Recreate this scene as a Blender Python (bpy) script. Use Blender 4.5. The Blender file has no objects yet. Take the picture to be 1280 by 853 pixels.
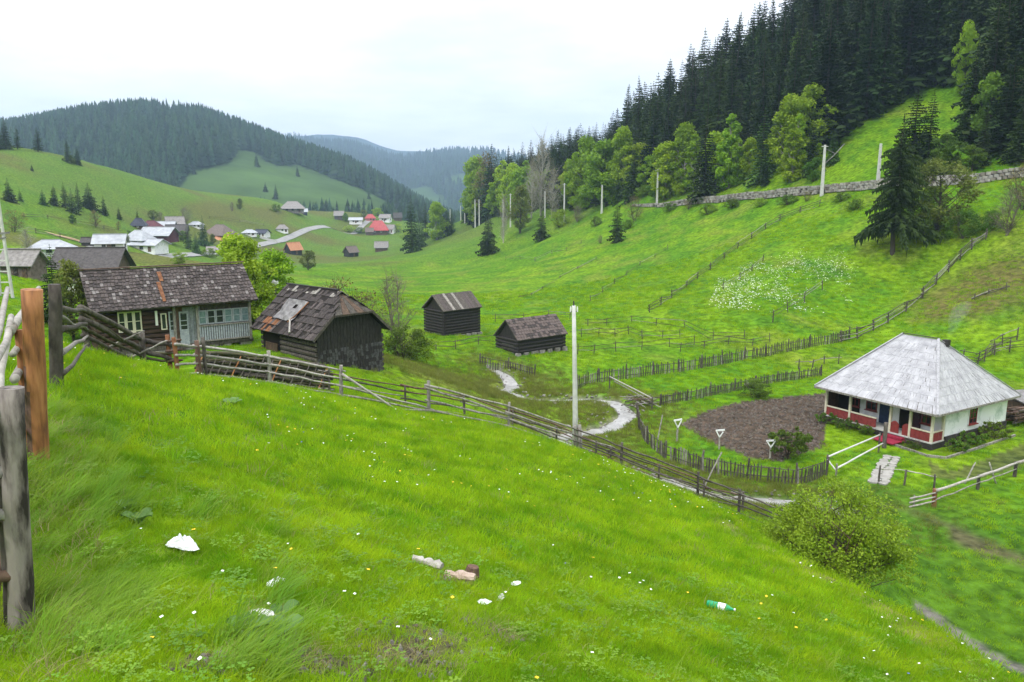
import bpy, math, random
import numpy as np
from mathutils import Vector, Matrix
random.seed(7)
rng = np.random.default_rng(11)
SC = bpy.context.scene
COL = SC.collection
PI = math.pi
# ------------------------------------------------------------------ camera
FPX, CX, CY = 1000.0, 640.0, 426.5
PITCH = math.radians(10.3)
cp, sp = math.cos(PITCH), math.sin(PITCH)
cam_d = bpy.data.cameras.new("camera"); cam = bpy.data.objects.new("camera", cam_d); COL.objects.link(cam)
cam_d.sensor_width = 36.0; cam_d.lens = 28.125
cam_d.clip_start = 0.1; cam_d.clip_end = 30000
cam.location = (0, 0, 0)
cam.rotation_euler = (PI/2 - PITCH, 0, 0)
SC.camera = cam
# ------------------------------------------------------------------ world: Nishita sky seen through a closed cloud layer
SUN_EL, SUN_AZ = math.radians(52), math.radians(-150)     # azimuth clockwise from +Y
SKY_K = 1.0
W = bpy.data.worlds.new("World"); SC.world = W; W.use_nodes = True
wn = W.node_tree; wn.nodes.clear(); NN = wn.nodes.new; LK = wn.links.new
out = NN('ShaderNodeOutputWorld'); bg = NN('ShaderNodeBackground'); bg.inputs[1].default_value = 0.12
sky = NN('ShaderNodeTexSky'); sky.sky_type = 'NISHITA'; sky.sun_disc = False
sky.sun_elevation = SUN_EL; sky.sun_rotation = SUN_AZ
tc = NN('ShaderNodeTexCoord'); sep = NN('ShaderNodeSeparateXYZ'); LK(tc.outputs['Generated'], sep.inputs[0])
mx = NN('ShaderNodeMath'); mx.operation = 'MAXIMUM'; LK(sep.outputs[2], mx.inputs[0]); mx.inputs[1].default_value = 0
# flat cloud layer coordinates: direction / (z + .12)
ad = NN('ShaderNodeMath'); ad.operation = 'ADD'; LK(mx.outputs[0], ad.inputs[0]); ad.inputs[1].default_value = 0.14
dv = NN('ShaderNodeVectorMath'); dv.operation = 'DIVIDE'; LK(tc.outputs['Generated'], dv.inputs[0])
cb = NN('ShaderNodeCombineXYZ')
for i in range(3): LK(ad.outputs[0], cb.inputs[i])
LK(cb.outputs[0], dv.inputs[1])
nz = NN('ShaderNodeTexNoise'); nz.inputs['Scale'].default_value = 0.9; nz.inputs['Detail'].default_value = 5; nz.inputs['Roughness'].default_value = .55
LK(dv.outputs[0], nz.inputs['Vector'])
cr = NN('ShaderNodeValToRGB')
cr.color_ramp.elements[0].position = .36; cr.color_ramp.elements[0].color = (.74, .765, .83, 1)
cr.color_ramp.elements[1].position = .62; cr.color_ramp.elements[1].color = (1.0, .99, 1.0, 1)
LK(nz.outputs[0], cr.inputs[0])
# overcast luminance grows towards the zenith
g1 = NN('ShaderNodeMath'); g1.operation = 'MULTIPLY_ADD'; LK(mx.outputs[0], g1.inputs[0]); g1.inputs[1].default_value = 1.6; g1.inputs[2].default_value = 0.79
g2 = NN('ShaderNodeMath'); g2.operation = 'MULTIPLY'; LK(g1.outputs[0], g2.inputs[0]); g2.inputs[1].default_value = SKY_K/0.12
cm = NN('ShaderNodeVectorMath'); cm.operation = 'SCALE'; LK(cr.outputs[0], cm.inputs[0]); LK(g2.outputs[0], cm.inputs['Scale'])
mixs = NN('ShaderNodeMixRGB'); mixs.inputs[0].default_value = 0.95; LK(sky.outputs[0], mixs.inputs[1]); LK(cm.outputs[0], mixs.inputs[2])
LK(mixs.outputs[0], bg.inputs[0]); LK(bg.outputs[0], out.inputs[0])
# ------------------------------------------------------------------ sun (soft, behind cloud)
sd = bpy.data.lights.new("sun", 'SUN'); sd.energy = 1.5; sd.angle = math.radians(10); sd.color = (1, .965, .9)
so = bpy.data.objects.new("sun", sd); COL.objects.link(so)
sdir = Vector((math.sin(SUN_AZ)*math.cos(SUN_EL), math.cos(SUN_AZ)*math.cos(SUN_EL), math.sin(SUN_EL)))
so.rotation_euler = sdir.to_track_quat('Z', 'Y').to_euler()
SC.view_settings.view_transform = 'Standard'; SC.view_settings.look = 'None'
SC.view_settings.exposure = 0.50; SC.view_settings.gamma = 1
SC.render.engine = 'CYCLES'
SC.cycles.max_bounces = 5; SC.cycles.diffuse_bounces = 3; SC.cycles.transparent_max_bounces = 8; SC.cycles.volume_bounces = 1
# ------------------------------------------------------------------ pixel -> place helpers
def P(px, py, D):
    u = (px-CX)/FPX; v = -(py-CY)/FPX
    t = D/(cp + v*sp)
    return Vector((t*u, D, t*(-sp + v*cp)))
def Dz(px, py, z):
    v = -(py-CY)/FPX
    return z/(-sp+v*cp)*(cp+v*sp)
def proj(p):
    x, y, z = p
    d = y*cp - z*sp; h = y*sp + z*cp
    return (CX+FPX*x/d, CY-FPX*h/d, d)

# ------------------------------------------------------------------ value noise
_lat = rng.random((256, 256))
def vnoise(x, y, s):
    x = np.asarray(x, float)/s + 37.3; y = np.asarray(y, float)/s + 91.7
    xi = np.floor(x).astype(int); yi = np.floor(y).astype(int); fx = x-xi; fy = y-yi
    fx = fx*fx*(3-2*fx); fy = fy*fy*(3-2*fy)
    a = _lat[xi % 256, yi % 256]; b = _lat[(xi+1) % 256, yi % 256]; c = _lat[xi % 256, (yi+1) % 256]; d = _lat[(xi+1) % 256, (yi+1) % 256]
    return (a*(1-fx)+b*fx)*(1-fy)+(c*(1-fx)+d*fx)*fy
def fbm(x, y, s, n=3):
    r = 0; a = 1; t = 0
    for i in range(n):
        r = r + a*vnoise(x+17*i, y-31*i, s/2**i); t += a; a *= .5
    return r/t - .5
def segdist(x, y, pts):
    """distance to polyline + parameter of nearest segment"""
    best = np.full(np.shape(x), 1e9); prm = np.zeros(np.shape(x))
    for i in range(len(pts)-1):
        ax, ay = pts[i][:2]; bx, by = pts[i+1][:2]
        dx, dy = bx-ax, by-ay; L = dx*dx+dy*dy+1e-9
        t = np.clip(((x-ax)*dx+(y-ay)*dy)/L, 0, 1)
        d = np.hypot(x-ax-t*dx, y-ay-t*dy)
        m = d < best; best = np.where(m, d, best); prm = np.where(m, i+t, prm)
    return best, prm
def inpoly(x, y, pts):
    x = np.asarray(x, float); y = np.asarray(y, float); c = np.zeros(x.shape, bool); n = len(pts)
    for i in range(n):
        x1, y1 = pts[i][:2]; x2, y2 = pts[(i+1) % n][:2]
        if y1 == y2: continue
        m = ((y1 > y) != (y2 > y)) & (x < (x2-x1)*(y-y1)/(y2-y1)+x1); c ^= m
    return c
def smooth(a, b, x):
    t = np.clip((np.asarray(x, float)-a)/(b-a), 0, 1); return t*t*(3-2*t)

# ------------------------------------------------------------------ terrain
def base_h(x, y):
    pl = -1.6-.283*x-.274*y
    fl = -14.0-13*(1-np.exp(-np.maximum(0, y-70)/230.))
    k = 1.1
    pl = np.clip(pl, -60, 12)
    m = np.maximum(pl, fl)
    return m + k*np.log(np.exp((pl-m)/k)+np.exp((fl-m)/k))
AN = []
def A(px, py, D): AN.append(tuple(P(px, py, D)))
def F(px, py, z): D = Dz(px, py, z); AN.append(tuple(P(px, py, D)))
def Bz(px, D, z): AN.append(((px-CX)/FPX*D, D, z))
for a in [(215,478,25),(250,472,25.5),(338,484,28),(426,501,29.5),(536,519,31),(636,537,32),(719,565,32.3),(776,588,32.3),(872,625,32),(922,645,31),
          (20,795,4.1),(45,577,6.5),(70,487,10.5),(114,443,22),
          (1030,690,21),(1100,735,18.5),
          (500,450,51),(560,480,47),(485,468,43),(395,452,41),(320,433,44),(110,455,39),(80,400,45),(10,375,50),
          (540,350,163),(450,340,192),(400,330,230),(480,310,400),(350,340,170),(430,380,100),(500,400,84),
          (20,340,130),(120,345,110),(160,330,200),(230,318,250),(350,300,380),(430,290,500),(140,310,180),(200,300,270),
          (40,186,340),(0,184,320),(-60,178,320),(120,205,370),(250,240,430),(350,252,460),(440,268,520),(500,276,560),(180,222,400),(300,247,445),
          (100,260,250),(20,280,190),(200,272,320),(0,250,220),(300,275,380),(400,280,470),(60,220,290),
          (560,340,190),(590,290,300),(640,320,215),(620,350,150),(560,390,100),
          (700,400,85),(700,360,118),(700,300,190),(850,400,79),(850,350,105),(850,300,138),(770,303,160),(677,300,205),(610,318,225),
          (1000,400,76),(1000,350,90),(1000,300,105),(1150,380,80),(1115,316,93),(1180,350,86),(1230,300,88),(1200,400,72),(1270,350,77),(1270,270,90),(1090,412,77),
          (600,288,350),(640,279,290),(705,270,240),(752,266,215),(821,259,180),(900,251,155),(960,247,140),(1027,243,125),(1090,237,116),(1150,233,110),(1280,222,100),(1420,208,95),
          (1200,95,150),(1040,165,150),(1120,135,150),(1280,60,150),(1120,180,130),(1250,150,125)]: A(*a)
for f in [(960,622,-14.1),(900,622,-14.1),(800,592,-14),(690,547,-13.6),(785,515,-13.9),(690,505,-13.7),(630,485,-13.6),(850,530,-14.1),(1020,495,-14.0),
          (700,475,-13.8),(850,467,-13.8),(1000,437,-13.4),(568,419,-12.4),(640,441,-12.8),(709,431,-13.0),(1200,772,-14.3),(1280,812,-14.3),(1150,640,-14.2),
          (1280,600,-14.2),(1180,572,-14.3),(1250,555,-14.2),(1030,540,-14.2),(950,560,-14.1),(1270,450,-13.2),(1280,700,-14.3),(1180,700,-14.2),(1280,500,-13.9),(800,430,-13.4),(930,480,-14),(1450,600,-14),(1400,850,-14.3)]: F(*f)
for b in [(600,400,-7),(640,345,-3),(705,285,2),(752,258,6),(821,228,11),(900,208,18),(960,203,25),(1027,195,31),(1100,190,38),(1200,210,55),(1300,210,60),(1450,180,55),
          (821,300,9),(900,300,16),(1027,300,50),(1200,350,85),(1450,350,95),(705,400,-3),(600,500,-18),(560,420,-20),(540,600,-27),
          (0,520,-18),(120,560,-20),(250,600,-24),(350,620,-26),(440,660,-27),(500,680,-27),(-100,500,-15),
          (-400,30,-1.5),(-400,60,-1),(-400,120,0),(-400,300,25),(-400,500,10),(700,700,-20),(1000,700,0),(1400,700,20),
          (0,900,-27),(300,900,-27),(600,900,-27),(900,1000,-20),(1300,1000,-10),(-400,900,-20),(1700,30,-14),(1700,60,-12),(1700,100,5)]: Bz(*b)
for x in (-9, -3, 2):
    for y in (0.5, 3, 7, 12, 18): AN.append((x*.35*(1+y/6), y, float(-1.6-.283*x*.35*(1+y/6)-.274*y)))
for p in [(960,690),(1100,762),(1240,850)]:
    D = {960:16.3, 1100:11.9, 1240:8.1}[p[0]]; A(p[0], p[1], D)
AN = np.array(AN)
def warp(x, y):
    r = np.hypot(x, y); th = np.arctan2(x, y); return th, np.log(r+6.0), r
def kern(d2): return np.where(d2 > 1e-12, .5*d2*np.log(d2+1e-12), 0.)
_t, _l, _r = warp(AN[:, 0], AN[:, 1])
_q = (AN[:, 2]-base_h(AN[:, 0], AN[:, 1]))/(_r+6)
n = len(AN)
K = kern((_t[:, None]-_t)**2+(_l[:, None]-_l)**2) + np.eye(n)*4e-4
Pm = np.stack([np.ones(n), _t, _l], 1)
M = np.block([[K, Pm], [Pm.T, np.zeros((3, 3))]])
_w = np.linalg.solve(M, np.concatenate([_q, [0, 0, 0]]))
def tps(x, y):
    x = np.asarray(x, float); y = np.asarray(y, float); sh = x.shape
    x = x.ravel(); y = y.ravel(); out_ = np.empty(x.size)
    for i in range(0, x.size, 40000):
        X = x[i:i+40000]; Y = y[i:i+40000]; t, l, r = warp(X, Y)
        t = np.clip(t, -.95, .95)
        q = kern((t[:, None]-_t)**2+(l[:, None]-_l)**2) @ _w[:n] + _w[n]+_w[n+1]*t+_w[n+2]*l
        far = smooth(650, 1100, r)
        z = base_h(np.sin(t)*r, np.cos(t)*r)*1.0 + q*(r+6)
        out_[i:i+40000] = z*(1-far) + (-30)*far
    return out_.reshape(sh)
# stream, paths, road in plan
def plan(pts, z=-14.0): return [tuple(P(a, b, Dz(a, b, z)))[:2] for a, b in pts]
STREAM = plan([(618,474),(634,479),(640,488),(622,497),(655,503),(690,501),(735,497),(770,503),(787,517),(765,530),(720,540),(685,553),(740,575),(800,592),(850,606),(905,619),(960,622),(1010,624),(1060,634)])
LANE = plan([(1158,752),(1180,762),(1200,772),(1230,786),(1262,803),(1300,822),(1350,850)])
def grow(l, w0): return l
TH = np.concatenate([np.radians(np.linspace(-180, -42, 40, endpoint=False)), np.radians(np.linspace(-42, 42, 560, endpoint=False)), np.radians(np.linspace(42, 180, 40))])
NR = 560
RR = np.concatenate([[0.0], np.exp(np.linspace(math.log(.6), math.log(900), NR-22)), np.exp(np.linspace(math.log(980), math.log(4300), 21))])
TG, RG = np.meshgrid(TH, RR)
XG = np.sin(TG)*RG; YG = np.cos(TG)*RG
# coarse solve then refine: TPS on a thinner grid, then linear interpolation in grid space
ti = np.concatenate([np.arange(0, len(TH)-1, 4), [len(TH)-1]]); ri = np.concatenate([np.arange(0, len(RR)-1, 3), [len(RR)-1]])
Zc = tps(XG[np.ix_(ri, ti)], YG[np.ix_(ri, ti)])
Zt = np.stack([np.interp(np.arange(len(TH)), ti, row) for row in Zc])
ZG = np.stack([np.interp(np.arange(len(RR)), ri, Zt[:, j]) for j in range(len(TH))], 1)
amp = .10*smooth(3, 25, RG)+.35*smooth(60, 200, RG)
ZG = ZG + fbm(XG, YG, 4.5, 3)*np.minimum(amp, .25)*1.6 + fbm(XG, YG, 22, 2)*amp*1.6 + fbm(XG, YG, .7, 2)*.05*smooth(1, 4, RG)*(1-smooth(60, 140, RG))
_sd, _sp = segdist(XG, YG, STREAM); _ld, _ = segdist(XG, YG, LANE)
SW = .42+.35*(vnoise(XG, YG, 3))
ZG = ZG - .35*(1-smooth(SW*.6, SW*1.7, _sd))
# the meadow breaks off in a small bank at its lower right edge
BANK = [tuple(P(a, b, c))[:2] for a, b, c in [(800,612,27),(900,655,20.5),(960,690,16.3),(1030,724,13.8),(1100,762,11.9),(1170,802,9.9),(1240,850,8.1),(1330,905,6.6)]]
_bd, _bp = segdist(XG, YG, BANK); _bp = _bp/(len(BANK)-1)
_bi = np.clip((_bp*(len(BANK)-1)).astype(int), 0, len(BANK)-2); _ba = np.array(BANK)
_sx = _ba[_bi+1, 0]-_ba[_bi, 0]; _sy = _ba[_bi+1, 1]-_ba[_bi, 1]
SBK = _bd*np.where(_sx*(YG-_ba[_bi, 1])-_sy*(XG-_ba[_bi, 0]) > 0, 1, -1)
_far = np.array([P(1150, 700, 22)[:2]])
if SBK.ravel()[np.argmin((XG-_far[0, 0])**2+(YG-_far[0, 1])**2)] < 0: SBK = -SBK
_ends = smooth(0, .12, _bp)*(1-smooth(.93, 1, _bp)*0)
ZG = ZG - np.where(SBK > 0, 1.9*smooth(0, 2.2, SBK)*(1-smooth(4, 15, SBK)), 0)*_ends + .10*np.exp(-(SBK/.35)**2)*_ends*(YG > 0)*(np.abs(SBK) < 3)
def grididx(x, y):
    r = np.hypot(x, y); t = np.arctan2(x, y)
    return np.interp(t, TH, np.arange(len(TH))), np.interp(r, RR, np.arange(len(RR)))
def H(x, y):
    a, b = grididx(np.asarray(x, float), np.asarray(y, float))
    ia = np.clip(a.astype(int), 0, len(TH)-2); ib = np.clip(b.astype(int), 0, len(RR)-2); fa = a-ia; fb = b-ib
    r = (ZG[ib, ia]*(1-fa)+ZG[ib, ia+1]*fa)*(1-fb)+(ZG[ib+1, ia]*(1-fa)+ZG[ib+1, ia+1]*fa)*fb
    return r
_DS = np.exp(np.linspace(math.log(1.5), math.log(900), 1500))
def G(px, py, Dmin=0):
    """first point of the ground seen through a pixel (beyond Dmin)"""
    u = (px-CX)/FPX; v = -(py-CY)/FPX
    t = _DS/(cp+v*sp); x = t*u; z = t*(-sp+v*cp)
    d = z-H(x, _DS); m = np.where((d < 0) & (_DS > Dmin))[0]
    if len(m) == 0:
        i = int(np.argmin(np.where(_DS > Dmin, d, 1e9))); return Vector((x[i], _DS[i], float(H(x[i], _DS[i]))))
    i = m[0]
    if i == 0: D = _DS[0]
    else:
        a, b = d[i-1], d[i]; f = a/(a-b) if a > 0 and a-b > 1e-9 else 0; D = _DS[i-1]+(_DS[i]-_DS[i-1])*f
    x = D/(cp+v*sp)*u
    return Vector((x, D, float(H(x, D))))
def GD(px, D):
    x = (px-CX)/FPX*D; z = float(H(x, D))
    for _ in range(3):
        x = (px-CX)/FPX*(D*cp-z*sp); z = float(H(x, D))
    return Vector((x, D, z))
def HV(x, y, dz=0): return Vector((x, y, float(H(x, y))+dz))
# ------------------------------------------------------------------ materials
MATS = {}
def mat(name, c1, c2=None, rough=.8, scale=6, stretch=(1,1,1), bump=.3, bdist=.02, c3=None, rnd=.0, spec=.3, detail=6, metal=0, coord='Object', contrast=(.3,.7), vcol=None, transl=0, wave=None, bscale=None):
    m = bpy.data.materials.new(name); m.use_nodes = True; nt = m.node_tree; N = nt.nodes; L = nt.links.new
    b = N['Principled BSDF']; b.inputs['Roughness'].default_value = rough; b.inputs['Specular IOR Level'].default_value = spec; b.inputs['Metallic'].default_value = metal
    t = N.new('ShaderNodeTexCoord'); mp = N.new('ShaderNodeMapping'); mp.inputs['Scale'].default_value = stretch
    oi = N.new('ShaderNodeObjectInfo')
    if coord == 'World':
        ge = N.new('ShaderNodeNewGeometry'); L(ge.outputs['Position'], mp.inputs[0])
    else:
        L(t.outputs[coord], mp.inputs[0])
        sc = N.new('ShaderNodeVectorMath'); sc.operation = 'SCALE'; cc = N.new('ShaderNodeCombineXYZ')
        for i in range(3): L(oi.outputs['Random'], cc.inputs[i])
        L(cc.outputs[0], sc.inputs[0]); sc.inputs['Scale'].default_value = 31.0; L(sc.outputs[0], mp.inputs['Location'])
    nz = N.new('ShaderNodeTexNoise'); nz.inputs['Scale'].default_value = scale; nz.inputs['Detail'].default_value = detail; nz.inputs['Roughness'].default_value = .6
    L(mp.outputs[0], nz.inputs['Vector'])
    r = N.new('ShaderNodeValToRGB'); e = r.color_ramp.elements
    e[0].position, e[1].position = contrast; e[0].color = (*c1, 1); e[1].color = (*(c2 or c1), 1)
    if c3: x = e.new((contrast[0]+contrast[1])/2); x.color = (*c3, 1)
    L(nz.outputs[0], r.inputs[0]); last = r.outputs[0]
    if vcol:
        at = N.new('ShaderNodeAttribute'); at.attribute_name = vcol
        mm = N.new('ShaderNodeMixRGB'); mm.blend_type = 'MULTIPLY'; mm.inputs[0].default_value = 1; L(at.outputs['Color'], mm.inputs[1]); L(last, mm.inputs[2]); last = mm.outputs[0]
    if rnd:
        hs = N.new('ShaderNodeHueSaturation'); ml = N.new('ShaderNodeMapRange'); ml.inputs['To Min'].default_value = 1-rnd; ml.inputs['To Max'].default_value = 1+rnd
        L(oi.outputs['Random'], ml.inputs[0]); L(ml.outputs[0], hs.inputs['Value'])
        ml2 = N.new('ShaderNodeMath'); ml2.operation = 'MULTIPLY_ADD'; fr = N.new('ShaderNodeMath'); fr.operation = 'FRACT'; m7 = N.new('ShaderNodeMath'); m7.operation = 'MULTIPLY'; m7.inputs[1].default_value = 7.31
        L(oi.outputs['Random'], m7.inputs[0]); L(m7.outputs[0], fr.inputs[0]); L(fr.outputs[0], ml2.inputs[0]); ml2.inputs[1].default_value = rnd*.12; ml2.inputs[2].default_value = .5-rnd*.06
        L(ml2.outputs[0], hs.inputs['Hue']); L(last, hs.inputs['Color']); last = hs.outputs[0]
    L(last, b.inputs['Base Color'])
    if bump:
        nb = N.new('ShaderNodeTexNoise'); nb.inputs['Scale'].default_value = bscale or scale*2.2; nb.inputs['Detail'].default_value = 5; L(mp.outputs[0], nb.inputs['Vector'])
        bp = N.new('ShaderNodeBump'); bp.inputs['Strength'].default_value = bump; bp.inputs['Distance'].default_value = bdist
        L(nb.outputs[0], bp.inputs['Height']); L(bp.outputs[0], b.inputs['Normal'])
    if transl:
        tr = N.new('ShaderNodeBsdfTranslucent'); L(last, tr.inputs[0]); ms = N.new('ShaderNodeMixShader'); ms.inputs[0].default_value = transl
        o = N['Material Output']; L(b.outputs[0], ms.inputs[1]); L(tr.outputs[0], ms.inputs[2]); L(ms.outputs[0], o.inputs[0])
    MATS[name] = m; return m
# ------------------------------------------------------------------ mesh builder
class MB:
    def __init__(s): s.v = []; s.f = []; s.m = []; s.mi = 0
    def add(s, vs, fs):
        o = len(s.v); s.v += [tuple(v) for v in vs]; s.f += [tuple(i+o for i in f) for f in fs]; s.m += [s.mi]*len(fs); return s
    def box(s, c, d, rz=0, tilt=None, jit=0):
        x, y, z = d[0]/2, d[1]/2, d[2]/2
        vs = [Vector((a, b, e)) for e in (-z, z) for b in (-y, y) for a in (-x, x)]
        if jit: vs = [v+Vector((random.uniform(-jit, jit), random.uniform(-jit, jit), random.uniform(-jit, jit))) for v in vs]
        R = Matrix.Rotation(rz, 3, 'Z')
        if tilt: R = R @ Matrix.Rotation(tilt[0], 3, 'X') @ Matrix.Rotation(tilt[1], 3, 'Y')
        c = Vector(c)
        return s.add([R@v+c for v in vs], [(0,2,3,1),(4,5,7,6),(0,1,5,4),(2,6,7,3),(0,4,6,2),(1,3,7,5)])
    def span(s, p0, p1, w, h, up=None):
        """board from p0 to p1, w wide (sideways), h thick (up)"""
        p0 = Vector(p0); p1 = Vector(p1); d = (p1-p0).normalized(); u = Vector(up) if up else Vector((0,0,1))
        if abs(d.dot(u)) > .98: u = Vector((0,1,0))
        a = d.cross(u).normalized(); b = a.cross(d).normalized()
        vs = [p+a*(i*w/2)+b*(j*h/2) for p in (p0, p1) for j in (-1, 1) for i in (-1, 1)]
        return s.add(vs, [(0,1,3,2),(4,6,7,5),(0,4,5,1),(2,3,7,6),(0,2,6,4),(1,5,7,3)])
    def tube(s, pts, rad, n=7, jit=0, cap=True):
        pts = [Vector(p) for p in pts]; m = len(pts)
        if not hasattr(rad, '__len__'): rad = [rad]*m
        elif len(rad) != m: rad = list(np.interp(np.linspace(0, 1, m), np.linspace(0, 1, len(rad)), rad))
        o = len(s.v); a = None
        for i, p in enumerate(pts):
            d = (pts[min(i+1, m-1)]-pts[max(i-1, 0)]).normalized()
            if a is None: a = d.orthogonal().normalized()
            else: a = (a-d*a.dot(d)); a = a.normalized() if a.length > 1e-6 else d.orthogonal().normalized()
            b = d.cross(a)
            for k in range(n):
                w = 2*PI*k/n; rr = rad[i]*(1+(random.uniform(-jit, jit) if jit else 0))
                s.v.append(tuple(p+(a*math.cos(w)+b*math.sin(w))*rr))
        fs = [(o+i*n+k, o+i*n+(k+1) % n, o+(i+1)*n+(k+1) % n, o+(i+1)*n+k) for i in range(m-1) for k in range(n)]
        if cap: fs += [tuple(o+k for k in reversed(range(n))), tuple(o+(m-1)*n+k for k in range(n))]
        s.f += fs; s.m += [s.mi]*len(fs); return s
    def quad(s, a, b, c, d): return s.add([a, b, c, d], [(0,1,2,3)])
    def slab(s, a, b, c, d, th):
        """quad a b c d with thickness th below"""
        a, b, c, d = map(Vector, (a, b, c, d)); nn = (b-a).cross(d-a).normalized()*th
        return s.add([a, b, c, d, a-nn, b-nn, c-nn, d-nn], [(0,1,2,3),(7,6,5,4),(0,4,5,1),(1,5,6,2),(2,6,7,3),(3,7,4,0)])
    def mesh(s, name, mats, smooth_=False):
        me = bpy.data.meshes.new(name); me.from_pydata(s.v, [], s.f)
        for m in (mats if isinstance(mats, (list, tuple)) else [mats]): me.materials.append(m)
        if any(s.m): me.polygons.foreach_set('material_index', s.m)
        if smooth_: me.polygons.foreach_set('use_smooth', [True]*len(s.f))
        me.update(); return me
    def build(s, name, mats, parent=None, smooth_=False, loc=None, kind=None):
        o = bpy.data.objects.new(name, s.mesh(name, mats, smooth_)); COL.objects.link(o)
        if parent: o.parent = parent
        if loc is not None: o.location = loc
        if kind: o['kind'] = kind
        return o
def tag(o, label=None, cat=None, group=None, kind=None):
    if label: o['label'] = label
    if cat: o['category'] = cat
    if group: o['group'] = group
    if kind: o['kind'] = kind
    return o
def thing(name, label, cat, loc=(0,0,0), rz=0, group=None):
    o = bpy.data.objects.new(name, None); COL.objects.link(o); o.location = loc; o.rotation_euler = (0, 0, rz); o.empty_display_size = .3
    return tag(o, label, cat, group)
def inst(name, me, parent=None, loc=(0,0,0), rot=(0,0,0), scl=(1,1,1)):
    o = bpy.data.objects.new(name, me); COL.objects.link(o); o.parent = parent; o.location = loc; o.rotation_euler = rot; o.scale = scl; return o
def arr_mesh(name, V, T, m, attr=None):
    """fast mesh from numpy verts and triangles/quads"""
    me = bpy.data.meshes.new(name); V = np.asarray(V, np.float32); T = np.asarray(T, np.int32); k = T.shape[1]
    me.vertices.add(len(V)); me.vertices.foreach_set('co', V.ravel())
    me.loops.add(T.size); me.loops.foreach_set('vertex_index', T.ravel())
    me.polygons.add(len(T)); me.polygons.foreach_set('loop_start', np.arange(0, T.size, k, dtype=np.int32)); me.polygons.foreach_set('loop_total', np.full(len(T), k, np.int32))
    for q in (m if isinstance(m, (list, tuple)) else [m]): me.materials.append(q)
    me.update(calc_edges=True); return me
def scatter(name, pts, rot, scl, idx, protos, kind='stuff', label=None, cat=None):
    """points carrying instances of the proto objects (one object, geometry nodes)"""
    pc = bpy.data.collections.new(name+'_source')
    for i, p in enumerate(protos):
        o = p if isinstance(p, bpy.types.Object) else bpy.data.objects.new('%s_source_%02d' % (name, i), p)
        pc.objects.link(o)
    me = bpy.data.meshes.new(name); me.vertices.add(len(pts)); me.vertices.foreach_set('co', np.asarray(pts, np.float32).ravel())
    a = me.attributes.new('rot', 'FLOAT_VECTOR', 'POINT'); a.data.foreach_set('vector', np.asarray(rot, np.float32).ravel())
    a = me.attributes.new('scl', 'FLOAT_VECTOR', 'POINT'); a.data.foreach_set('vector', np.asarray(scl, np.float32).ravel())
    a = me.attributes.new('idx', 'INT', 'POINT'); a.data.foreach_set('value', np.asarray(idx, np.int32))
    me.update()
    ob = bpy.data.objects.new(name, me); COL.objects.link(ob); tag(ob, label, cat, kind=kind)
    ng = bpy.data.node_groups.new(name, 'GeometryNodeTree'); ng.interface.new_socket('Geometry', in_out='INPUT', socket_type='NodeSocketGeometry'); ng.interface.new_socket('Geometry', in_out='OUTPUT', socket_type='NodeSocketGeometry')
    N = ng.nodes.new; L = ng.links.new
    gi = N('NodeGroupInput'); go = N('NodeGroupOutput'); ip = N('GeometryNodeInstanceOnPoints'); ci = N('GeometryNodeCollectionInfo')
    ci.inputs['Collection'].default_value = pc; ci.inputs['Separate Children'].default_value = True; ci.inputs['Reset Children'].default_value = True
    ip.inputs['Pick Instance'].default_value = True
    def na(nm, ty):
        q = N('GeometryNodeInputNamedAttribute'); q.data_type = ty; q.inputs['Name'].default_value = nm; return q.outputs['Attribute']
    er = N('FunctionNodeEulerToRotation'); L(na('rot', 'FLOAT_VECTOR'), er.inputs[0]); L(er.outputs[0], ip.inputs['Rotation'])
    L(na('scl', 'FLOAT_VECTOR'), ip.inputs['Scale']); L(na('idx', 'INT'), ip.inputs['Instance Index'])
    L(gi.outputs[0], ip.inputs['Points']); L(ci.outputs[0], ip.inputs['Instance']); L(ip.outputs[0], go.inputs[0])
    md = ob.modifiers.new('scatter', 'NODES'); md.node_group = ng
    return ob
U = random.uniform
# ------------------------------------------------------------------ ground sheet
GRID_N = len(TH)
gx, gy = XG, YG
def lerp(a, b, t): return a[None, None, :]*(1-t[..., None])+b[None, None, :]*t[..., None] if a.ndim == 1 else a*(1-t[..., None])+b*t[..., None]
cA = np.array([.082, .190, .006]); cB = np.array([.145, .250, .009]); cC = np.array([.048, .145, .009]); cDry = np.array([.17, .18, .05]); cMud = np.array([.075, .06, .04])
cFarG = np.array([.080, .140, .022]); cGravel = np.array([.17, .165, .15]); cSoil = np.array([.080, .060, .046]); cBrown = np.array([.10, .09, .03])
def mixc(c, col, t): return c*(1-t[..., None]) + col*t[..., None]
C = np.broadcast_to(cA, XG.shape+(3,)).copy()
n1 = fbm(gx, gy, 9, 4)+.5; n2 = fbm(gx+50, gy, 2.2, 3)+.5; n3 = fbm(gx, gy+80, 30, 3)+.5
C = mixc(C, cB, smooth(.38, .68, n1)*.75)
C = mixc(C, cC, smooth(.47, .68, n2)*.7)
n4 = fbm(gx*.6+gy*.5, gx*.12-gy*.12, 1.6, 3)+.5; C = mixc(C, cC*.9, smooth(.52, .72, n4)*.55*smooth(40, 80, RG))
n5 = fbm(gx-200, gy+90, 5, 4)+.5; C = mixc(C, np.array([.17, .21, .03]), smooth(.56, .75, n5)*.55*smooth(30, 70, RG))
C = mixc(C, cDry, smooth(.62, .78, n3)*.35)
# the far side of the valley is duller and more yellow
C = mixc(C, cFarG, smooth(150, 330, RG)*.75)
leftside = smooth(.05, -.25, gx/np.maximum(gy, 1)) * smooth(90, 200, RG)*(gy > 0)
C = mixc(C, cBrown, leftside*smooth(.45, .75, n3)*.7)
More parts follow.
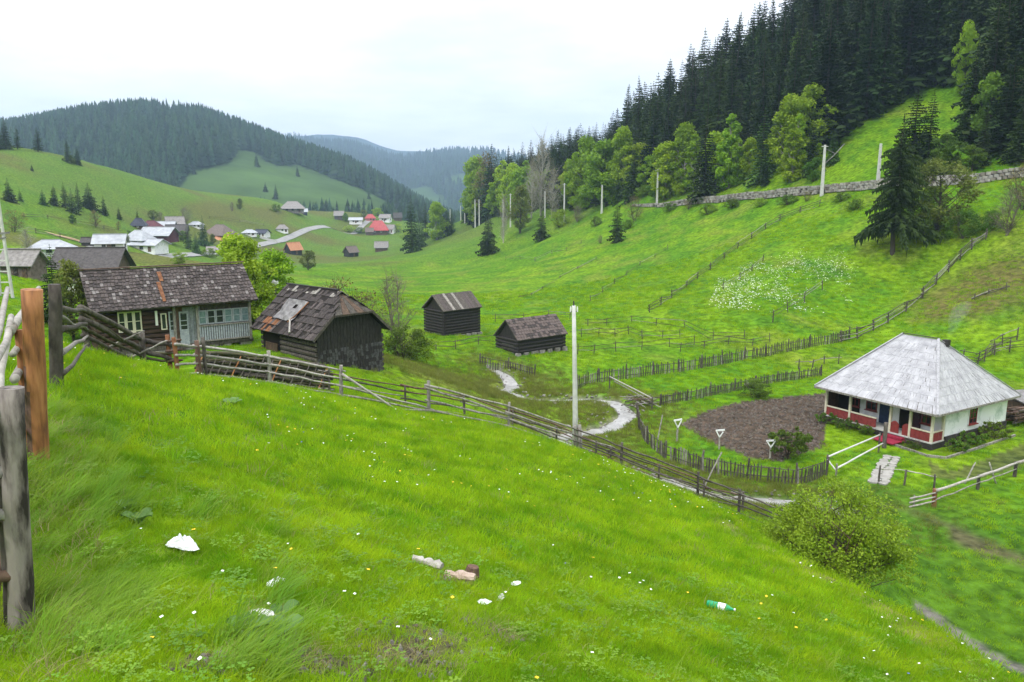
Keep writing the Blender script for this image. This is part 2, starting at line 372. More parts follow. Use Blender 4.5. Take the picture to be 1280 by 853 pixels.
# rough grass by the stream
C = mixc(C, np.array([.12, .14, .03]), (1-smooth(1.5, 6, _sd))*.7*smooth(.3, .55, n2))
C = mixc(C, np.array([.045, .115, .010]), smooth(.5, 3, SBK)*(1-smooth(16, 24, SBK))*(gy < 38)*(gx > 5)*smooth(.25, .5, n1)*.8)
C = mixc(C, cGravel, (1-smooth(SW*.9, SW*1.25, _sd)))
C = mixc(C, cGravel*.9, (1-smooth(.25, .55, _ld+.3*(n2-.5))))
# yellow-green mound right of the shingled barn
MOUND = [P(490,455,47)[:2], P(530,465,50)[:2], P(590,480,52)[:2], P(640,500,50)[:2]]
md_, _ = segdist(gx, gy, MOUND); C = mixc(C, np.array([.14, .175, .03]), (1-smooth(3, 8, md_))*smooth(.3, .6, n2)*.8)
# worn edge of the meadow (narrow trodden line above the bank)
EDGE_ = [] and [G(p[0], p[1])[:2] for p in [(830,628),(900,660),(960,692),(1020,722),(1100,765),(1180,812),(1260,860)]]
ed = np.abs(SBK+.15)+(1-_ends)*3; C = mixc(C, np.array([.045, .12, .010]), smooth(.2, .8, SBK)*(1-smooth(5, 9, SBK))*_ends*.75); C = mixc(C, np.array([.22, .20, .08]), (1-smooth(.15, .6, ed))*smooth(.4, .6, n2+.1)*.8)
# muddy track towards the gate on the right
TRACK = [G(a, b)[:2] for a, b in [(1135,640),(1165,655),(1200,672),(1240,690),(1290,712)]]
td, _ = segdist(gx, gy, TRACK); C = mixc(C, cMud*1.2, (1-smooth(.3, 1.3, td))*smooth(.35, .6, n2)*.8)
# brown hill patch at the right
for (a, b, rr) in [(1235,365,9), (1200,385,5), (1262,340,7)]:
    q = G(a, b); C = mixc(C, cBrown*1.05, (1-smooth(rr*.4, rr, np.hypot(gx-q.x, gy-q.y)+4*(n2-.5)))*.75)
# white blossom-rich meadow on the slope
FLW = [G(a, b)[:2] for a, b in [(885,390),(960,395),(1060,400),(1075,330),(1030,305),(980,320),(900,345)]]
# dark soil of the kitchen garden and the bare yard round the white house
SOIL = [G(a, b)[:2] for a, b in [(848,530),(880,515),(925,503),(1000,495),(1040,492),(1036,512),(1030,535),(1026,560),(1010,565),(975,578),(935,572),(895,555)]]
ins = inpoly(gx+.7*(n2-.5), gy+.7*(n1-.5), SOIL); C = np.where(ins[..., None], cSoil*(1+.5*(n2-.5))[..., None], C)
YARD = [G(a, b)[:2] for a, b in [(1160,575),(1185,590),(1260,562),(1285,552),(1290,580),(1220,600),(1165,598)]]
ins2 = inpoly(gx, gy, YARD); C = np.where(ins2[..., None], C*.35+cMud*.6, C)
# bare earth and stones in the meadow foreground
for (a, b, rr, c_) in [(335,790,.2,cMud),(350,820,.25,cMud),(505,815,.32,cMud),(540,800,.34,cMud),(440,840,.25,cMud),(620,790,.2,cMud),(270,830,.2,cMud),(560,720,.22,cMud*1.3),(65,560,.3,cDry),(50,640,.35,cDry),(5,760,.5,cDry),(250,450,.5,cDry)]:
    q = G(a, b); C = mixc(C, c_, (1-smooth(rr*.3, rr*1.2, np.hypot(gx-q.x, gy-q.y)+.35*(n2-.5)))*.85)
nt_, nr_ = len(TH), len(RR)
V = np.stack([XG, YG, ZG], -1).reshape(-1, 3)
I = np.arange(nr_*nt_).reshape(nr_, nt_)
Q = np.stack([I[:-1, :-1], I[1:, :-1], I[1:, 1:], I[:-1, 1:]], -1).reshape(-1, 4)[:, ::-1]
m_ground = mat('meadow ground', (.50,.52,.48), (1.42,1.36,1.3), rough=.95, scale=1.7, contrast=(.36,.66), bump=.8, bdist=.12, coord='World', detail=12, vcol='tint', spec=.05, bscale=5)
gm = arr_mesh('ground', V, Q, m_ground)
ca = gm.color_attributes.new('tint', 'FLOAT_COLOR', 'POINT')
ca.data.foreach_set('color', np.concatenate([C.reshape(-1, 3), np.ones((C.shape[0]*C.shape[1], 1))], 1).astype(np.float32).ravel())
gm.polygons.foreach_set('use_smooth', np.ones(len(Q), bool)); gm.update()
go_ = bpy.data.objects.new('ground', gm); COL.objects.link(go_); tag(go_, kind='structure')
def ribbon(name, pts, w, m, dz=.05, step=.4, kind='structure', nx=4, wob=.0, flat=False):
    """sheet draped over the ground along a plan polyline"""
    p = np.array([q[:2] for q in pts], float); sg = np.hypot(*np.diff(p, axis=0).T); cu = np.concatenate([[0], np.cumsum(sg)])
    k = max(3, int(cu[-1]/step)); s = np.linspace(0, cu[-1], k)
    X = np.interp(s, cu, p[:, 0]); Y = np.interp(s, cu, p[:, 1])
    for _ in range(3):
        X[1:-1] = (X[:-2]+X[1:-1]*2+X[2:])/4; Y[1:-1] = (Y[:-2]+Y[1:-1]*2+Y[2:])/4
    dx = np.gradient(X); dy = np.gradient(Y); L = np.hypot(dx, dy)+1e-9; nx_ = -dy/L; ny_ = dx/L
    ww = np.interp(s, cu, w) if hasattr(w, '__len__') else np.full(k, w)
    ww = ww*(1+wob*(vnoise(s, s*0, 1.3)-.5)*2)
    T = np.linspace(-.5, .5, nx+1)
    vx = X[:, None]+nx_[:, None]*ww[:, None]*T; vy = Y[:, None]+ny_[:, None]*ww[:, None]*T
    vz = H(vx, vy)+dz
    if flat: vz = np.broadcast_to((H(X, Y)+dz)[:, None], vx.shape)
    V = np.stack([vx, vy, vz], -1).reshape(-1, 3); I = np.arange(V.shape[0]).reshape(k, nx+1)
    Q = np.stack([I[:-1, :-1], I[:-1, 1:], I[1:, 1:], I[1:, :-1]], -1).reshape(-1, 4)[:, ::-1]
    me = arr_mesh(name, V, Q, m); me.polygons.foreach_set('use_smooth', np.ones(len(Q), bool))
    o = bpy.data.objects.new(name, me); COL.objects.link(o); return tag(o, kind=kind)
m_water = mat('stream water', (.17,.17,.165), (.38,.375,.36), rough=.35, scale=2.5, bump=.5, bdist=.03, coord='World', spec=.8, bscale=9)
ribbon('stream', STREAM, [.6,1.1,1.7,1.7,1.3,1.2,1.0,1.1,1.7,1.8,1.4,1.4,1.5,1.6,1.7,1.7,1.7,1.6,1.5], m_water, dz=.10, step=.3, wob=.35, flat=True)
m_road = mat('valley road', (.20,.20,.20), (.30,.30,.29), rough=.9, scale=.5, coord='World', bump=.1)
ROAD = [GD(a, b)[:2] for a, b in [(120,170),(170,198),(205,225),(240,255),(275,290),(310,330),(345,370),(385,420),(425,470),(462,520)]]
ribbon('road', ROAD, [4,4.5,4.5,4,4,3.5,3.5,3.5,3.5,3.5], m_road, dz=.25, step=2)
m_path = mat('stone slab path', (.20,.19,.17), (.36,.35,.32), rough=.9, scale=3, coord='World', bump=.5)
def plank_w(): pass
# ------------------------------------------------------------------ plant materials
m_spr = mat('spruce needles', (.008,.021,.004), (.032,.060,.009), rough=.75, scale=1.2, bump=0, rnd=.35, spec=.15)
m_spr2 = mat('fresh spruce needles', (.02,.055,.010), (.05,.11,.02), rough=.7, scale=1.2, bump=0, rnd=.25, spec=.15)
m_bark = mat('bark', (.035,.028,.02), (.10,.085,.065), rough=.9, scale=5, stretch=(1,1,.25), bump=.6)
m_birch = mat('pale bark', (.16,.15,.12), (.42,.40,.35), rough=.85, scale=4, stretch=(1,1,.4), bump=.3)
m_lime = mat('fresh spring leaves', (.15,.27,.010), (.29,.42,.022), rough=.6, scale=1.5, bump=0, rnd=.25, spec=.2, transl=.3)
m_leaf = mat('green leaves', (.06,.13,.012), (.14,.24,.02), rough=.6, scale=1.5, bump=0, rnd=.3, spec=.2, transl=.25)
m_olive = mat('olive spring leaves', (.09,.13,.02), (.17,.21,.04), rough=.6, scale=1.5, bump=0, rnd=.2, spec=.2, transl=.3)
m_ochre = mat('ochre budding leaves', (.13,.11,.035), (.24,.20,.07), rough=.7, scale=1.5, bump=0, rnd=.2, spec=.2, transl=.2)
m_twig = mat('bare twigs', (.10,.085,.065), (.20,.17,.14), rough=.9, scale=3, bump=0)
m_farsp = mat('distant spruce', (.010,.026,.012), (.024,.050,.020), rough=.8, scale=.2, bump=0, rnd=.45, spec=.05)
# ------------------------------------------------------------------ crown meshes (unit height 1)
def spruce_mesh(name, seed, levels=34, width=.17, low=.04, m=None, lean=0, nb=10, droop=.35, ragged=.42, fr=.24, segs=5, gap=.07):
    r = np.random.default_rng(seed); V = []; T = []
    for l in range(levels):
        f = l/(levels-1); z = low+(1-low)*f**.92
        R = width*((1-f)**.85)*(1+r.uniform(-ragged, ragged)*.5)+.006
        k = max(4, int(nb*(1-f*.5)))
        a0 = r.uniform(0, 6.28)
        for b in range(k):
            if r.random() < gap: continue
            a = a0+2*PI*b/k+r.uniform(-.3, .3); L = R*r.uniform(1-ragged, 1+ragged*.6)
            d = np.array([math.cos(a), math.sin(a), 0]); s = np.array([-d[1], d[0], 0]); dr = droop*r.uniform(.6, 1.3)*(1-f*.6)
            nseg = segs if f < .75 else 3
            wd = L*fr+.005
            for q in range(nseg):
                f0 = q/nseg; f1 = min(1.12, (q+1.35)/nseg)
                base = np.array([0, 0, z])+d*L*f0+np.array([0, 0, -dr*L*f0*f0+.0])
                tip = np.array([0, 0, z])+d*L*f1+np.array([0, 0, -dr*L*f1*f1+.012*(f1 > .8)])
                w = wd*(1-f0*.55)
                for sg in (-1, 1):
                    o = len(V); e = base+s*sg*w*r.uniform(.7, 1.2)+d*L*.16+np.array([0, 0, -L*.12*r.uniform(.3, 1.6)])
                    V += [base, e, tip]; T.append((o, o+1, o+2) if sg > 0 else (o, o+2, o+1))
                o = len(V); V += [base, tip, (base+tip)/2+np.array([0, 0, -L*.22*r.uniform(.5, 1.4)])+s*r.uniform(-.2, .2)*w]; T.append((o, o+1, o+2))
    o = len(V); V += [np.array([-.004, 0, .95]), np.array([.004, .002, .95]), np.array([0, 0, 1.03])]; T.append((o, o+1, o+2))
    return arr_mesh(name, V, T, m or m_spr)
def trunk_mesh(name, h0=0, h1=.97, r0=.014, seed=0, m=None, n=6, bend=.01):
    rr = random.Random(seed); b = MB(); k = 6
    pts = [(rr.uniform(-bend, bend)*(i > 0), rr.uniform(-bend, bend)*(i > 0), -.03+(h1+.03)*i/k) for i in range(k+1)]
    b.tube(pts, [r0*1.25, r0*.95, r0*.8, r0*.6, r0*.4, r0*.25, r0*.08], n); return b.mesh(name, m or m_bark)
def leaf_cloud(r, centres, radii, n, size, flat=.6):
    V = []; T = []
    for c, R in zip(centres, radii):
        k = max(6, int(n*(R/np.mean(radii))**2))
        p = r.normal(size=(k, 3)); p /= np.linalg.norm(p, axis=1)[:, None]+1e-9; p *= (r.random((k, 1))**.45)*R; p[:, 2] *= .8; p += c
        nn = r.normal(size=(k, 3)); nn[:, 2] += flat; nn /= np.linalg.norm(nn, axis=1)[:, None]
        t = np.cross(nn, r.normal(size=(k, 3))); t /= np.linalg.norm(t, axis=1)[:, None]+1e-9; s = np.cross(nn, t); sz = size*r.uniform(.6, 1.4, (k, 1))
        o = len(V)*0
        V.append(np.stack([p-t*sz, p-s*sz*.6, p+t*sz, p+s*sz*.6], 1).reshape(-1, 3))
    V = np.concatenate(V); T = np.arange(len(V)).reshape(-1, 4); return V, T
def tree_meshes(name, seed, shape='round', clumps=40, leaves=34, size=.018, m=None, width=.33, low=.22, bare=0, stems=1, bark=None, crad=.085, twigs=0):
    """returns (trunk mesh, crown mesh) for a broadleaf tree of height 1"""
    r = np.random.default_rng(seed); rr = random.Random(seed); cs = []; rad = []
    for i in range(clumps):
        f = (i+.5)/clumps; z = low+(1-low)*f
        if shape == 'round': R = width*math.sqrt(max(.02, 1-((f-.45)/.56)**2))
        elif shape == 'cone': R = width*(1-f)**.7*(.35+min(1, f*4)*.65)+.02
        else: R = width*(math.sin(PI*min(1, f*.95+.05))**.6)
        a = r.uniform(0, 6.283); q = R*math.sqrt(r.random())*r.uniform(.75, 1.08)
        cs.append([q*math.cos(a), q*math.sin(a), z*.94]); rad.append(crad*r.uniform(.65, 1.35)*(1-.35*f if shape == 'cone' else 1))
    b = MB(); k = 6; tops = []
    for s in range(stems):
        a = rr.uniform(0, 6.28); sp_ = .0 if stems == 1 else width*.55
        pts = [Vector((math.cos(a)*sp_*(i/k)**.8+rr.uniform(-.012, .012)*(i > 0)*(1 if stems == 1 else 1.5), math.sin(a)*sp_*(i/k)**.8+rr.uniform(-.012, .012)*(i > 0), -.03+.95*i/k*rr.uniform(.93, 1))) for i in range(k+1)]
        r0 = .017 if stems == 1 else .010
        b.tube(pts, [r0*1.3, r0, r0*.85, r0*.62, r0*.42, r0*.25, r0*.08], 6); tops.append(pts)
    for c in cs:
        pts = tops[rr.randrange(len(tops))] if stems > 1 else tops[0]
        h = max(low*.5, c[2]-math.hypot(c[0], c[1])*.75-.04); j = min(k-1, max(0, int(h/.95*k))); t = min(1, max(0, h/.95*k-j)); p = pts[j].lerp(pts[j+1], t)
        mid = (p+Vector(c))/2+Vector((0, 0, -.02))
        b.tube([p, mid, Vector(c)], [.0055, .0035, .0012], 4, cap=False)
        for _ in range(twigs):
            e = Vector(c)+Vector((rr.gauss(0, 1), rr.gauss(0, 1), rr.gauss(.3, .8)))*crad*1.2
            b.tube([mid.lerp(Vector(c), rr.random()), e], [.0022, .0006], 3, cap=False)
    tm = b.mesh(name+' wood', bark or m_bark)
    if leaves <= 0: return tm, None
    V, T = leaf_cloud(r, cs, rad, leaves, size); return tm, arr_mesh(name+' leaves', V, T, m or m_leaf)
SPR = [spruce_mesh('spruce crown a', 1, 38, .16, .03), spruce_mesh('spruce crown b', 2, 36, .185, .05, ragged=.5), spruce_mesh('spruce crown c', 3, 40, .135, .10, nb=9, ragged=.5), spruce_mesh('spruce crown d', 4, 36, .21, .02, ragged=.45)]
SPRL = [spruce_mesh('fresh spruce crown a', 5, 30, .17, .03, m=m_spr2), spruce_mesh('fresh spruce crown b', 6, 30, .21, .02, m=m_spr2, ragged=.4)]
STR = [trunk_mesh('spruce trunk a', seed=1), trunk_mesh('spruce trunk b', seed=2, r0=.012)]
LIME = [tree_meshes('lime a', 11, 'cone', 60, 130, .017, m_lime, .24, .04, crad=.075, bark=m_birch), tree_meshes('lime b', 12, 'oval', 60, 130, .017, m_lime, .23, .06, crad=.08, bark=m_birch), tree_meshes('lime c', 13, 'oval', 64, 120, .017, m_lime, .30, .10, crad=.085)]
GREEN = [tree_meshes('green a', 21, 'round', 56, 110, .018, m_leaf, .34, .18, crad=.085), tree_meshes('green b', 22, 'oval', 56, 110, .018, m_leaf, .27, .12, crad=.08)]
OLIVE = [tree_meshes('olive a', 31, 'round', 56, 80, .016, m_olive, .38, .15, crad=.085, twigs=3), tree_meshes('olive b', 32, 'oval', 50, 80, .016, m_olive, .26, .15, crad=.08, twigs=3)]
OCHRE = [tree_meshes('ochre a', 41, 'round', 44, 26, .014, m_ochre, .42, .22, crad=.09, twigs=5, stems=3), tree_meshes('ochre b', 42, 'oval', 44, 30, .014, m_ochre, .28, .15, crad=.08, twigs=3)]
BARE = [tree_meshes('bare a', 51, 'oval', 60, 5, .010, m_olive, .33, .2, crad=.09, twigs=7, stems=3, bark=m_twig), tree_meshes('bare b', 52, 'oval', 60, 6, .010, m_ochre, .24, .15, crad=.08, twigs=8, bark=m_birch)]
BUSH = [tree_meshes('bush a', 61, 'round', 60, 80, .022, m_leaf, .62, .06, crad=.13, stems=6), tree_meshes('bush b', 62, 'round', 54, 80, .022, m_lime, .55, .06, crad=.13, stems=5)]
KINDS = {'spruce': None, 'fresh': None, 'lime': LIME, 'green': GREEN, 'olive': OLIVE, 'ochre': OCHRE, 'bare': BARE, 'bush': BUSH}
NAMES = {'spruce': 'spruce_tree', 'fresh': 'spruce_tree', 'lime': 'birch_tree', 'green': 'broadleaf_tree', 'olive': 'broadleaf_tree', 'ochre': 'fruit_tree', 'bare': 'bare_tree', 'bush': 'bush'}
def plant(kind, g, h, label, group=None, wide=1.0, var=None, name=None, cat=None):
    t = thing(name or NAMES[kind], label, cat or ('bush' if kind == 'bush' else 'tree'), g, U(0, 6.28), group)
    tilt = (U(-.03, .03), U(-.03, .03), 0)
    if kind in ('spruce', 'fresh'):
        lst = SPR if kind == 'spruce' else SPRL; cm_ = lst[var if var is not None else random.randrange(len(lst))]; tm = STR[random.randrange(2)]
    else:
        lst = KINDS[kind]; tm, cm_ = lst[var if var is not None else random.randrange(len(lst))]
    s = (h*wide, h*wide, h)
    inst('stem' if kind == 'bush' else 'trunk', tm, t, rot=tilt, scl=s)
    if cm_: inst('foliage' if kind == 'bush' else 'crown', cm_, t, rot=tilt, scl=s)
    return t
def px_plant(kind, px, foot, top, label, D=None, wide=1.0, var=None, group=None, name=None, cat=None):
    g = G(px, foot) if D is None else GD(px, D)
    d = proj(g)[2]
    h = (proj(g)[1]-top)/FPX*d*1.01
    return plant(kind, g-Vector((0, 0, .1)), h, label, group, wide, var, name, cat)
# ------------------------------------------------------------------ far hills
def hill(name, rows, m, nx=160, ny=40, noise=6, colf=None):
    """rows: list of lists (px, py|None, D, z|None) from the near foot over the crest to the back foot"""
    cols = np.linspace(0, 1, nx); R = []
    for row in rows:
        pts = []
        for q in row:
            if len(q) == 3: pts.append(tuple(P(*q)))
            else: pts.append(((q[0]-CX)/FPX*q[2], q[2], q[3]))
        pts = np.array(pts); s = (np.array([q[0] for q in row], float)-row[0][0])/(row[-1][0]-row[0][0])
        c = np.stack([np.interp(cols, s, pts[:, k]) for k in range(3)], 1)
        for _ in range(5): c[1:-1] = (c[:-2]+2*c[1:-1]+c[2:])/4
        R.append(c)
    R = np.array(R); t = np.linspace(0, 1, len(rows)); T = np.linspace(0, 1, ny)
    # smooth (Catmull-like) interpolation down the rows
    def cubic(t, R, T):
        out_ = np.zeros((len(T),)+R.shape[1:])
        for i, x in enumerate(T):
            k = min(len(t)-2, int(x*(len(t)-1))); f = x*(len(t)-1)-k
            p1, p2 = R[k], R[k+1]; p0 = R[k-1] if k > 0 else 2*p1-p2; p3 = R[k+2] if k+2 < len(t) else 2*p2-p1
            out_[i] = .5*((2*p1)+(-p0+p2)*f+(2*p0-5*p1+4*p2-p3)*f*f+(-p0+3*p1-3*p2+p3)*f**3)
        return out_
    S = cubic(t, R, T)
    S[..., 2] += fbm(S[..., 0], S[..., 1], 160, 3)*noise*np.sin(PI*T)[:, None]**.5
    V = S.reshape(-1, 3); I = np.arange(nx*ny).reshape(ny, nx)
    Q = np.stack([I[:-1, :-1], I[:-1, 1:], I[1:, 1:], I[1:, :-1]], -1).reshape(-1, 4)
    me = arr_mesh(name, V, Q, m); me.polygons.foreach_set('use_smooth', np.ones(len(Q), bool))
    c = colf(S) if colf is not None else np.ones(S.shape)*.5
    a = me.color_attributes.new('tint', 'FLOAT_COLOR', 'POINT'); a.data.foreach_set('color', np.concatenate([c.reshape(-1, 3), np.ones((nx*ny, 1))], 1).astype(np.float32).ravel())
    o = bpy.data.objects.new(name, me); COL.objects.link(o); tag(o, kind='structure'); return S
def pxy(S):
    x, y, z = S[..., 0], S[..., 1], S[..., 2]; d = y*cp-z*sp; h = y*sp+z*cp; return CX+FPX*x/d, CY-FPX*h/d
m_hill = mat('far pasture', (.7,.7,.7), (1.2,1.2,1.1), rough=1, scale=.02, bump=0, coord='World', vcol='tint', spec=.0)
cres = [(-420,200),(-250,180),(-100,166),(20,156),(60,149),(110,138),(150,134),(200,131),(250,137),(290,152),(330,166),(370,181),(400,190),(440,203),(480,222),(520,245),(555,262),(590,277),(640,292)]
cres = [(a_, b_+15) for a_, b_ in cres]
dcr = lambda p: 1150 if p < 300 else 1150+(p-300)*.4
rows = [[(p, 0, 620, -34) for p, _ in cres],
        [(p, 0, 760, (lambda h: -30+(h+30)*.42)(P(p, q, dcr(p)).z)) for p, q in cres],
        [(p, 0, 950, (lambda h: -30+(h+30)*.80)(P(p, q, dcr(p)).z)) for p, q in cres],
        [(p, q, dcr(p)) for p, q in cres],
        [(p, 0, 1400, (lambda h: -30+(h+30)*.75)(P(p, q, dcr(p)).z)) for p, q in cres],
        [(p, 0, 1900, -40) for p, _ in cres]]
MEADOW = [(222,238),(236,216),(262,210),(285,204),(298,188),(318,190),(336,203),(352,208),(372,206),(392,213),(420,225),(450,236),(490,255),(503,268),(515,285),(300,285),(225,262)]
GLADE = [(100,170),(125,160),(165,152),(215,143),(238,150),(200,158),(160,165),(120,176),(95,182)]
def colm(S):
    px, py = pxy(S); mw = inpoly(px+4*(vnoise(px, py, 9)-.5), py+4*(vnoise(px, py, 7)-.5), MEADOW)[..., None]
    n = (fbm(S[..., 0], S[..., 1], 90, 3)+.5)[..., None]
    g = np.array([.055, .095, .03])*(.75+.5*n); f = np.array([.018, .032, .016])
    gl = inpoly(px, py, GLADE)[..., None]
    return np.where(mw, g, np.where(gl, np.array([.035, .065, .02]), f))
S1 = hill('forested_hill', rows, m_hill, nx=260, ny=90, noise=9, colf=colm)
cr2 = [(150,190),(250,186),(320,180),(350,176),(375,176),(400,179),(430,178),(450,181),(480,192),(510,196),(540,190),(570,188),(600,190),(640,198),(680,206),(720,214),(800,230),(1000,240)]
cr2 = [(a_, b_+8) for a_, b_ in cr2]
rows = [[(p, 0, 1500, -40) for p, _ in cr2],
        [(p, 0, 2000, -30+(P(p, q, 2900).z+30)*.42) for p, q in cr2],
        [(p, 0, 2450, -30+(P(p, q, 2900).z+30)*.78) for p, q in cr2],
        [(p, q, 2900) for p, q in cr2],
        [(p, 0, 3400, -50) for p, _ in cr2]]
def col2(S):
    n = smooth(.46, .56, fbm(S[..., 0]*1.0, S[..., 1]*.45, 330, 3)+.5)[..., None]
    return np.array([.05, .09, .03])*n + np.array([.018, .032, .016])*(1-n)
S2 = hill('distant_hill', rows, m_hill, nx=160, ny=60, noise=40, colf=col2)
cr3 = [(-300,190),(0,188),(200,182),(330,174),(360,169),(385,171),(420,172),(440,176),(470,186),(520,192),(600,196),(700,205)]
rows = [[(p, 0, 3420, -60) for p, _ in cr3], [(p, 0, 3600, -30+(P(p, q, 3800).z+30)*.6) for p, q in cr3], [(p, q, 3800) for p, q in cr3], [(p, 0, 4150, -60) for p, _ in cr3]]
S3 = hill('distant_ridge', rows, m_hill, nx=100, ny=30, noise=50, colf=lambda S: np.ones(S.shape)*np.array([.02, .035, .02]))
# little trees of the far woods
def low_spruce(name, seed):
    r = np.random.default_rng(seed); V = []; T = []
    for k in range(5):
        z0 = .05+k*.18; z1 = z0+.30; R = .17*(1-k/5.6)
        n = 6; o = len(V)
        for i in range(n):
            a = 2*PI*i/n+r.uniform(-.3, .3)+k; q = R*r.uniform(.65, 1.25); V.append((q*math.cos(a), q*math.sin(a), z0+r.uniform(-.04, .04)))
        V.append((r.uniform(-.01, .01), 0, min(1, z1)))
        T += [(o+i, o+(i+1) % n, o+n) for i in range(n)]
    return arr_mesh(name, V, T, m_farsp)
FSP = [low_spruce('far spruce a', 1), low_spruce('far spruce b', 2), low_spruce('far spruce c', 3)]
def wood(name, S, mask, n, h, lo=0.0, hi=1.0, seed=1, frac=.55, kind='stuff', label=None):
    r = np.random.default_rng(seed); ny, nx = S.shape[:2]
    # area-weighted over the front slope
    A_ = np.linalg.norm(np.cross(S[1:, :-1]-S[:-1, :-1], S[:-1, 1:]-S[:-1, :-1]), axis=2); A_[int(ny*frac):] = 0
    px, py = pxy(S[:-1, :-1]); ok = (px > -120) & (px < 760); A_ = A_*ok
    pr = (A_/A_.sum()).ravel(); id_ = r.choice(len(pr), n, p=pr); i, j = np.divmod(id_, nx-1); a = r.random((n, 1)); b = r.random((n, 1))
    p = (S[i, j]*(1-a)+S[i+1, j]*a)*(1-b)+(S[i, j+1]*(1-a)+S[i+1, j+1]*a)*b
    k = mask(p); p = p[k]; m = len(p); hh = r.uniform(h*.65, h*1.25, m); ww = hh*r.uniform(.9, 1.5, m)
    return scatter(name, p, np.stack([r.uniform(-.05, .05, m), r.uniform(-.05, .05, m), r.uniform(0, 6.28, m)], 1), np.stack([ww, ww, hh], 1), r.integers(0, 3, m), FSP, label=label)
def mk1(p):
    px, py = pxy(p); return ~(inpoly(px, py, MEADOW) | (inpoly(px, py, GLADE) & (rng.random(len(px)) < .8)))
wood('far_spruce_wood', S1, mk1, 13500, 21, seed=3, frac=.62, label='dark spruce wood covering the far hill')
def mk2(p):
    return (fbm(p[:, 0], p[:, 1]*.45, 330, 3)+.5) < .52
wood('distant_wood', S2, mk2, 9000, 24, seed=4, frac=.76, label='bluish spruce woods on the distant hill')
# single trees standing on the far pasture
def on_hill(S, px, py):
    a, b = pxy(S[:int(S.shape[0]*.6)]); k = np.argmin((a-px)**2+(b-py)**2); return Vector(S.reshape(-1, 3)[k])
for (a, b, t, w) in [(321,208,190,'highest on the pale far pasture'),(374,220,206,'right of the highest one on the far pasture'),(332,240,228,'dark and small, left of a taller one low on the far pasture'),(343,250,232,'lowest on the far pasture above the ridge-top house'),(462,250,240,'far right on the far pasture above the village'),(244,217,206,'at the left tip of the far pasture')]:
    g = on_hill(S1, a, b); d = proj(g)[2]
    plant('spruce', g, (b-t)/FPX*d, 'lone dark spruce '+w, wide=1.3)
# ------------------------------------------------------------------ wooded slope above the railway
RAIL = [G(a, b)[:2] if False else P(a, b, c)[:2] for a, b, c in [(560,300,400),(600,288,350),(640,279,290),(705,270,240),(752,266,215),(821,259,180),(900,251,155),(960,247,140),(1027,243,125),(1090,237,116),(1150,233,110),(1280,222,100),(1420,208,95),(1700,190,88)]]
CLEAR = [(1030,250),(1040,215),(1045,170),(1120,132),(1215,88),(1250,95),(1235,130),(1215,170),(1180,212),(1100,240)]
def project_arr(x, y, z):
    d = y*cp-z*sp; h = y*sp+z*cp; return CX+FPX*x/d, CY-FPX*h/d
def rail_side(x, y):
    # distance above (behind) the railway line: positive = uphill side
    rx = np.array([q[0] for q in RAIL]); ry = np.array([q[1] for q in RAIL]); az = np.arctan2(x, y); ra = np.arctan2(rx, ry)
    rr = np.interp(az, ra, np.hypot(rx, ry)); return np.hypot(x, y)-rr
pts = []; tries = 0
grid = {}
def free(x, y, dmin):
    k = (int(x//6), int(y//6))
    for i in (-1, 0, 1):
        for j in (-1, 0, 1):
            for q in grid.get((k[0]+i, k[1]+j), []):
                if (q[0]-x)**2+(q[1]-y)**2 < dmin*dmin: return False
    grid.setdefault(k, []).append((x, y)); return True
# light green trees first, placed one by one (px, foot, top, kind, width)
LT = [(590,262,205,'lime',1),(600,262,222,'lime',1.1),(609,262,188,'ochre',.8),(613,262,183,'spruce',1.1),(628,258,198,'lime',1.0),(639,258,205,'lime',1),(650,262,210,'lime',1.1),
      (712,255,200,'lime',1),(708,258,215,'lime',1.2),(725,258,205,'lime',1.3),(742,256,185,'lime',1.3),(758,256,176,'lime',1.2),(770,255,195,'lime',1.3),(788,254,172,'lime',1.2),(800,253,180,'lime',1.4),(812,252,195,'lime',1.3),
      (856,246,155,'lime',1),(868,246,165,'lime',1.1),(910,244,140,'lime',.9),(905,245,212,'bush',1.2),(985,238,120,'lime',1.1),(1010,200,108,'lime',1.0),(1000,130,38,'green',1.0),(988,236,185,'fresh',1),
      (1016,238,196,'green',1.1),(950,246,135,'fresh',1.0),(972,243,125,'fresh',1.1),(880,250,140,'spruce',1.1),(820,250,215,'green',1.1),(930,247,200,'green',1.1),(1205,120,30,'lime',.55),(1245,95,28,'green',1.2),(1232,75,30,'lime',.7)]
LT += [(720,254,188,'lime',1.1),(734,256,172,'lime',.9),(780,254,160,'lime',.9),(832,250,178,'lime',1.1),(843,248,190,'lime',1.0),(893,246,165,'lime',1.0),(922,245,170,'lime',.9),(960,244,165,'lime',.9),(994,236,140,'lime',.8),(1002,236,170,'lime',1.1),
      (660,262,198,'lime',1.0),(596,264,196,'lime',.9),(870,249,222,'bush',1.4),(835,253,232,'bush',1.5),(765,260,240,'bush',1.5),(1013,240,214,'bush',1.2),(940,246,222,'bush',1.3)]
LT += [(a_, 258, 240-(a_ % 7), 'bush', 1.5) for a_ in range(700, 800, 17)]+[(a_, 252, 236-(a_ % 9), 'bush', 1.5) for a_ in range(806, 1030, 24)]
LT += [(603,262,212,'lime',1.1),(622,262,214,'lime',1.2),(634,262,220,'lime',1.3),(668,260,215,'lime',1.2),(684,258,212,'lime',1.2),(697,258,208,'lime',1.2),(752,258,196,'lime',1.1),(776,256,200,'lime',1.2),(795,254,190,'lime',1.1)]
LT += [(862,246,172,'lime',1.1),(884,246,184,'lime',1.2),(935,245,172,'lime',1.0),(952,245,186,'lime',1.2),(990,238,150,'lime',1.0),(916,246,196,'green',1.2),(1022,236,178,'lime',1.1)]
LT.sort(key=lambda q: q[0])
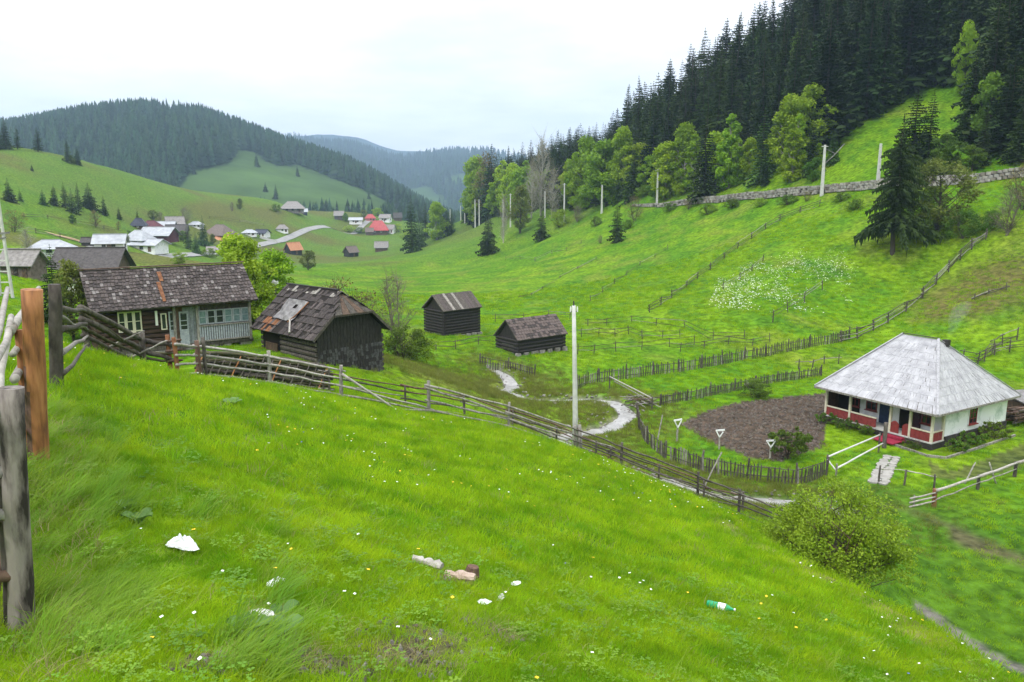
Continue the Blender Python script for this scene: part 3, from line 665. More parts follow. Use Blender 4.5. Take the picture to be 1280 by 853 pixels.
ORD = 'leftmost second third fourth fifth sixth seventh eighth ninth tenth eleventh twelfth thirteenth fourteenth fifteenth sixteenth seventeenth eighteenth nineteenth twentieth twenty-first twenty-second twenty-third twenty-fourth twenty-fifth twenty-sixth twenty-seventh twenty-eighth twenty-ninth thirtieth thirty-first thirty-second thirty-third thirty-fourth thirty-fifth thirty-sixth thirty-seventh thirty-eighth thirty-ninth fortieth'.split()
ORD += ['forty-'+q for q in ORD[:0]+['first']+ORD[1:9]]+['fiftieth']+['fifty-'+q for q in ['first']+ORD[1:9]]
wcount = {}
for (a, b, t, k, w) in LT:
    g = G(a, b); 
    if rail_side(g.x, g.y) < 3: g = GD(a, g.y+0); 
    D = g.y
    if 250 > b > 180 or b > 250:
        az = math.atan2(g.x, g.y); rr = np.interp(az, [math.atan2(q[0], q[1]) for q in RAIL], [math.hypot(*q) for q in RAIL]); D = (rr+U(6, 22))*math.cos(az); g = GD(a, D)
    d = proj(g)[2]; h = (proj(g)[1]-t)/FPX*d
    free(g.x, g.y, 0)
    wcount[k] = wcount.get(k, 0)+1; od = ORD[wcount[k]-1]; od = od if wcount[k] == 1 else od+' from the left'
    lab = '%s, %s' % ({'lime': 'bright yellow-green birch below the dark wood', 'fresh': 'fresh green spruce at the edge of the dark wood', 'green': 'leafy green tree at the edge of the dark wood', 'ochre': 'ochre-brown budding tree at the edge of the dark wood', 'spruce': 'dark spruce standing forward between the bright birches', 'bush': 'round bright green bush beside the railway'}[k], od)
    plant(k, g-Vector((0, 0, .2)), h, lab, group={'lime': 'bright young birches below the dark wood', 'fresh': 'fresh green spruces at the wood edge', 'green': 'leafy trees at the wood edge', 'ochre': 'ochre trees at the wood edge', 'spruce': None, 'bush': 'round bushes beside the railway'}[k], wide=w*1.05)
# dark spruces
cand = []
r2 = random.Random(5)
while tries < 60000:
    tries += 1
    az = math.atan(r2.uniform((560-CX)/FPX, (1420-CX)/FPX)); rr = float(np.interp(az, [math.atan2(q[0], q[1]) for q in RAIL], [math.hypot(*q) for q in RAIL]))
    up = r2.uniform(5, 150)**1.0; r = rr+up; x = math.sin(az)*r; y = math.cos(az)*r
    if free(x, y, 3.6 if up < 60 else 4.6): cand.append((x, y, up))
    if len(cand) > 1900: break
X = np.array([c[0] for c in cand]); Y = np.array([c[1] for c in cand]); UPP = np.array([c[2] for c in cand]); Z = H(X, Y)
px, py = project_arr(X, Y, Z)
SKX = [560,580,590,600,613,630,640,660,690,720,760,775,785,800,830,870,900,940,960,1000,1050]; SKY_ = [300,262,228,205,190,186,188,182,172,160,160,112,95,92,72,45,22,10,2,-40,-120]
top_lim = np.interp(px, SKX, SKY_)
hh = rng.uniform(14, 27, len(X)); dd = Y*cp-Z*sp
front = UPP < 16; hh = np.where(front, rng.uniform(7, 15, len(X)), hh)
topy = py-hh/dd*FPX
lim = top_lim+rng.uniform(-5, 14, len(X)); hh = np.where(topy < lim, (py-lim)*dd/FPX, hh)
cl = inpoly(px, py, CLEAR)
# trees in front of the clearing would hide it
clear_az = (px > 1035) & (px < 1215) & (py > 150)
keep = (~cl) & (~clear_az) & (hh > 6) & (px < 1400) & (px > 565)
X, Y, Z, hh, px, py, dd, UPP = [a[keep] for a in (X, Y, Z, hh, px, py, dd, UPP)]
vis = np.where((px < 1290), hh/dd, 0)*(1+.6*(UPP < 50)); order = np.argsort(-vis)
for k in order[:270]:
    g = Vector((X[k], Y[k], Z[k]-.2)); lt = False
    plant('fresh' if lt else 'spruce', g, float(hh[k]), 'fresh green young spruce at the edge of the dark wood above the railway' if lt else 'tall dark spruce in the dense wood above the railway',
          group='fresh green spruces at the wood edge' if lt else 'dark spruces of the wood above the railway', wide=U(.75, 1.4))
rest = order[270:]; m = len(rest); ww = hh[rest]*rng.uniform(.85, 1.25, m)
scatter('spruce_wood', np.stack([X[rest], Y[rest], Z[rest]-.3], 1), np.stack([np.zeros(m), np.zeros(m), rng.uniform(0, 6.28, m)], 1), np.stack([ww, ww, hh[rest]], 1), rng.integers(0, 4, m), SPR, label='dark spruces deeper in the wood above the railway')
# trees on the bright clearing and to its right, one by one
for (a, b, t, k, w, lab, var) in [
    (1140,222,112,'spruce',1.25,'broad dark spruce behind the big pine beside the bright hillside clearing',3),
    (1157,222,118,'spruce',1.1,'narrower dark spruce just right of the broad one on the hillside clearing',1),
    (1210,180,62,'spruce',1.15,'tall dark spruce standing on the upper right of the bright clearing',0),
    (1040,205,165,'fresh',1.2,'small green spruce at the left foot of the bright clearing',1),
    (1258,190,68,'spruce',1.35,'big dark spruce at the right edge above the stone wall',3),
    (1275,170,80,'ochre',.8,'ochre-leaved tree at the right edge of the photo above the stone wall',1),
    (1236,185,92,'green',.9,'olive green tree between dark spruces above the stone wall',1),
    (1180,222,168,'green',1.3,'low leafy tree right of the pine by the stone wall',0),
    (1215,215,182,'green',1.5,'spreading green shrub tree against the stone wall below the spruces',0)]:
    g = G(a, b); d = proj(g)[2]; plant(k, g, (b-t)/FPX*d, lab, wide=w, var=var)
# ------------------------------------------------------------------ trees on the near side of the railway
PINE = spruce_mesh('pine crown', 77, 50, .185, .20, nb=16, droop=.42, ragged=.8, fr=.11, segs=10, gap=.25)
g = G(1116, 318); h = (318-150)/FPX*proj(g)[2]
t = thing('pine_tree', 'big dark ragged spruce with bare lower trunk standing alone in front of the railway', 'tree', g)
inst('trunk', trunk_mesh('big pine trunk', r0=.016, seed=9), t, scl=(h,)*3); inst('crown', PINE, t, scl=(h*.92, h*.92, h))
for (a, b, t, k, w, lab, var) in [
    (610,318,265,'spruce',1.15,'dark conical spruce leftmost of the three on the green slope below the railway',3),
    (677,301,262,'spruce',1.3,'short dark broad spruce in the middle of the three below the railway',1),
    (771,303,250,'spruce',1.2,'dark oval spruce rightmost of the three on the green slope',0),
    (515,316,246,'spruce',1.05,'tall dark green spruce at the valley end beside the far village',0),
    (524,310,262,'fresh',1.1,'lighter green spruce leaning on the right of the tallest one at the valley end',0),
    (532,300,255,'spruce',1.0,'slim dark spruce behind the yellow-green tree at the valley end',2),
    (546,300,253,'lime',1.3,'yellow-green bushy tree among spruces at the valley end',1),
    (559,295,258,'spruce',1.0,'small dark spruce right of the yellow-green tree at the valley end',1),
    (565,291,262,'fresh',1.1,'small green spruce at the right end of the valley-end trees',0),
    (676,270,172,'bare',.6,'tall pale almost leafless tree above the railway cutting',1),
    (664,274,200,'bare',.6,'shorter pale bare tree left of the tall leafless one',1),
    (690,272,210,'bare',.9,'thin grey bare tree right of the tall leafless one',1),
    (629,304,245,'bare',.5,'thin bare tree with a straight stem on the slope left of the railway masts',1),
    (650,292,232,'olive',1.0,'olive-leaved small tree below the railway at the left end',1),
    (722,278,256,'bare',1.3,'grey twiggy round shrub tree just below the railway wall',0),
    (700,284,262,'bush',1.1,'bright green bush below the railway between two small trees',1),
    (750,305,293,'bare',1.2,'tiny bare round tree left of the oval spruce on the slope',0),
    (793,277,245,'ochre',1.0,'ochre blossoming fruit tree right of the oval spruce below the railway',0),
    (745,283,270,'bush',1.0,'small dark green bush left of the oval spruce',0),
    (786,286,274,'bush',1.3,'low bush at the foot of the ochre fruit tree',0),
    (1172,290,198,'olive',1.25,'spreading olive-green tree right of the big ragged spruce',0),
    (1150,296,235,'bush',1.0,'dark bush under the spreading olive-green tree',0),
    (1205,298,262,'bush',1.1,'low dark bush right of the spreading olive tree',0),
    (1257,295,232,'bare',1.1,'bare twiggy tree at the right end by the railway wall',0),
    (1278,262,200,'ochre',1.0,'brownish twiggy tree cut by the right edge of the photo',0),
    (1240,288,262,'bush',1.0,'brownish green bush at the foot of the bare tree on the right',0),
    (1070,262,248,'bush',1.6,'low bush under the stone wall left of the big ragged spruce',0),
    (885,268,254,'bush',1.5,'low green scrub bush at the foot of the stone wall',0),
    (950,258,247,'bush',1.6,'flat green scrub bush below the middle of the stone wall',1),
    (497,425,335,'bare',.95,'bare thin grey tree on the bank behind the dark gable barn',0),
    (838,264,253,'bush',1.6,'flat scrub bush under the left end of the stone wall',0),
    (915,260,248,'bush',1.8,'wide scrub bush hiding the foot of the stone wall',0),
    (985,256,243,'bush',1.8,'long flat scrub bush left of the mast with the slanting arm',0),
    (1008,252,239,'ochre',1.5,'brownish scrub beside the mast with the slanting arm',0),
    (1052,252,240,'bush',1.7,'scrub bush right of the mast with the slanting arm',0),
    (860,262,250,'ochre',1.5,'brownish scrub at the foot of the stone wall',0),
    (943,497,472,'bush',1.4,'round dark green shrub beside the kitchen garden fence',0)]:
    px_plant(k, a, b, t, lab, wide=w, var=var)
# ------------------------------------------------------------------ left side of the valley
for i, (a, b, t, k, w, lab) in enumerate([
    (8,186,148,'spruce',1.2,'dark spruce at the left edge on the skyline pasture'),
    (-6,186,143,'spruce',1.2,'dark spruce cut by the left edge on the skyline'),
    (22,187,158,'spruce',1.2,'third dark spruce from the left edge on the skyline pasture'),
    (48,190,160,'spruce',1.5,'broad dark spruce standing apart on the skyline pasture'),
    (86,204,176,'spruce',1.2,'faint dark spruce behind the crest right of the broad one'),
    (97,206,185,'spruce',1.2,'small spruce on the crest at the right end of the skyline group'),
    (40,214,205,'spruce',1.5,'tiny lone spruce in the middle of the left pasture'),
    (12,252,223,'spruce',1.3,'dark spruce left of the small one on the left valley side'),
    (26,252,235,'fresh',1.2,'small green spruce beside the dark one on the left valley side'),
    (54,256,236,'fresh',1.3,'green spruce at the left end of the clump on the left valley side'),
    (68,257,231,'spruce',1.2,'dark spruce second in the clump on the left valley side'),
    (82,260,229,'spruce',1.4,'darkest spruce in the middle of the clump on the left valley side'),
    (91,266,236,'fresh',1.2,'bright green spruce in front of the darkest one of the clump'),
    (99,264,229,'spruce',1.2,'tall dark spruce right of the bright green one in the clump'),
    (112,262,229,'spruce',1.5,'broad dark spruce near the right end of the clump'),
    (131,270,245,'spruce',1.1,'slim dark spruce at the right end of the clump'),
    (149,275,259,'spruce',1.2,'small lone dark spruce between clump and village'),
    (172,278,262,'spruce',1.2,'small dark spruce above the blue-roofed village house'),
    (236,312,276,'fresh',.9,'narrow green spruce left of the tall one in the near village'),
    (255,308,270,'fresh',1.0,'tall green spruce among the white houses of the near village'),
    (246,318,290,'fresh',1.1,'small green spruce in front of the two village spruces'),
    (91,280,268,'green',1.3,'round dark green tree on the left valley side'),
    (218,300,287,'olive',1.5,'olive tree in front of the long-roofed village house'),
    (192,275,262,'olive',1.5,'ochre green tree behind the red village roof'),
    (233,280,258,'bare',1.4,'grey bare tree behind the village houses'),
    (290,265,252,'bare',1.0,'thin bare tree on the pasture above the village'),
    (224,330,315,'bush',1.4,'small green bush below the village road'),
    (120,285,262,'ochre',1.2,'brownish bare tree left of the white gabled village house'),
    (35,320,285,'bare',1.2,'bare brown tree above the small left house'),
    (18,290,262,'ochre',1.4,'rusty brown thicket tree on the left valley side'),
    (300,262,248,'olive',1.3,'small olive tree on the pasture crest above the village'),
    (508,300,288,'bush',1.3,'grey green bush beside the small far hut'),
    (385,338,312,'olive',1.2,'thin olive tree right of the small brown hut'),
    (345,265,255,'bush',1.2,'bush beside the house on the pasture crest'),
    (157,304,292,'olive',1.3,'small olive tree right of the white gabled house'),
    (163,298,288,'green',1.3,'round green tree above the big tin-roofed house'),
    (229,302,288,'green',1.3,'round green tree left of the village spruces'),
    (266,306,292,'olive',1.2,'olive tree between village spruces and broad barn'),
    (262,322,310,'bush',1.5,'green bush below the road beside the board shed'),
    (300,308,297,'green',1.2,'green tree right of the orange-roofed shed'),
    (200,276,264,'bare',1.3,'bare tree behind the maroon village roof'),
    (148,288,276,'ochre',1.2,'ochre tree above the white gabled house'),
    (432,277,266,'green',1.3,'green tree at the left end of the far village'),
    (455,272,262,'olive',1.3,'yellowish tree behind the far village'),
    (472,270,260,'bush',1.3,'green bush behind the far village'),
    (437,290,282,'bush',1.8,'dark green scrub beside the far village road'),
    (450,291,284,'bush',1.8,'grey green scrub left of the bright red roof'),
    (497,290,280,'bush',1.3,'bush right of the white gabled far house')]):
    px_plant(k, a, b, t, lab, wide=w)
for (a, b, t, D, k, w, lab, var) in [
    (315,388,300,58,'lime',1.0,'big yellow-green leafy tree behind the log house',2),
    (345,372,312,66,'lime',1.3,'lower yellow-green tree right of the big one behind the log house',1),
    (300,345,292,75,'lime',1.1,'yellow-green tree farthest behind the log house roof',1),
    (72,395,306,44,'spruce',1.0,'small dark bushy conifer left of the log house',3),
    (92,395,322,42,'olive',.9,'olive twiggy shrub tree between dark conifer and log house',1),
    (425,400,347,52,'ochre',1.3,'ochre twiggy bush behind the dark gable barn roof',0),
    (458,420,362,50,'ochre',1.2,'lower ochre bush right behind the dark gable barn',0),
    (505,440,405,53,'bush',1.3,'green bush on the bank right of the dark gable barn',0),
    (520,440,412,56,'bush',1.2,'yellowish green bush on the bank below the bare tree',1)]:
    px_plant(k, a, b, t, lab, D=D, wide=w, var=var)
# ------------------------------------------------------------------ wood and building materials
m_grey = mat('weathered grey wood', (.10,.09,.075), (.34,.32,.29), rough=.85, scale=3.5, stretch=(3,3,1.2), bump=.7, rnd=.18)
m_greyd = mat('dark weathered wood', (.032,.026,.021), (.125,.11,.094), rough=.85, scale=4, stretch=(2,2,1), bump=.7, rnd=.2)
m_brownw = mat('brown wet wood', (.05,.032,.022), (.16,.10,.07), rough=.75, scale=4, stretch=(2,2,1), bump=.6, rnd=.2)
m_orange = mat('freshly peeled orange wood', (.13,.055,.028), (.42,.20,.08), rough=.7, scale=5, stretch=(4,4,.6), bump=.3, c3=(.30,.13,.05))
m_barkp = mat('brown bark strip', (.06,.04,.032), (.19,.11,.075), rough=.9, scale=7, stretch=(3,3,.8), bump=.8)
m_birchp = mat('peeling grey birch post', (.030,.025,.022), (.24,.215,.19), rough=.85, scale=5, stretch=(2,2,.5), bump=.9, contrast=(.40,.58), c3=(.15,.13,.115))
m_rail = mat('pale bleached pole', (.20,.18,.16), (.44,.42,.38), rough=.8, scale=4, stretch=(2,2,2), bump=.4, rnd=.15)
m_mossy = mat('mossy brushwood', (.035,.035,.018), (.12,.115,.06), rough=.95, scale=4, bump=.9, rnd=.2)
m_shA = mat('weathered shingle', (.045,.036,.034), (.115,.094,.088), rough=.85, scale=9, bump=.5)
m_shB = mat('dark shingle', (.024,.019,.018), (.070,.058,.054), rough=.85, scale=9, bump=.5)
m_shC = mat('bleached shingle', (.12,.105,.10), (.23,.21,.20), rough=.85, scale=9, bump=.4)
m_black = mat('tarred black boards', (.010,.009,.009), (.045,.040,.038), rough=.8, scale=6, stretch=(3,3,.6), bump=.6)
m_blackp = mat('worn black shingle', (.025,.024,.025), (.095,.092,.094), rough=.75, scale=8, bump=.5)
m_log = mat('old brown logs', (.022,.013,.009), (.085,.052,.035), rough=.85, scale=3, stretch=(.5,2,4), bump=.6)
m_bluegrey = mat('blue grey painted wood', (.12,.135,.145), (.27,.29,.305), rough=.8, scale=7, bump=.4)
m_palebl = mat('pale blue grey paint', (.22,.245,.27), (.40,.43,.46), rough=.8, scale=9, bump=.4)
m_cream = mat('cream paint', (.50,.46,.34), (.66,.62,.50), rough=.7, scale=8, bump=.15)
m_white = mat('white limewash', (.50,.51,.52), (.78,.79,.80), rough=.9, scale=1.2, contrast=(.3,.5), bump=.15)
m_mould = mat('limewash with green damp', (.42,.50,.46), (.78,.80,.80), rough=.9, scale=.9, bump=.2, contrast=(.34,.48))
m_red = mat('dark red paint', (.15,.022,.022), (.26,.045,.04), rough=.7, scale=5, bump=.15)
m_glass = mat('dark window glass', (.012,.015,.018), (.03,.036,.04), rough=.08, scale=2, bump=0, spec=.6)
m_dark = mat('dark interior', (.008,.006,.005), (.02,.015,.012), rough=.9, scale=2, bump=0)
m_plinth = mat('dark tarred plinth', (.02,.018,.017), (.05,.045,.04), rough=.9, scale=4, bump=.4)
m_stone = mat('grey field stone', (.12,.11,.10), (.30,.285,.27), rough=.9, scale=4, bump=.6, rnd=.25)
m_stone2 = mat('pale dressed stone', (.20,.18,.165), (.44,.41,.38), rough=.9, scale=1.5, bump=.5)
m_stone3 = mat('brown stained stone', (.10,.085,.07), (.26,.23,.20), rough=.9, scale=1.5, bump=.5)
m_conc = mat('light concrete', (.42,.42,.40), (.60,.60,.57), rough=.8, scale=3, bump=.2)
m_metal = mat('bare grey sheet metal', (.09,.085,.085), (.26,.25,.25), rough=.6, scale=3, bump=.2, metal=.0)
m_rust = mat('rusty metal', (.10,.038,.018), (.26,.115,.05), rough=.85, scale=6, bump=.4)
m_wires = mat('dark steel', (.03,.03,.03), (.08,.08,.08), rough=.5, scale=3, bump=0)
m_roofw = mat('silver bleached roof shingle', (.25,.25,.265), (.46,.46,.48), rough=.8, scale=1.6, stretch=(1,1,.8), bump=.3)
m_roofw2 = mat('greyer bleached roof shingle', (.23,.23,.245), (.42,.42,.44), rough=.8, scale=5, stretch=(2,2,.6), bump=.3)
m_porc = mat('white ceramic', (.75,.75,.72), rough=.3, scale=1, bump=0)
# ------------------------------------------------------------------ fences
def wavy(p, q, n=5, a=.03, sag=0):
    p = Vector(p); q = Vector(q); L = []
    for i in range(n):
        t = i/(n-1); v = p.lerp(q, t); e = 0 if i in (0, n-1) else 1
        L.append(v+Vector((U(-a, a), U(-a, a), U(-a, a)-sag*4*t*(1-t)))*e)
    return L
def post(parent, g, h, r, m, lean=(0, 0), jit=.08, top=None, n=9, name='post', label=None, sink=.25):
    b = MB(); k = 6
    pts = [Vector((lean[0]*h*i/k+U(-.006, .006), lean[1]*h*i/k+U(-.006, .006), -sink+(h+sink)*i/k)) for i in range(k+1)]
    b.tube(pts, [r*1.12, r*1.05, r, r, r*.97, r*.94, r*.9], n, jit=jit)
    o = b.build(name, m, parent, smooth_=True, loc=Vector(g)-parent.location)
    for p in o.data.polygons:
        if len(p.vertices) > 4: p.use_smooth = False
    if label: o['label'] = label
    return o
def rail(parent, p, q, r, m, a=.02, sag=0, n=6, name='rail', jit=.06, label=None):
    b = MB(); L = parent.location; P0 = Vector(p)-L
    pts = [v-L-P0 for v in wavy(p, q, 6, a, sag)]
    b.tube(pts, [r*1.1, r, r*.95, r*.9, r*.85, r*.7], n, jit=jit)
    o = b.build(name, m, parent, smooth_=True, loc=P0)
    if label: o['label'] = label
    return o
def rail_fence(name, label, pts, h, pr, levels, rr, pm, rm, cat='fence', group=None, skip=(), lean=.05, ext=.12, dev=.04, drop=None):
    t = thing(name, label, cat, pts[0], 0, group)
    for i, g in enumerate(pts):
        post(t, g, h*U(.9, 1.12), pr*U(.85, 1.15), pm, (U(-lean, lean), U(-lean, lean)), n=7)
    for i in range(len(pts)-1):
        for j, l in enumerate(levels):
            if (i, j) in skip: continue
            a = Vector(pts[i])+Vector((0, 0, l+U(-dev, dev))); b = Vector(pts[i+1])+Vector((0, 0, l+U(-dev, dev)))
            if drop and random.random() < drop: b.z -= U(.2, l)
            d = (b-a).normalized()*ext; off = Vector((-d.y, d.x, 0)).normalized()*pr*U(.8, 1.2)
            rail(t, a-d+off, b+d+off, rr*U(.8, 1.2), rm if not isinstance(rm, list) else random.choice(rm), a=.03)
    return t
def picket_meshes(h, w):
    L = []
    for k in range(5):
        b = MB(); hh = h*U(.86, 1.1); ww = w*U(.75, 1.2)
        b.add([(-ww/2, -.012, -.1), (ww/2, -.012, -.1), (ww/2, .012, -.1), (-ww/2, .012, -.1), (-ww*.45, -.01, hh*.93), (ww*.42, -.01, hh*.9), (ww*.42, .01, hh*.9), (-ww*.45, .01, hh*.93), (U(-.3, .3)*ww, 0, hh)],
              [(0,3,2,1), (0,1,5,4), (1,2,6,5), (2,3,7,6), (3,0,4,7), (4,5,8), (5,6,8), (6,7,8), (7,4,8)])
        L.append(b.mesh('picket', m_greyd if k != 2 else m_grey))
    return L
def resample(pts, step):
    p = np.array([q[:2] for q in pts], float); sg = np.hypot(*np.diff(p, axis=0).T); cu = np.concatenate([[0], np.cumsum(sg)])
    k = max(2, int(round(cu[-1]/step))+1); s = np.linspace(0, cu[-1], k); return [(float(np.interp(v, cu, p[:, 0])), float(np.interp(v, cu, p[:, 1]))) for v in s]
def paling_fence(name, label, pts, h, w, step, single=True, pstep=2.6, miss=.05, cap=290):
    q0 = HV(*pts[0][:2]); t = thing(name, label, 'fence', q0)
    pk = picket_meshes(h, w); P_ = resample(pts, step); joined = MB()
    for i, (x, y) in enumerate(P_[:-1]):
        if random.random() < miss: continue
        a = math.atan2(P_[i+1][1]-y, P_[i+1][0]-x); g = HV(x, y)-q0; me = pk[random.randrange(5)]; rot = (U(-.06, .06), U(-.07, .07), a+U(-.05, .05))
        if single and i < cap: inst('picket', me, t, g, rot, (1, 1, U(.9, 1.08)))
        else:
            M_ = Matrix.Translation(g) @ Matrix.Rotation(rot[2], 4, 'Z') @ Matrix.Rotation(rot[1], 4, 'Y')
            joined.add([M_ @ v.co for v in me.vertices], [tuple(p.vertices) for p in me.polygons])
    if joined.v: joined.build('pickets', m_greyd, t, kind='stuff')
    R_ = resample(pts, pstep)
    for i, (x, y) in enumerate(R_):
        post(t, HV(x, y), h*U(1.05, 1.3), .055, m_greyd, (U(-.08, .08), U(-.08, .08)), n=6)
    for i in range(len(R_)-1):
        for l in (.28*h, .78*h): rail(t, HV(*R_[i], dz=l), HV(*R_[i+1], dz=l), .028, m_greyd, n=5)
    return t
# ---- A: the tall fence at the left edge of the photo
def up(px, py_f, py_t, D):
    """foot on the ground at px, post height from its top pixel"""
    g = GD(px, D); d = proj(g)[2]; return g, (proj(g)[1]-py_t)/FPX*d
gA1, hA1 = up(24, 795, 478, 4.15); gA2, hA2 = up(46, 577, 361, 6.6); gA3, hA3 = up(70, 487, 355, 10.6); gA4, hA4 = up(112, 443, 388, 21)
fA = thing('rail_fence', 'rough pole fence with tall posts at the left edge of the photo', 'fence', gA1)
post(fA, gA1, hA1, .066, m_birchp, (.07, .02), jit=.04, n=14, label='thick grey post with peeling bark')
b = MB(); k = 8; r0 = .082
b.tube([Vector((.014*i, 0, -.25+(hA2+.25)*i/k)) for i in range(k+1)], r0, 16, jit=.03)
o = b.build('post', [m_orange, m_barkp], fA, smooth_=True, loc=gA2-gA1); o['label'] = 'freshly cut orange post with a strip of brown bark'
for p in o.data.polygons:
    c = p.center; ang = math.atan2(c.y, c.x+.05)
    p.material_index = 1 if (-1.75 < ang < -.75 and len(p.vertices) == 4 and c.z > -.1) or (1.2 < ang < 2.4) else 0
    if len(p.vertices) > 4: p.use_smooth = False; p.material_index = 0
# darker bark low on the orange post
post(fA, gA2+Vector((-.13, .15, 0)), hA2*.75, .045, m_orange, (.01, 0), n=9, label='short orange prop beside the tall post')
post(fA, gA3, hA3, .085, m_greyd, (.09, 0), n=12, label='dark grey square-topped post')
post(fA, gA4, hA4*1.02, .075, m_greyd, (-.10, 0), n=9)
post(fA, gA1+Vector((-.11, .12, 0)), hA1*.93, .05, m_greyd, (.07, 0), n=9, label='dark post behind the thick grey one')
for (a, b_, r, m) in [((gA1, .97), (gA2, .74), .038, m_rail), ((gA1, .60), (gA2, .80), .045, m_rail), ((gA1, .90), (gA2, .98), .034, m_rail), ((gA1, .46), (gA2, .30), .03, m_grey), ((gA1, .22), (gA2, .18), .03, m_brownw),
                      ((gA2, .80), (gA3, .93), .05, m_rail), ((gA2, .52), (gA3, .60), .045, m_grey), ((gA2, .42), (gA3, .48), .03, m_greyd), ((gA2, .66), (gA3, .76), .035, m_rail)]:
    p0 = a[0]+Vector((-.09, 0, a[1]*hA1)); p1 = b_[0]+Vector((-.10, 0, b_[1]*hA2)); d = (p1-p0).normalized()
    rail(fA, p0-d*U(.1, .3), p1+d*U(.05, .25), r*.75, m, a=.022, n=12, jit=.03)
# poles running left out of the picture from the first post
for (z, dx, dz, m) in [(1.28, -1.2, .25, m_rail), (.95, -1.4, -.1, m_grey), (.7, -1.0, .3, m_rail), (.35, -1.2, .05, m_brownw)]:
    p0 = gA1+Vector((.05, 0, z)); rail(fA, p0, p0+Vector((dx, -.5, dz)), .030, m, a=.02, n=12, jit=.03)
for (l0, l1, r, m) in [(1.10, 1.12, .06, m_greyd), (.80, .78, .065, m_greyd), (.48, .46, .05, m_grey), (.20, .25, .04, m_greyd), (1.0, .62, .045, m_grey)]:
    rail(fA, gA3+Vector((.12, 0, l0)), gA4+Vector((-.05, .1, l1)), r*.8, m, a=.035, n=12, jit=.03)
# ---- A2: from the leaning post down to the orange posts
gB1, hB1 = up(215, 478, 418, 24.5); gB2, hB2 = up(224, 483, 421, 23.9); gB3, hB3 = up(250, 470, 425, 25.6)
fB = thing('pole_fence', 'heavy dark pole fence sagging towards the twin orange posts by the log house', 'fence', gA4)
gm1, _ = up(180, 462, 400, 24)
post(fB, gm1, 1.35, .10, m_greyd, (.03, 0), n=8, label='thick dark stump post')
gm0, _ = up(150, 455, 410, 23); post(fB, gm0, .8, .05, m_greyd, (.1, 0), n=7)
for (l0, l1, l2, r, m) in [(1.15, 1.1, 1.12, .085, m_greyd), (.85, .80, .66, .08, m_greyd), (.62, .55, .62, .05, m_mossy), (.42, .34, .30, .055, m_greyd), (.12, .12, .08, .05, m_grey), (1.0, .7, .9, .05, m_mossy)]:
    a, c, e = gA4+Vector((0, 0, l0)), gm1+Vector((0, .1, l1)), gB1+Vector((.1, 0, l2))
    rail(fB, a-(c-a).normalized()*.3, c, r, m, a=.04, n=8, jit=.1); rail(fB, c, e, r*.9, m, a=.04, n=8, jit=.1)
for i in range(2):
    a = gA4.lerp(gB1, .2+.3*i)+Vector((0, .9, 0)); rail(fB, a+Vector((-.6, .2, .1)), a+Vector((.5, .3, .6)), .035, random.choice([m_grey, m_rail]), a=.02, n=6, name='brace')
fC = thing('stile_posts', 'two rusty orange posts with short pale rails at the fence corner before the log house', 'stile', gB1)
post(fC, gB1, hB1, .075, m_rust, (-.03, 0), n=9); post(fC, gB2, hB2, .07, m_rust, (-.06, 0), n=9, label='nearer orange post, more peeled'); post(fC, gB3, hB3, .085, m_brownw, (-.02, 0), n=9, label='brown grey corner post')
post(fC, gB3+Vector((.12, .25, 0)), hB3*1.05, .06, m_greyd, (-.02, 0), n=9)
for l in (.22, .58, .88, 1.22):
    a = gB2+Vector((-.35 if l < .3 else 0, -.1, l-.12)); rail(fC, a, gB3+Vector((0, -.1, l*.86+.05)), .042, m_rail, a=.015, n=8)
for l in (.62, .95, 1.25): rail(fC, gB1+Vector((-.1, 0, l)), gB2+Vector((.1, .1, l-.05)), .045, m_brownw, a=.01, n=8)
# ---- D: the long pole fence running down the bank
SL = [(250,470,25.8),(338,484,28),(426,501,29.3),(536,519,31),(636,537,32),(719,565,32.4),(776,588,32.3),(872,625,32),(923,646,31),(985,684,29)]
sp_ = [up(a, b, 0, c)[0] for a, b, c in SL]
fD = thing('pole_fence', 'long grey pole fence running down the bank past the utility pole to the big bush', 'fence', sp_[0])
hts = [0, 1.32, 1.32, 1.38, 1.18, 1.15, 1.2, 1.28, 1.15, 1.1]
for i, g in enumerate(sp_):
    if i: post(fD, g, hts[i], .075 if i < 4 else .06, m_grey if i < 6 else m_greyd, (.05 if i == 2 else U(-.04, .04), 0), n=9)
lv = [(1.12, .045), (.82, .042), (.55, .04), (.18, .045)]
for i in range(len(sp_)-1):
    for j, (l, r) in enumerate(lv):
        if i == 2 and j in (0, 1): continue
        a = sp_[i]+Vector((0, -.05, l*(hts[i] or 1.3)/1.3)); c = sp_[i+1]+Vector((0, -.05, l*hts[i+1]/1.3)); d = (c-a).normalized()
        if i == 2 and j == 2: c = c+Vector((0, 0, -.35))
        if i == 3 and j == 1: a.z += .25; c.z -= .1
        rail(fD, a-d*.15, c+d*.25, r*U(.9, 1.1)*(1 if i < 5 else .8), m_rail if i < 3 and j < 3 else (m_grey if i < 5 else m_greyd), a=.03, n=7)
# fallen pole between the third and fourth post
g1 = sp_[2]+Vector((.1, -.1, 1.0)); g2 = up(497, 513, 0, 30)[0]; rail(fD, g1, g2+Vector((0, -.2, .06)), .05, m_rail, a=.01, n=8, label='broken pole slanting down to the grass'); rail(fD, g2+Vector((0, -.2, .06)), sp_[3]+Vector((0, -.1, .18)), .045, m_grey, a=.01, n=8)
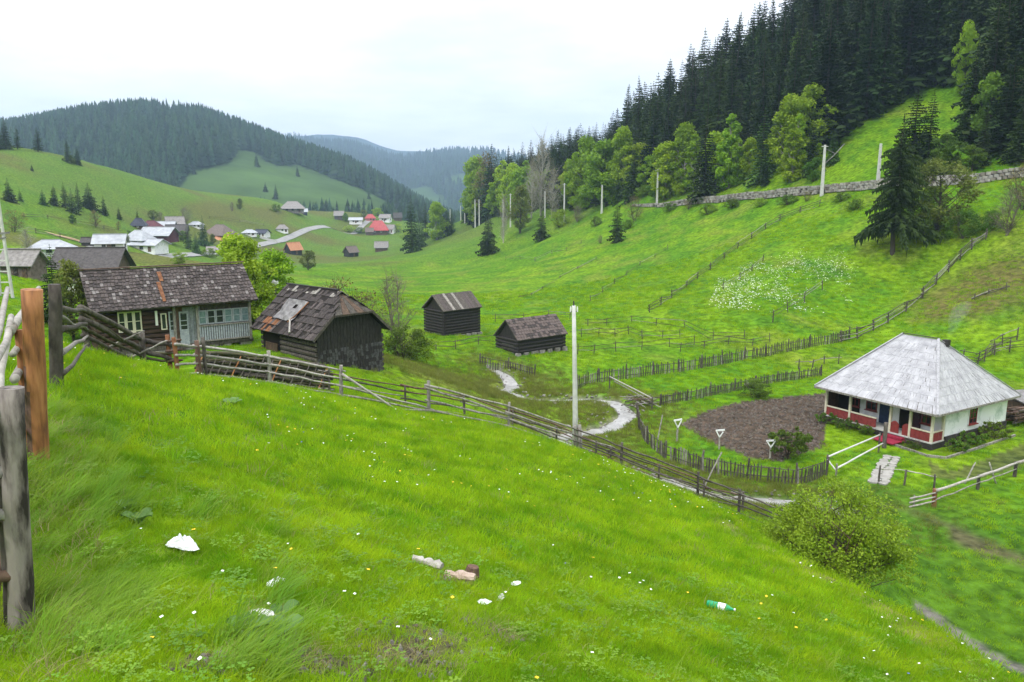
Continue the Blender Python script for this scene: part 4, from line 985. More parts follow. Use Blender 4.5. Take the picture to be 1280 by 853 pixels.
# ---- E: second line of poles behind the first
SE = [(405,487,31.5),(412,488,31.6),(507,494,33),(581,519,34),(640,538,34.4),(695,555,34.5),(745,572,34.2),(763,582,34.2),(822,604,34),(880,625,33.6),(928,642,33)]
se = [up(a, b, 0, c)[0] for a, b, c in SE]
rail_fence('pole_fence', 'lower dark rail fence just behind the long grey one on the bank', se, 1.0, .05, [.92, .66, .38, .12], .036, m_greyd, [m_greyd, m_grey, m_brownw], ext=.2, dev=.08)
# mossy brushwood wall under the log house and barn
bw = [up(a, b, 0, c)[0] for a, b, c in [(253,448,31),(300,462,31.5),(350,478,32),(408,487,32.2)]]
t = thing('brushwood_fence', 'mossy brushwood wall with leaning stakes between log house and pole fence', 'fence', bw[0])
for i in range(3):
    for l in range(13):
        for q in range(2):
            a = bw[i]+Vector((U(-.3, .1), U(-.1, .1)+q*.12, .08+l*.09)); c = bw[i+1]+Vector((U(-.1, .3), U(-.1, .1)+q*.12, .08+l*.088)); rail(t, a, c, U(.055, .08), random.choice([m_mossy, m_greyd, m_mossy]), a=.035, n=6, name='pole')
for i in range(16):
    f = i/15*2.99; k = int(f); a = bw[k].lerp(bw[min(3, k+1)], f-k); rail(t, a+Vector((-.35, -.55, -.1)), a+Vector((.15, -.12, 1.1+U(-.1, .15))), .035, m_greyd if i % 5 else m_orange, a=.01, n=6, name='stake')
# ---- F: palings
g_pts = lambda L: [G(a, b) for a, b in L]
paling_fence('paling_fence', 'dark paling fence curving round the ploughed kitchen garden', g_pts([(797,522),(798,535),(806,552),(830,573),(880,590),(935,600),(985,606),(1010,604),(1032,594)]), .92, .10, .17, cap=280)
paling_fence('paling_fence', 'low grey paling fence along the upper edge of the kitchen garden', g_pts([(825,507),(870,499),(915,490),(960,480),(1000,474),(1027,470)]), .75, .09, .16, cap=280)
paling_fence('paling_fence', 'long grey paling fence across the valley floor below the slope', g_pts([(722,487),(735,480),(780,474),(850,465),(920,452),(970,443),(1000,437),(1050,428),(1062,424)]), .95, .10, .21, cap=290)
paling_fence('paling_fence', 'short paling fence in the grass left of the stream bend', g_pts([(600,455),(640,462),(668,470)]), .7, .09, .2)
# ---- rails on the slope
SLOPE = [
 ('dark overgrown rail fence climbing from the palings up to the bushes at the right', [(1052,428),(1072,424),(1092,414),(1110,404),(1132,390),(1153,373),(1170,356),(1186,340),(1200,325),(1215,312),(1232,300)], 1.15, [1.0,.75,.5,.25], .07),
 ('long overgrown rail fence climbing diagonally across the slope towards the stone wall', [(812,391),(826,382),(840,373),(858,360),(872,349),(888,338),(905,324),(922,311),(940,299),(957,287),(975,276),(1000,266),(1024,258)], .95, [.8,.5,.22], .06),
 ('short dark fence with thin posts left of the long diagonal one', [(738,377),(753,366),(768,355),(783,345),(800,333),(819,322),(835,312)], .8, [.5,.2], .04),
 ('faint low fence on the slope between two small trees', [(632,326),(650,325),(669,327),(690,318),(708,314),(726,305)], .9, [.7,.4], .04),
 ('very faint sunken fence line low on the left of the slope', [(650,373),(664,370),(678,362),(700,348),(722,336),(745,324)], .45, [.3,.15], .04),
 ('pale grey drying rail standing alone in the flowery meadow', [(966,403),(985,391),(1005,379),(1028,362)], 1.1, [.95,.6], .05),
 ('short dark fence fragment in the upper flowery meadow', [(904,362),(925,350),(940,340),(953,328)], .9, [.6,.3], .05),
 ('dark rail fence in the valley floor just behind the low brown barn', [(619,403),(655,402),(686,398),(712,399)], .9, [.75,.4], .035),
 ('dark rail fence in the front row right of the utility pole', [(722,443),(742,443),(770,440),(802,437),(837,434),(868,431)], .85, [.7,.35], .035),
 ('dark rail fence in the middle row right of the utility pole', [(727,422),(748,420),(769,421),(786,418),(803,424),(828,424),(850,422)], .85, [.7,.35], .035),
 ('dark rail fence in the rear row at the foot of the slope', [(735,408),(758,407),(790,404),(820,407),(855,410),(891,425),(930,424)], .8, [.65,.3], .035),
 ('dark bent fence running from the rear row towards the palings', [(850,440),(880,436),(910,431),(940,433),(962,428)], .8, [.65,.35], .035),
 ('grey rail fence between the black barn and the low brown barn', [(545,438),(570,437),(598,431),(622,428),(640,424)], .75, [.6,.3], .04),
 ('grey wattle fence right of the white house roof on the grass', [(1203,452),(1222,455),(1243,444),(1262,440),(1285,436)], 1.0, [.8,.5,.25], .05),
 ('pale broken fence above the grey wattle fence at the right edge', [(1230,452),(1240,440),(1253,432),(1271,425)], 1.0, [.9,.6,.3], .05),
 ('short fence stub left of the white house roof', [(998,462),(1015,460),(1030,456),(1048,455)], .8, [.55], .045),
 ('dark fallen rails on the brown patch of the right slope', [(1218,375),(1235,368),(1258,362)], .6, [.3,.15], .06),
 ('dark field fence crossing the left valley side above the houses', [(15,289),(45,292),(75,297),(105,303),(128,308)], 1.3, [1.1,.7,.3], .07),
 ('dark field fence along the foot of the left pasture', [(30,273),(60,274),(95,280),(130,287),(160,292)], 1.2, [1.0,.6], .07),
 ('grey field fence behind the first village', [(262,274),(300,278),(330,283)], 1.3, [1.1,.6], .08)]
for lab, L, h, lv_, pr in SLOPE:
    rail_fence('field_fence', lab, g_pts(L), h, pr, lv_, pr*.7, m_greyd, [m_greyd, m_mossy, m_grey], ext=.3, dev=.08, lean=.12, drop=.1)
# ---- gate rails of the white house and the log fence on the right
gs = [G(1033,590), G(1045,596), G(1098,566), G(1105,560)]
t = thing('gate_rails', 'white railing of two long poles leading to the porch of the white house', 'railing', gs[0])
for i, (g, h) in enumerate(zip(gs, (.95, .7, 1.15, 1.5))): post(t, g, h, .05 if i < 3 else .12, m_greyd if i != 1 else m_grey, (0, 0), n=7)
rail(t, gs[0]+Vector((0, 0, .8)), gs[2]+Vector((0, 0, 1.05)), .05, m_conc, a=.01, n=7); rail(t, gs[1]+Vector((0, 0, .45)), gs[2]+Vector((.2, 0, .55)), .05, m_conc, a=.01, n=7); rail(t, gs[0]+Vector((0, 0, .7)), gs[1]+Vector((0, 0, .3)), .04, m_conc, a=.01, n=7)
R1 = [G(1142,632), G(1167,633), G(1222,612), G(1268,596), G(1320,580)]
t = thing('log_fence', 'long pale log rail on dark posts at the right edge below the white house', 'fence', R1[0])
for i, (g, h, r, m) in enumerate(zip(R1, (.5, .85, .75, .8, .8), (.04, .11, .08, .09, .09), (m_grey, m_rust, m_greyd, m_greyd, m_greyd))): post(t, g, h, r, m, (0, 0), n=8)
for i, l in ((1, .8), (2, .72), (3, .78)): rail(t, R1[i]+Vector((0, -.1, l)), R1[i+1]+Vector((0, -.1, (.72, .78, .8)[i-1])), .07, m_rail, a=.02, n=8)
for i, l in ((1, .35), (2, .4)): rail(t, R1[i]+Vector((0, -.1, l)), R1[i+1]+Vector((0, -.1, l+.05)), .035, m_grey, a=.05, n=6)
for l in (.15, .35, .55): rail(t, R1[0]+Vector((-.3, -.2, l-.15)), R1[1]+Vector((0, -.1, l+.15)), .045, m_rail, a=.01, n=7)
for px_, dx in ((1212, -.25), (1240, .2)): g = G(px_, 605); rail(t, g+Vector((dx, 0, 0)), g+Vector((-dx, .1, 1.1)), .04, m_rail, a=.01, n=6, name='stake')
R2 = [G(1098,604), G(1130,607), G(1167,615)]
rail_fence('field_fence', 'single pale rail from the stone path to the orange-topped post', R2, .85, .05, [.75], .03, m_greyd, m_rail, ext=.05, dev=.01)
# long whitish pole and heap of brushwood at the fence corner by the stream
g0 = G(762,486); g1 = G(815,512); t = thing('fallen_pole', 'long whitish pole lying on brushwood at the stream bend', 'pole', g0)
rail(t, g0+Vector((0, 0, .9)), g1+Vector((0, 0, .75)), .05, m_rail, a=.01); rail(t, g0+Vector((.3, -.2, .6)), g1+Vector((.1, -.1, .45)), .04, m_grey, a=.01); post(t, g0, 1.0, .05, m_greyd); post(t, g1, .9, .05, m_greyd)
t = thing('brushwood_heap', 'heap of grey brushwood at the garden fence corner by the stream', 'brushwood', G(800,507))
for i in range(46):
    c = Vector((U(-1.1, 1.0), U(-.8, .8), U(.05, .65))); a = U(-1.1, .5); L = U(.5, 1.3); d = Vector((math.cos(a), math.sin(a), U(-.35, .35)))*L/2
    rail(t, t.location+c-d, t.location+c+d, U(.018, .04), random.choice([m_rail, m_grey, m_greyd, m_brownw]), a=.04, n=5, name='stick')
for (px_, a_, lab) in [((820,560), (.35, .2, 1.9), 'pale slanting stick leaning over the garden palings'), ((878,612), (.9, .1, 1.9), 'grey slanting pole leaning on the fence by the stream')]:
    g = G(*px_); b = MB(); b.tube([(0, 0, -.1), (a_[0]*.5, a_[1]*.5, a_[2]*.5), a_], .035, 6); tag(b.build('leaning_pole', m_rail, loc=g), lab, 'pole')
# three white forked stakes in the garden
for (a, b_, t_, lab, s) in [(846,552,523,'white forked stake leftmost of the three in the kitchen garden',1), (899,562,536,'white forked stake in the middle of the three in the kitchen garden',-1), (962,574,549,'white forked stake nearest the green bush, rightmost of the three',1)]:
    g = G(a, b_); h = (b_-t_)/FPX*proj(g)[2]
    t = thing('forked_stake', lab, 'stake', g, U(-.3, .3))
    q = MB(); q.span((0, 0, -.15), (.02*s, 0, h*.72), .09, .07); q.build('upright', m_rail, t)
    q = MB(); q.span((-.24, -.06, h*.94), (.25, -.06, h*1.0), .04, .09); q.build('crossboard', m_white, t)
    q = MB(); q.span((.02*s, -.055, h*.62), (.22*s, -.055, h*.95), .03, .06); q.build('brace', m_white, t)
    q = MB(); q.span((.02*s, -.055, h*.62), (-.17*s, -.055, h*.9), .03, .06); q.build('brace', m_white, t)
# ------------------------------------------------------------------ poles
gp = GD(719, 33.2); hp = (proj(gp)[1]-375)/FPX*proj(gp)[2]
t = thing('utility_pole', 'tall slim concrete utility pole rising from the fence line in mid-photo', 'pole', gp)
q = MB(); q.tube([(0, 0, -.4), (-.02, 0, hp*.25), (-.08, 0, hp*.6), (-.15, 0, hp*.97)], [.125, .115, .095, .08], 12); q.build('shaft', m_conc, t, smooth_=True)
q = MB(); q.tube([(-.15, 0, hp*.93), (-.155, 0, hp*1.0)], [.04, .03], 8); q.span((-.30, 0, hp*.93), (.02, 0, hp*.935), .04, .04); q.build('bracket', m_wires, t)
for dx in (-.28, .0, -.155): 
    q = MB(); q.tube([(dx, 0, hp*.93), (dx, 0, hp*.95), (dx, 0, hp*.965)], [.03, .033, .015], 8); q.build('insulator', m_porc, t)
q = MB(); q.tube([(.22, -.1, -.3), (.2, -.08, .5), (.16, -.05, 1.25)], [.10, .09, .075], 8, jit=.06); q.build('footing_stub', m_grey, t, smooth_=True)
q = MB(); q.tube([(.02, 0, 1.0), (.02, 0, 1.12)], .14, 10); q.build('band', m_brownw, t)
# lamp pole by the barn
gl = GD(347, 60); hl = (proj(gl)[1]-350)/FPX*proj(gl)[2]
t = thing('lamp_post', 'small wooden lamp post with a white lamp behind the gap between log house and barn', 'lamp', gl)
q = MB(); q.tube([(0, 0, -.3), (0, 0, hl*.92)], [.09, .07], 7); q.build('shaft', m_greyd, t)
q = MB(); q.tube([(-.02, 0, hl*.9), (-.06, 0, hl*.96), (-.10, 0, hl*1.0)], [.10, .19, .08], 9); q.build('lamp_head', m_conc, t); q = MB(); q.tube([(.18, 0, hl*.93), (.2, 0, hl*.98)], [.08, .07], 7); q.span((0, 0, hl*.92), (.2, 0, hl*.93), .04, .04); q.build('bracket', m_porc, t)
# concrete lattice pylon at the left edge
gl = GD(8, 52); hl = (proj(gl)[1]-218)/FPX*proj(gl)[2]
t = thing('lattice_pylon', 'pale concrete ladder pylon at the left edge of the photo', 'pylon', gl)
LW = lambda f: .42*(1-f)+.10*f
for s in (-1, 1):
    q = MB(); q.span((s*LW(0), 0, -.4), (s*LW(1), 0, hl), .13, .16, up=(0, 1, 0)); q.build('leg', m_conc, t)
for k in range(11):
    f = .03+k*.088; q = MB(); c = 0; q.span((c-LW(f), 0, hl*f), (c+LW(f), 0, hl*f), .09, .07); q.build('rung', m_conc, t)
q = MB(); q.span((-.85, -.1, hl*.50), (.75, -.1, hl*.52), .06, .12); q.span((-.7, -.1, hl*.46), (.5, -.1, hl*.48), .05, .08); q.build('crossarm', m_metal, t)
# railway masts
def mast(a, foot, top, D, lab, arm=1, ws=1.0):
    g = GD(a, D); h = (proj(g)[1]-top)/FPX*proj(g)[2]; t = thing('railway_mast', lab, 'mast', g, 0, 'white masts along the railway')
    q = MB(); w = .22*ws; q.add([(-w, -w, -.5), (w, -w, -.5), (w, w, -.5), (-w, w, -.5), (-w*.6, -w*.6, h), (w*.6, -w*.6, h), (w*.6, w*.6, h), (-w*.6, w*.6, h)], [(0,3,2,1),(4,5,6,7),(0,1,5,4),(1,2,6,5),(2,3,7,6),(3,0,4,7)]); q.build('shaft', m_conc, t)
    if arm:
        q = MB(); q.tube([(0, 0, h*.62), (arm*1.5, 0, h*.80), (arm*2.9, 0, h*1.02)], .07, 5); q.tube([(0, 0, h*.93), (arm*1.6, 0, h*.83)], .05, 5); q.build('arm', m_metal, t)
        q = MB(); q.span((-.5, 0, h*.97), (.5, 0, h*.97), .1, .1); q.build('top_bracket', m_conc, t)
for (a, f, tp, D, lab, arm) in [
    (1027,243,183,124,'white railway mast with slanting arm left of the big ragged spruce',1),
    (1097,240,181,116,'white banded railway mast partly hidden by the big ragged spruce',0),
    (821,258,213,179,'white railway mast with slanting arm at the left end of the stone wall',1),
    (874,254,211,166,'plain white railway mast right of the one with a slanting arm',0),
    (752,266,232,212,'white railway mast above the oval spruce',0),
    (705,267,230,232,'white railway mast right of the pale bare trees',-1),
    (681,272,240,250,'white railway mast behind the pale bare trees',0),
    (638,277,243,262,'white railway mast with a left arm above the slope end',-1),
    (629,280,250,275,'thin white railway mast left of the one with a left arm',0),
    (599,289,250,330,'paired white railway mast, right one, at the far left of the line',0),
    (594,289,250,332,'paired white railway mast, left one, at the far left of the line',0),
    (581,296,257,380,'far white railway mast, right one of the farthest three',0),
    (576,298,258,400,'far white railway mast, middle one of the farthest three',0),
    (563,300,262,430,'farthest white railway mast',0)]: mast(a, f, tp, D, lab, arm, 1.0 if D < 200 else 1.15)
# stone retaining wall of the railway
WALL = [P(a, b, c) for a, b, c in [(790,261,192),(821,257,178),(900,249,154),(960,245,139),(1027,241,125),(1060,239,119.5),(1090,234,115.5),(1150,230,109.5),(1220,224,103),(1285,219,99),(1420,205,93.5)]]
t = thing('retaining_wall', 'long pale stone retaining wall below the railway and the dark wood', 'wall', HV(*WALL[2][:2]))
w3 = MB(); core = MB(); L0 = t.location; wl = resample(WALL, .62); rw = random.Random(3)
hgt = lambda i: (.5+.85*smooth(0, 50, i)) if i < 50 else 1.35
for i in range(len(wl)-1):
    x0, y0 = wl[i]; x1, y1 = wl[i+1]; h = float(hgt(i))+.25*(vnoise(np.array(i*.6), np.array(3.), 9)-.5); z = float(H(x0, y0)); a = math.atan2(y1-y0, x1-x0)
    core.box(Vector(((x0+x1)/2-math.sin(a)*.35, (y0+y1)/2+math.cos(a)*.35, z+h*.42))-L0, (.70, .45, h), a)
    nc = max(1, round(h/.37))
    for c in range(nc):
        if rw.random() < .06: continue
        w3.mi = rw.choice([0, 0, 1, 2]); o = (c % 2)*.3
        w3.box(Vector((x0+math.cos(a)*(o+.31), y0+math.sin(a)*(o+.31), z+.1+(c+.5)*h/nc))-L0, (rw.uniform(.48, .60), rw.uniform(.30, .46), h/nc*rw.uniform(.8, .95)), a, jit=.03)
core.build('wall_core', m_stone3, t); w3.build('stones', [m_stone2, m_stone, m_stone3], t, kind='stuff')
# ------------------------------------------------------------------ shared builders for buildings
class Fr:
    """local frame: x along the front, y into the building, z up"""
    def __init__(s, o, ang): s.o = Vector(o); s.a = ang; s.x = Vector((math.cos(ang), math.sin(ang), 0)); s.y = Vector((-math.sin(ang), math.cos(ang), 0))
    def loc(s, p): q = Vector(p)-s.o; return Vector((q.dot(s.x), q.dot(s.y), q.z))
    def ray(s, px, py, axis='y', val=0):
        u = (px-CX)/FPX; v = -(py-CY)/FPX; d = Vector((u, cp+v*sp, -sp+v*cp)); n = s.y if axis == 'y' else s.x
        t = (val+s.o.dot(n))/d.dot(n); return s.loc(d*t)
def shingles(b, A_, B_, C_, D_, rows, w, th=.02, lap=1.35, jit=.02, mi=(0,0,0,1,2), gap=.01, rnd=random, miss=.0):
    """courses of shingles over the quad A(eave left) B(eave right) C(ridge right) D(ridge left)"""
    A_, B_, C_, D_ = map(Vector, (A_, B_, C_, D_)); nrm = (B_-A_).cross(D_-A_).normalized()
    for r in range(rows):
        f0 = r/rows; f1 = min(1.0, (r+lap)/rows)
        l0 = A_.lerp(D_, f0); r0 = B_.lerp(C_, f0); l1 = A_.lerp(D_, f1); r1 = B_.lerp(C_, f1); L = (r0-l0).length; k = max(1, int(L/w)); off = rnd.uniform(0, .5)/k
        for i in range(k):
            if rnd.random() < miss: continue
            g0 = max(0, i/k-(off if i else 0)); g1 = min(1, (i+1)/k-(off if i < k-1 else 0)); e = gap/max(L, .1)
            dj = (D_-A_).normalized()*rnd.uniform(-jit, jit); lift = nrm*rnd.uniform(0, .012)
            a = l0.lerp(r0, g0+e)+dj+nrm*(th*1.9)+lift; c = l0.lerp(r0, g1-e)+dj+nrm*(th*1.9)+lift; d = l1.lerp(r1, g1-e)+nrm*th*.4; e_ = l1.lerp(r1, g0+e)+nrm*th*.4
            b.mi = rnd.choice(mi); b.slab(a, c, d, e_, th)
    b.mi = 0
def window(parent, c, w, h, axis, fm, gm=None, mull=1, cross=1, depth=.06, fw=.06, name='window', sill=True, label=None):
    """window standing proud of a wall; c = centre, axis 'y-' faces -y, 'x+' faces +x"""
    gm = gm or m_glass; b = MB(); s = -1 if axis[1] == '-' else 1
    def bx(dx, dz, ww, hh, dd, off=0):
        if axis[0] == 'y': b.box((dx, s*off, dz), (ww, dd, hh))
        else: b.box((s*off, dx, dz), (dd, ww, hh))
    bx(0, h/2-fw/2, w, fw, depth); bx(0, -h/2+fw/2, w, fw, depth); bx(-w/2+fw/2, 0, fw, h-2*fw, depth); bx(w/2-fw/2, 0, fw, h-2*fw, depth)
    for i in range(mull): bx(-w/2+w*(i+1)/(mull+1), 0, fw*.7, h-2*fw, depth*.8)
    for i in range(cross): bx(0, -h/2+h*(i+1)/(cross+1), w-2*fw, fw*.5, depth*.7)
    f = b.build(name, fm, parent, loc=c)
    if label: f['label'] = label
    g = MB()
    if axis[0] == 'y': g.box((0, -s*depth*.1, 0), (w-fw, depth*.3, h-fw))
    else: g.box((-s*depth*.1, 0, 0), (depth*.3, w-fw, h-fw))
    g.build('pane', gm, f)
    if sill:
        g = MB()
        if axis[0] == 'y': g.box((0, s*.05, -h/2-.025), (w+.12, .16, .045))
        else: g.box((s*.05, 0, -h/2-.025), (.16, w+.12, .045))
        g.build('sill', fm, f)
    return f
def door(parent, c, w, h, axis, m, label=None):
    b = MB(); d = (w, .05, h) if axis[0] == 'y' else (.05, w, h); b.box((0, 0, 0), d); o = b.build('door', m, parent, loc=c)
    b = MB(); s = -1 if axis[1] == '-' else 1
    b.box((w*.35, s*.05, 0) if axis[0] == 'y' else (s*.05, w*.35, 0), (.05, .06, .12)); b.build('handle', m_wires, o)
    if label: o['label'] = label
    return o
# ------------------------------------------------------------------ white house with hipped roof
eF, eL, eR = P(1172, 520, 43), P(1018, 483, 50), P(1268, 493, 47.9)
ang = math.atan2(eF.y-eL.y, eF.x-eL.x); EZ = (eF.z+eL.z)/2
GZ = -14.35; Lx = (eF-eL).xy.length; Ly = 8.75
w = Fr(Vector((eL.x, eL.y, GZ)), ang); EH = EZ-GZ; RH = EH+3.45
wh = thing('white_house', 'whitewashed farmhouse with a steep silver shingled hip roof and dark red porch boards', 'house', w.o, ang)
x0, x1, y0, y1, yi = .5, Lx-.5, .5, Ly-.5, 1.75
WT = EH-.02
b = MB(); b.box(((x0+x1)/2, (y0+y1)/2, .16), (x1-x0+.04, y1-y0+.04, .62)); b.box((x1-.06, (yi+y1)/2, .35), (.30, y1-yi+.04, .70)); b.build('plinth', m_plinth, wh)
b = MB(); b.box((x0+.05, (y0+yi)/2+.06, 1.45), (.08, yi-y0-.14, 1.75)); b.build('end_wall', mat('brown boarding', (.04,.02,.014), (.10,.05,.035), rough=.8), wh)
PT = .47
b = MB(); T_ = .2
b.box(((x0+x1)/2, yi+T_/2, (PT+WT)/2), (x1-x0, T_, WT-PT)); b.box(((x0+x1)/2, y1-T_/2, (PT+WT)/2), (x1-x0, T_, WT-PT)); b.box((x0+T_/2, (yi+y1)/2, (PT+WT)/2), (T_, y1-yi-2*T_-.01, WT-PT))
b.build('wall', m_white, wh)
b = MB(); b.box((x1-T_/2+.003, (yi+y1)/2, (PT+.22+WT)/2), (T_, y1-yi-.01, WT-PT-.22)); b.build('wall', m_mould, wh)['label'] = 'side wall with green damp patches'
b = MB(); b.box(((x0+x1)/2, (y0+yi)/2, PT+.02), (x1-x0+.05, yi-y0+.1, .08)); b.build('porch_floor', m_conc, wh)
b = MB(); b.box((Lx/2, Ly/2, WT+.04), (Lx-.12, Ly-.12, .06)); b.build('ceiling', m_greyd, wh)
# porch posts from the photo
PX = [x0+.06, 2.30, 5.05, 6.30, x1-.06]
for xx in PX:
    b = MB(); b.box((0, 0, (WT-PT)/2+.02), (.13, .13, WT-PT-.05)); b.build('porch_post', m_cream, wh, loc=(xx, y0+.06, PT))
b = MB(); b.box((0, 0, (WT-PT)/2+.02), (.13, .13, WT-PT-.05)); b.build('porch_post', m_cream, wh, loc=(x1-.06, yi-.12, PT))
b = MB(); b.box(((x0+x1)/2, y0+.06, WT-.07), (x1-x0+.1, .1, .12)); b.box((x1-.06, (y0+yi)/2, WT-.07), (.1, yi-y0-.12, .12)); b.build('beam', m_cream, wh)
def parapet(xa, xb, lab=None):
    k = max(2, int((xb-xa)/.26))
    for i in range(k):
        q = MB(); q.box((xa+(i+.5)*(xb-xa)/k, y0+.04, PT+.30), ((xb-xa)/k-.012, .04, .60)); q.build('porch_board', m_red, wh)
    q = MB(); q.box(((xa+xb)/2, y0+.05, PT+.635), (xb-xa, .13, .06)); q.build('railing', m_cream, wh)
    q = MB(); q.box(((xa+xb)/2, y0+.03, PT+.02), (xb-xa, .07, .08)); q.build('skirting', m_cream, wh)
parapet(PX[0]+.07, PX[1]-.07); parapet(PX[1]+.07, 4.15); parapet(PX[3]+.07, PX[4]-.07)
for xa, xb in ((PX[2]+.05, 5.62), (5.85, PX[3]+.04)):
    q = MB(); k = 6; q.add([(xa+(xb-xa)*i/k, y0+.02, PT+.02) for i in range(k+1)]+[(xa+(xb-xa)*i/k, y0+.02, PT+.50+.28*math.sin(PI*(.12+.76*i/k))) for i in range(k+1)]+[(xa+(xb-xa)*i/k, y0+.07, PT+.02) for i in range(k+1)]+[(xa+(xb-xa)*i/k, y0+.07, PT+.50+.28*math.sin(PI*(.12+.76*i/k))) for i in range(k+1)],
        [(i, i+1, i+k+2, i+k+1) for i in range(k)]+[(i+2*(k+1), i+3*(k+1), i+1+3*(k+1), i+1+2*(k+1)) for i in range(k)]+[(i+k+1, i+k+2, i+1+3*(k+1), i+3*(k+1)) for i in range(k)])
    q.build('gate_leaf', m_red, wh)
for i in range(4):
    q = MB(); q.box((x1-.04, y0+.22+i*.24, PT+.30), (.04, .22, .60)); q.build('porch_board', m_red, wh)
q = MB(); q.box((x1-.05, (y0+yi)/2, PT+.635), (.13, yi-y0-.2, .06)); q.build('railing', m_cream, wh)
# wall openings located through the photo
def opn(pxa, pxb, py0_, py1_, sub, m=None, gm=None, **k):
    a = w.ray(pxa, py0_, 'y', yi-.03); c = w.ray(pxb, py1_, 'y', yi-.03); xx = (a.x+c.x)/2; ww = abs(c.x-a.x)
    if sub == 'door': return door(wh, (xx, yi-.03, PT+1.0), max(.75, ww), 1.85, 'y-', m, k.get('label'))
    return window(wh, (xx, yi-.03, PT+1.18), max(.6, ww), .95, 'y-', m, gm, mull=1, cross=1)
q = MB(); q.box((1.35, yi-.02, (PT+WT)/2+.05), (1.6, .05, WT-PT-.2)); q.build('recess_shade_panel', m_dark, wh)  # flat dark panel standing in for the shade inside the open recess
opn(1064, 1073, 502, 520, 'win', m_red); opn(1083, 1095, 505, 524, 'win', m_red)
opn(1101, 1108, 516, 560, 'door', mat('dark blue paint', (.012,.025,.06), (.03,.05,.11), rough=.5), label='dark blue door')
opn(1127, 1133, 520, 560, 'door', m_dark); opn(1138, 1146, 520, 560, 'door', mat('dark maroon paint', (.03,.008,.012), (.06,.015,.02), rough=.6), label='dark maroon door')
opn(1153, 1162, 522, 540, 'win', m_red)
c = w.ray(1216, 524, 'x', x1+.03); window(wh, (x1+.03, c.y, PT+1.1), .78, 1.0, 'x+', m_red, None, 1, 2)
b = MB(); 
for dy, dz, ww, hh in ((0, .57, .98, .08), (-.45, 0, .08, 1.06), (.45, 0, .08, 1.06)): b.box((x1+.02, c.y+dy, PT+1.1+dz), (.04, ww, hh))
b.build('window_surround', m_white, wh)
# roof: four hip faces of bleached shingles on a dark deck
cE = [Vector((0, 0, EH)), Vector((Lx, 0, EH)), Vector((Lx, Ly, EH)), Vector((0, Ly, EH))]
kx0 = 2.95; kx1 = 5.25
R0 = Vector((kx0, Ly/2, RH)); R1_ = Vector((kx1, Ly/2, RH))
b = MB(); b.add([cE[0], cE[1], cE[2], cE[3], R0, R1_], [(0,1,5,4), (2,3,4,5), (1,2,5), (3,0,4), (0,3,2,1)]); rf = b.build('roof', m_greyd, wh)
sr = random.Random(8)
def sag(M_):  # slight bell-cast of the roof faces
    return M_
for nm, (a_, b_, c_, d_) in {'f': (cE[0], cE[1], R1_, R0), 'r': (cE[1], cE[2], R1_, R1_+Vector((0, .01, 0))), 'b': (cE[2], cE[3], R0, R1_), 'l': (cE[3], cE[0], R0, R0+Vector((0, -.01, 0)))}.items():
    b = MB(); shingles(b, a_, b_, c_, d_, 9, .15, th=.006, jit=.05, mi=(0,0,0,0,0,0,1,0,0,0,1), rnd=sr, gap=.0015, lap=1.5)
    b.build('shingles', [m_roofw, m_roofw2, m_shC], rf, kind='stuff')
for a_, b_ in ((cE[0], R0), (cE[1], R1_), (cE[2], R1_), (cE[3], R0), (R0, R1_)):
    q = MB(); q.span(a_+Vector((0, 0, .07)), b_+Vector((0, 0, .07)), .14, .035); q.build('ridge_board', m_roofw2 if a_ is not R0 else m_shB, rf)
q = MB(); q.box((kx1+.25, Ly/2+.45, RH-.22), (.34, .34, .4)); q.build('chimney', m_plinth, rf)
b = MB(); b.box((Lx/2, -.0, EH-.03), (Lx, .05, .12)); b.box((Lx-.0, Ly/2, EH-.03), (.05, Ly-.06, .12)); b.build('fascia', m_grey, wh)
# low kerb of the flower bed, doormat
def wl_(x, y): q = w.o+w.x*x+w.y*y; return HV(q.x, q.y)
kerb = [wl_(5.9, -.55), wl_(x1+.6, -.75), wl_(x1+1.35, -.2), wl_(x1+1.3, 3.0), wl_(x1+1.25, 7.0)]
t = thing('bed_edging', 'pale low edging round the flower bed at the corner of the white house', 'edging', kerb[0])
for i in range(4):
    q = MB(); q.span(kerb[i]-kerb[0]+Vector((0, 0, .06)), kerb[i+1]-kerb[0]+Vector((0, 0, .04)), .10, .16); q.build('edging_board', m_grey, t)
q = MB(); g = wl_(5.55, -.25); q.box((0, 0, .14), (1.35, 1.2, .06)); q.box((0, .45, .26), (1.2, .35, .12)); o = q.build('rug', mat('crimson rug', (.20,.01,.03), (.34,.03,.06), rough=.95, scale=9), loc=g); o.rotation_euler = (0, 0, ang); tag(o, 'crimson rug spread on the step before the porch of the white house', 'rug')
q = MB(); q.tube([(0, 0, 0), (0, 0, .22), (0, 0, .25)], [.14, .2, .2], 12); g = wl_(x1+1.6, 8.6); tag(q.build('wash_basin', m_porc, loc=g), 'small white basin on the bare ground by the far corner of the white house', 'basin')
# dark timber stack right behind the house
g = wl_(x1+.2, 10.2); t = thing('timber_stack', 'dark stack of old timber and boards at the right edge behind the white house', 'timber', g, ang+1.2)
for i in range(26):
    q = MB(); q.span((U(-1.8, -.9), U(-.9, .9), .1+i*.035), (U(.9, 2.2), U(-.9, .9), .12+i*.037), U(.1, .2), U(.06, .12)); q.build('timber', random.choice([m_brownw, m_greyd, m_brownw, m_rust]), t)
t = thing('cart_shed', 'low dark shed roof of rusty sheets at the right edge behind the white house', 'shed', wl_(x1+.0, 12.2), ang+1.3)
q = MB(); q.box((0, 0, .5), (3.2, 1.8, 1.0)); q.build('wall', m_brownw, t); q = MB(); q.slab((-1.9, -1.2, 1.0), (1.9, -1.2, 1.0), (1.9, 1.2, 1.5), (-1.9, 1.2, 1.5), .06); q.build('roof', m_metal, t)
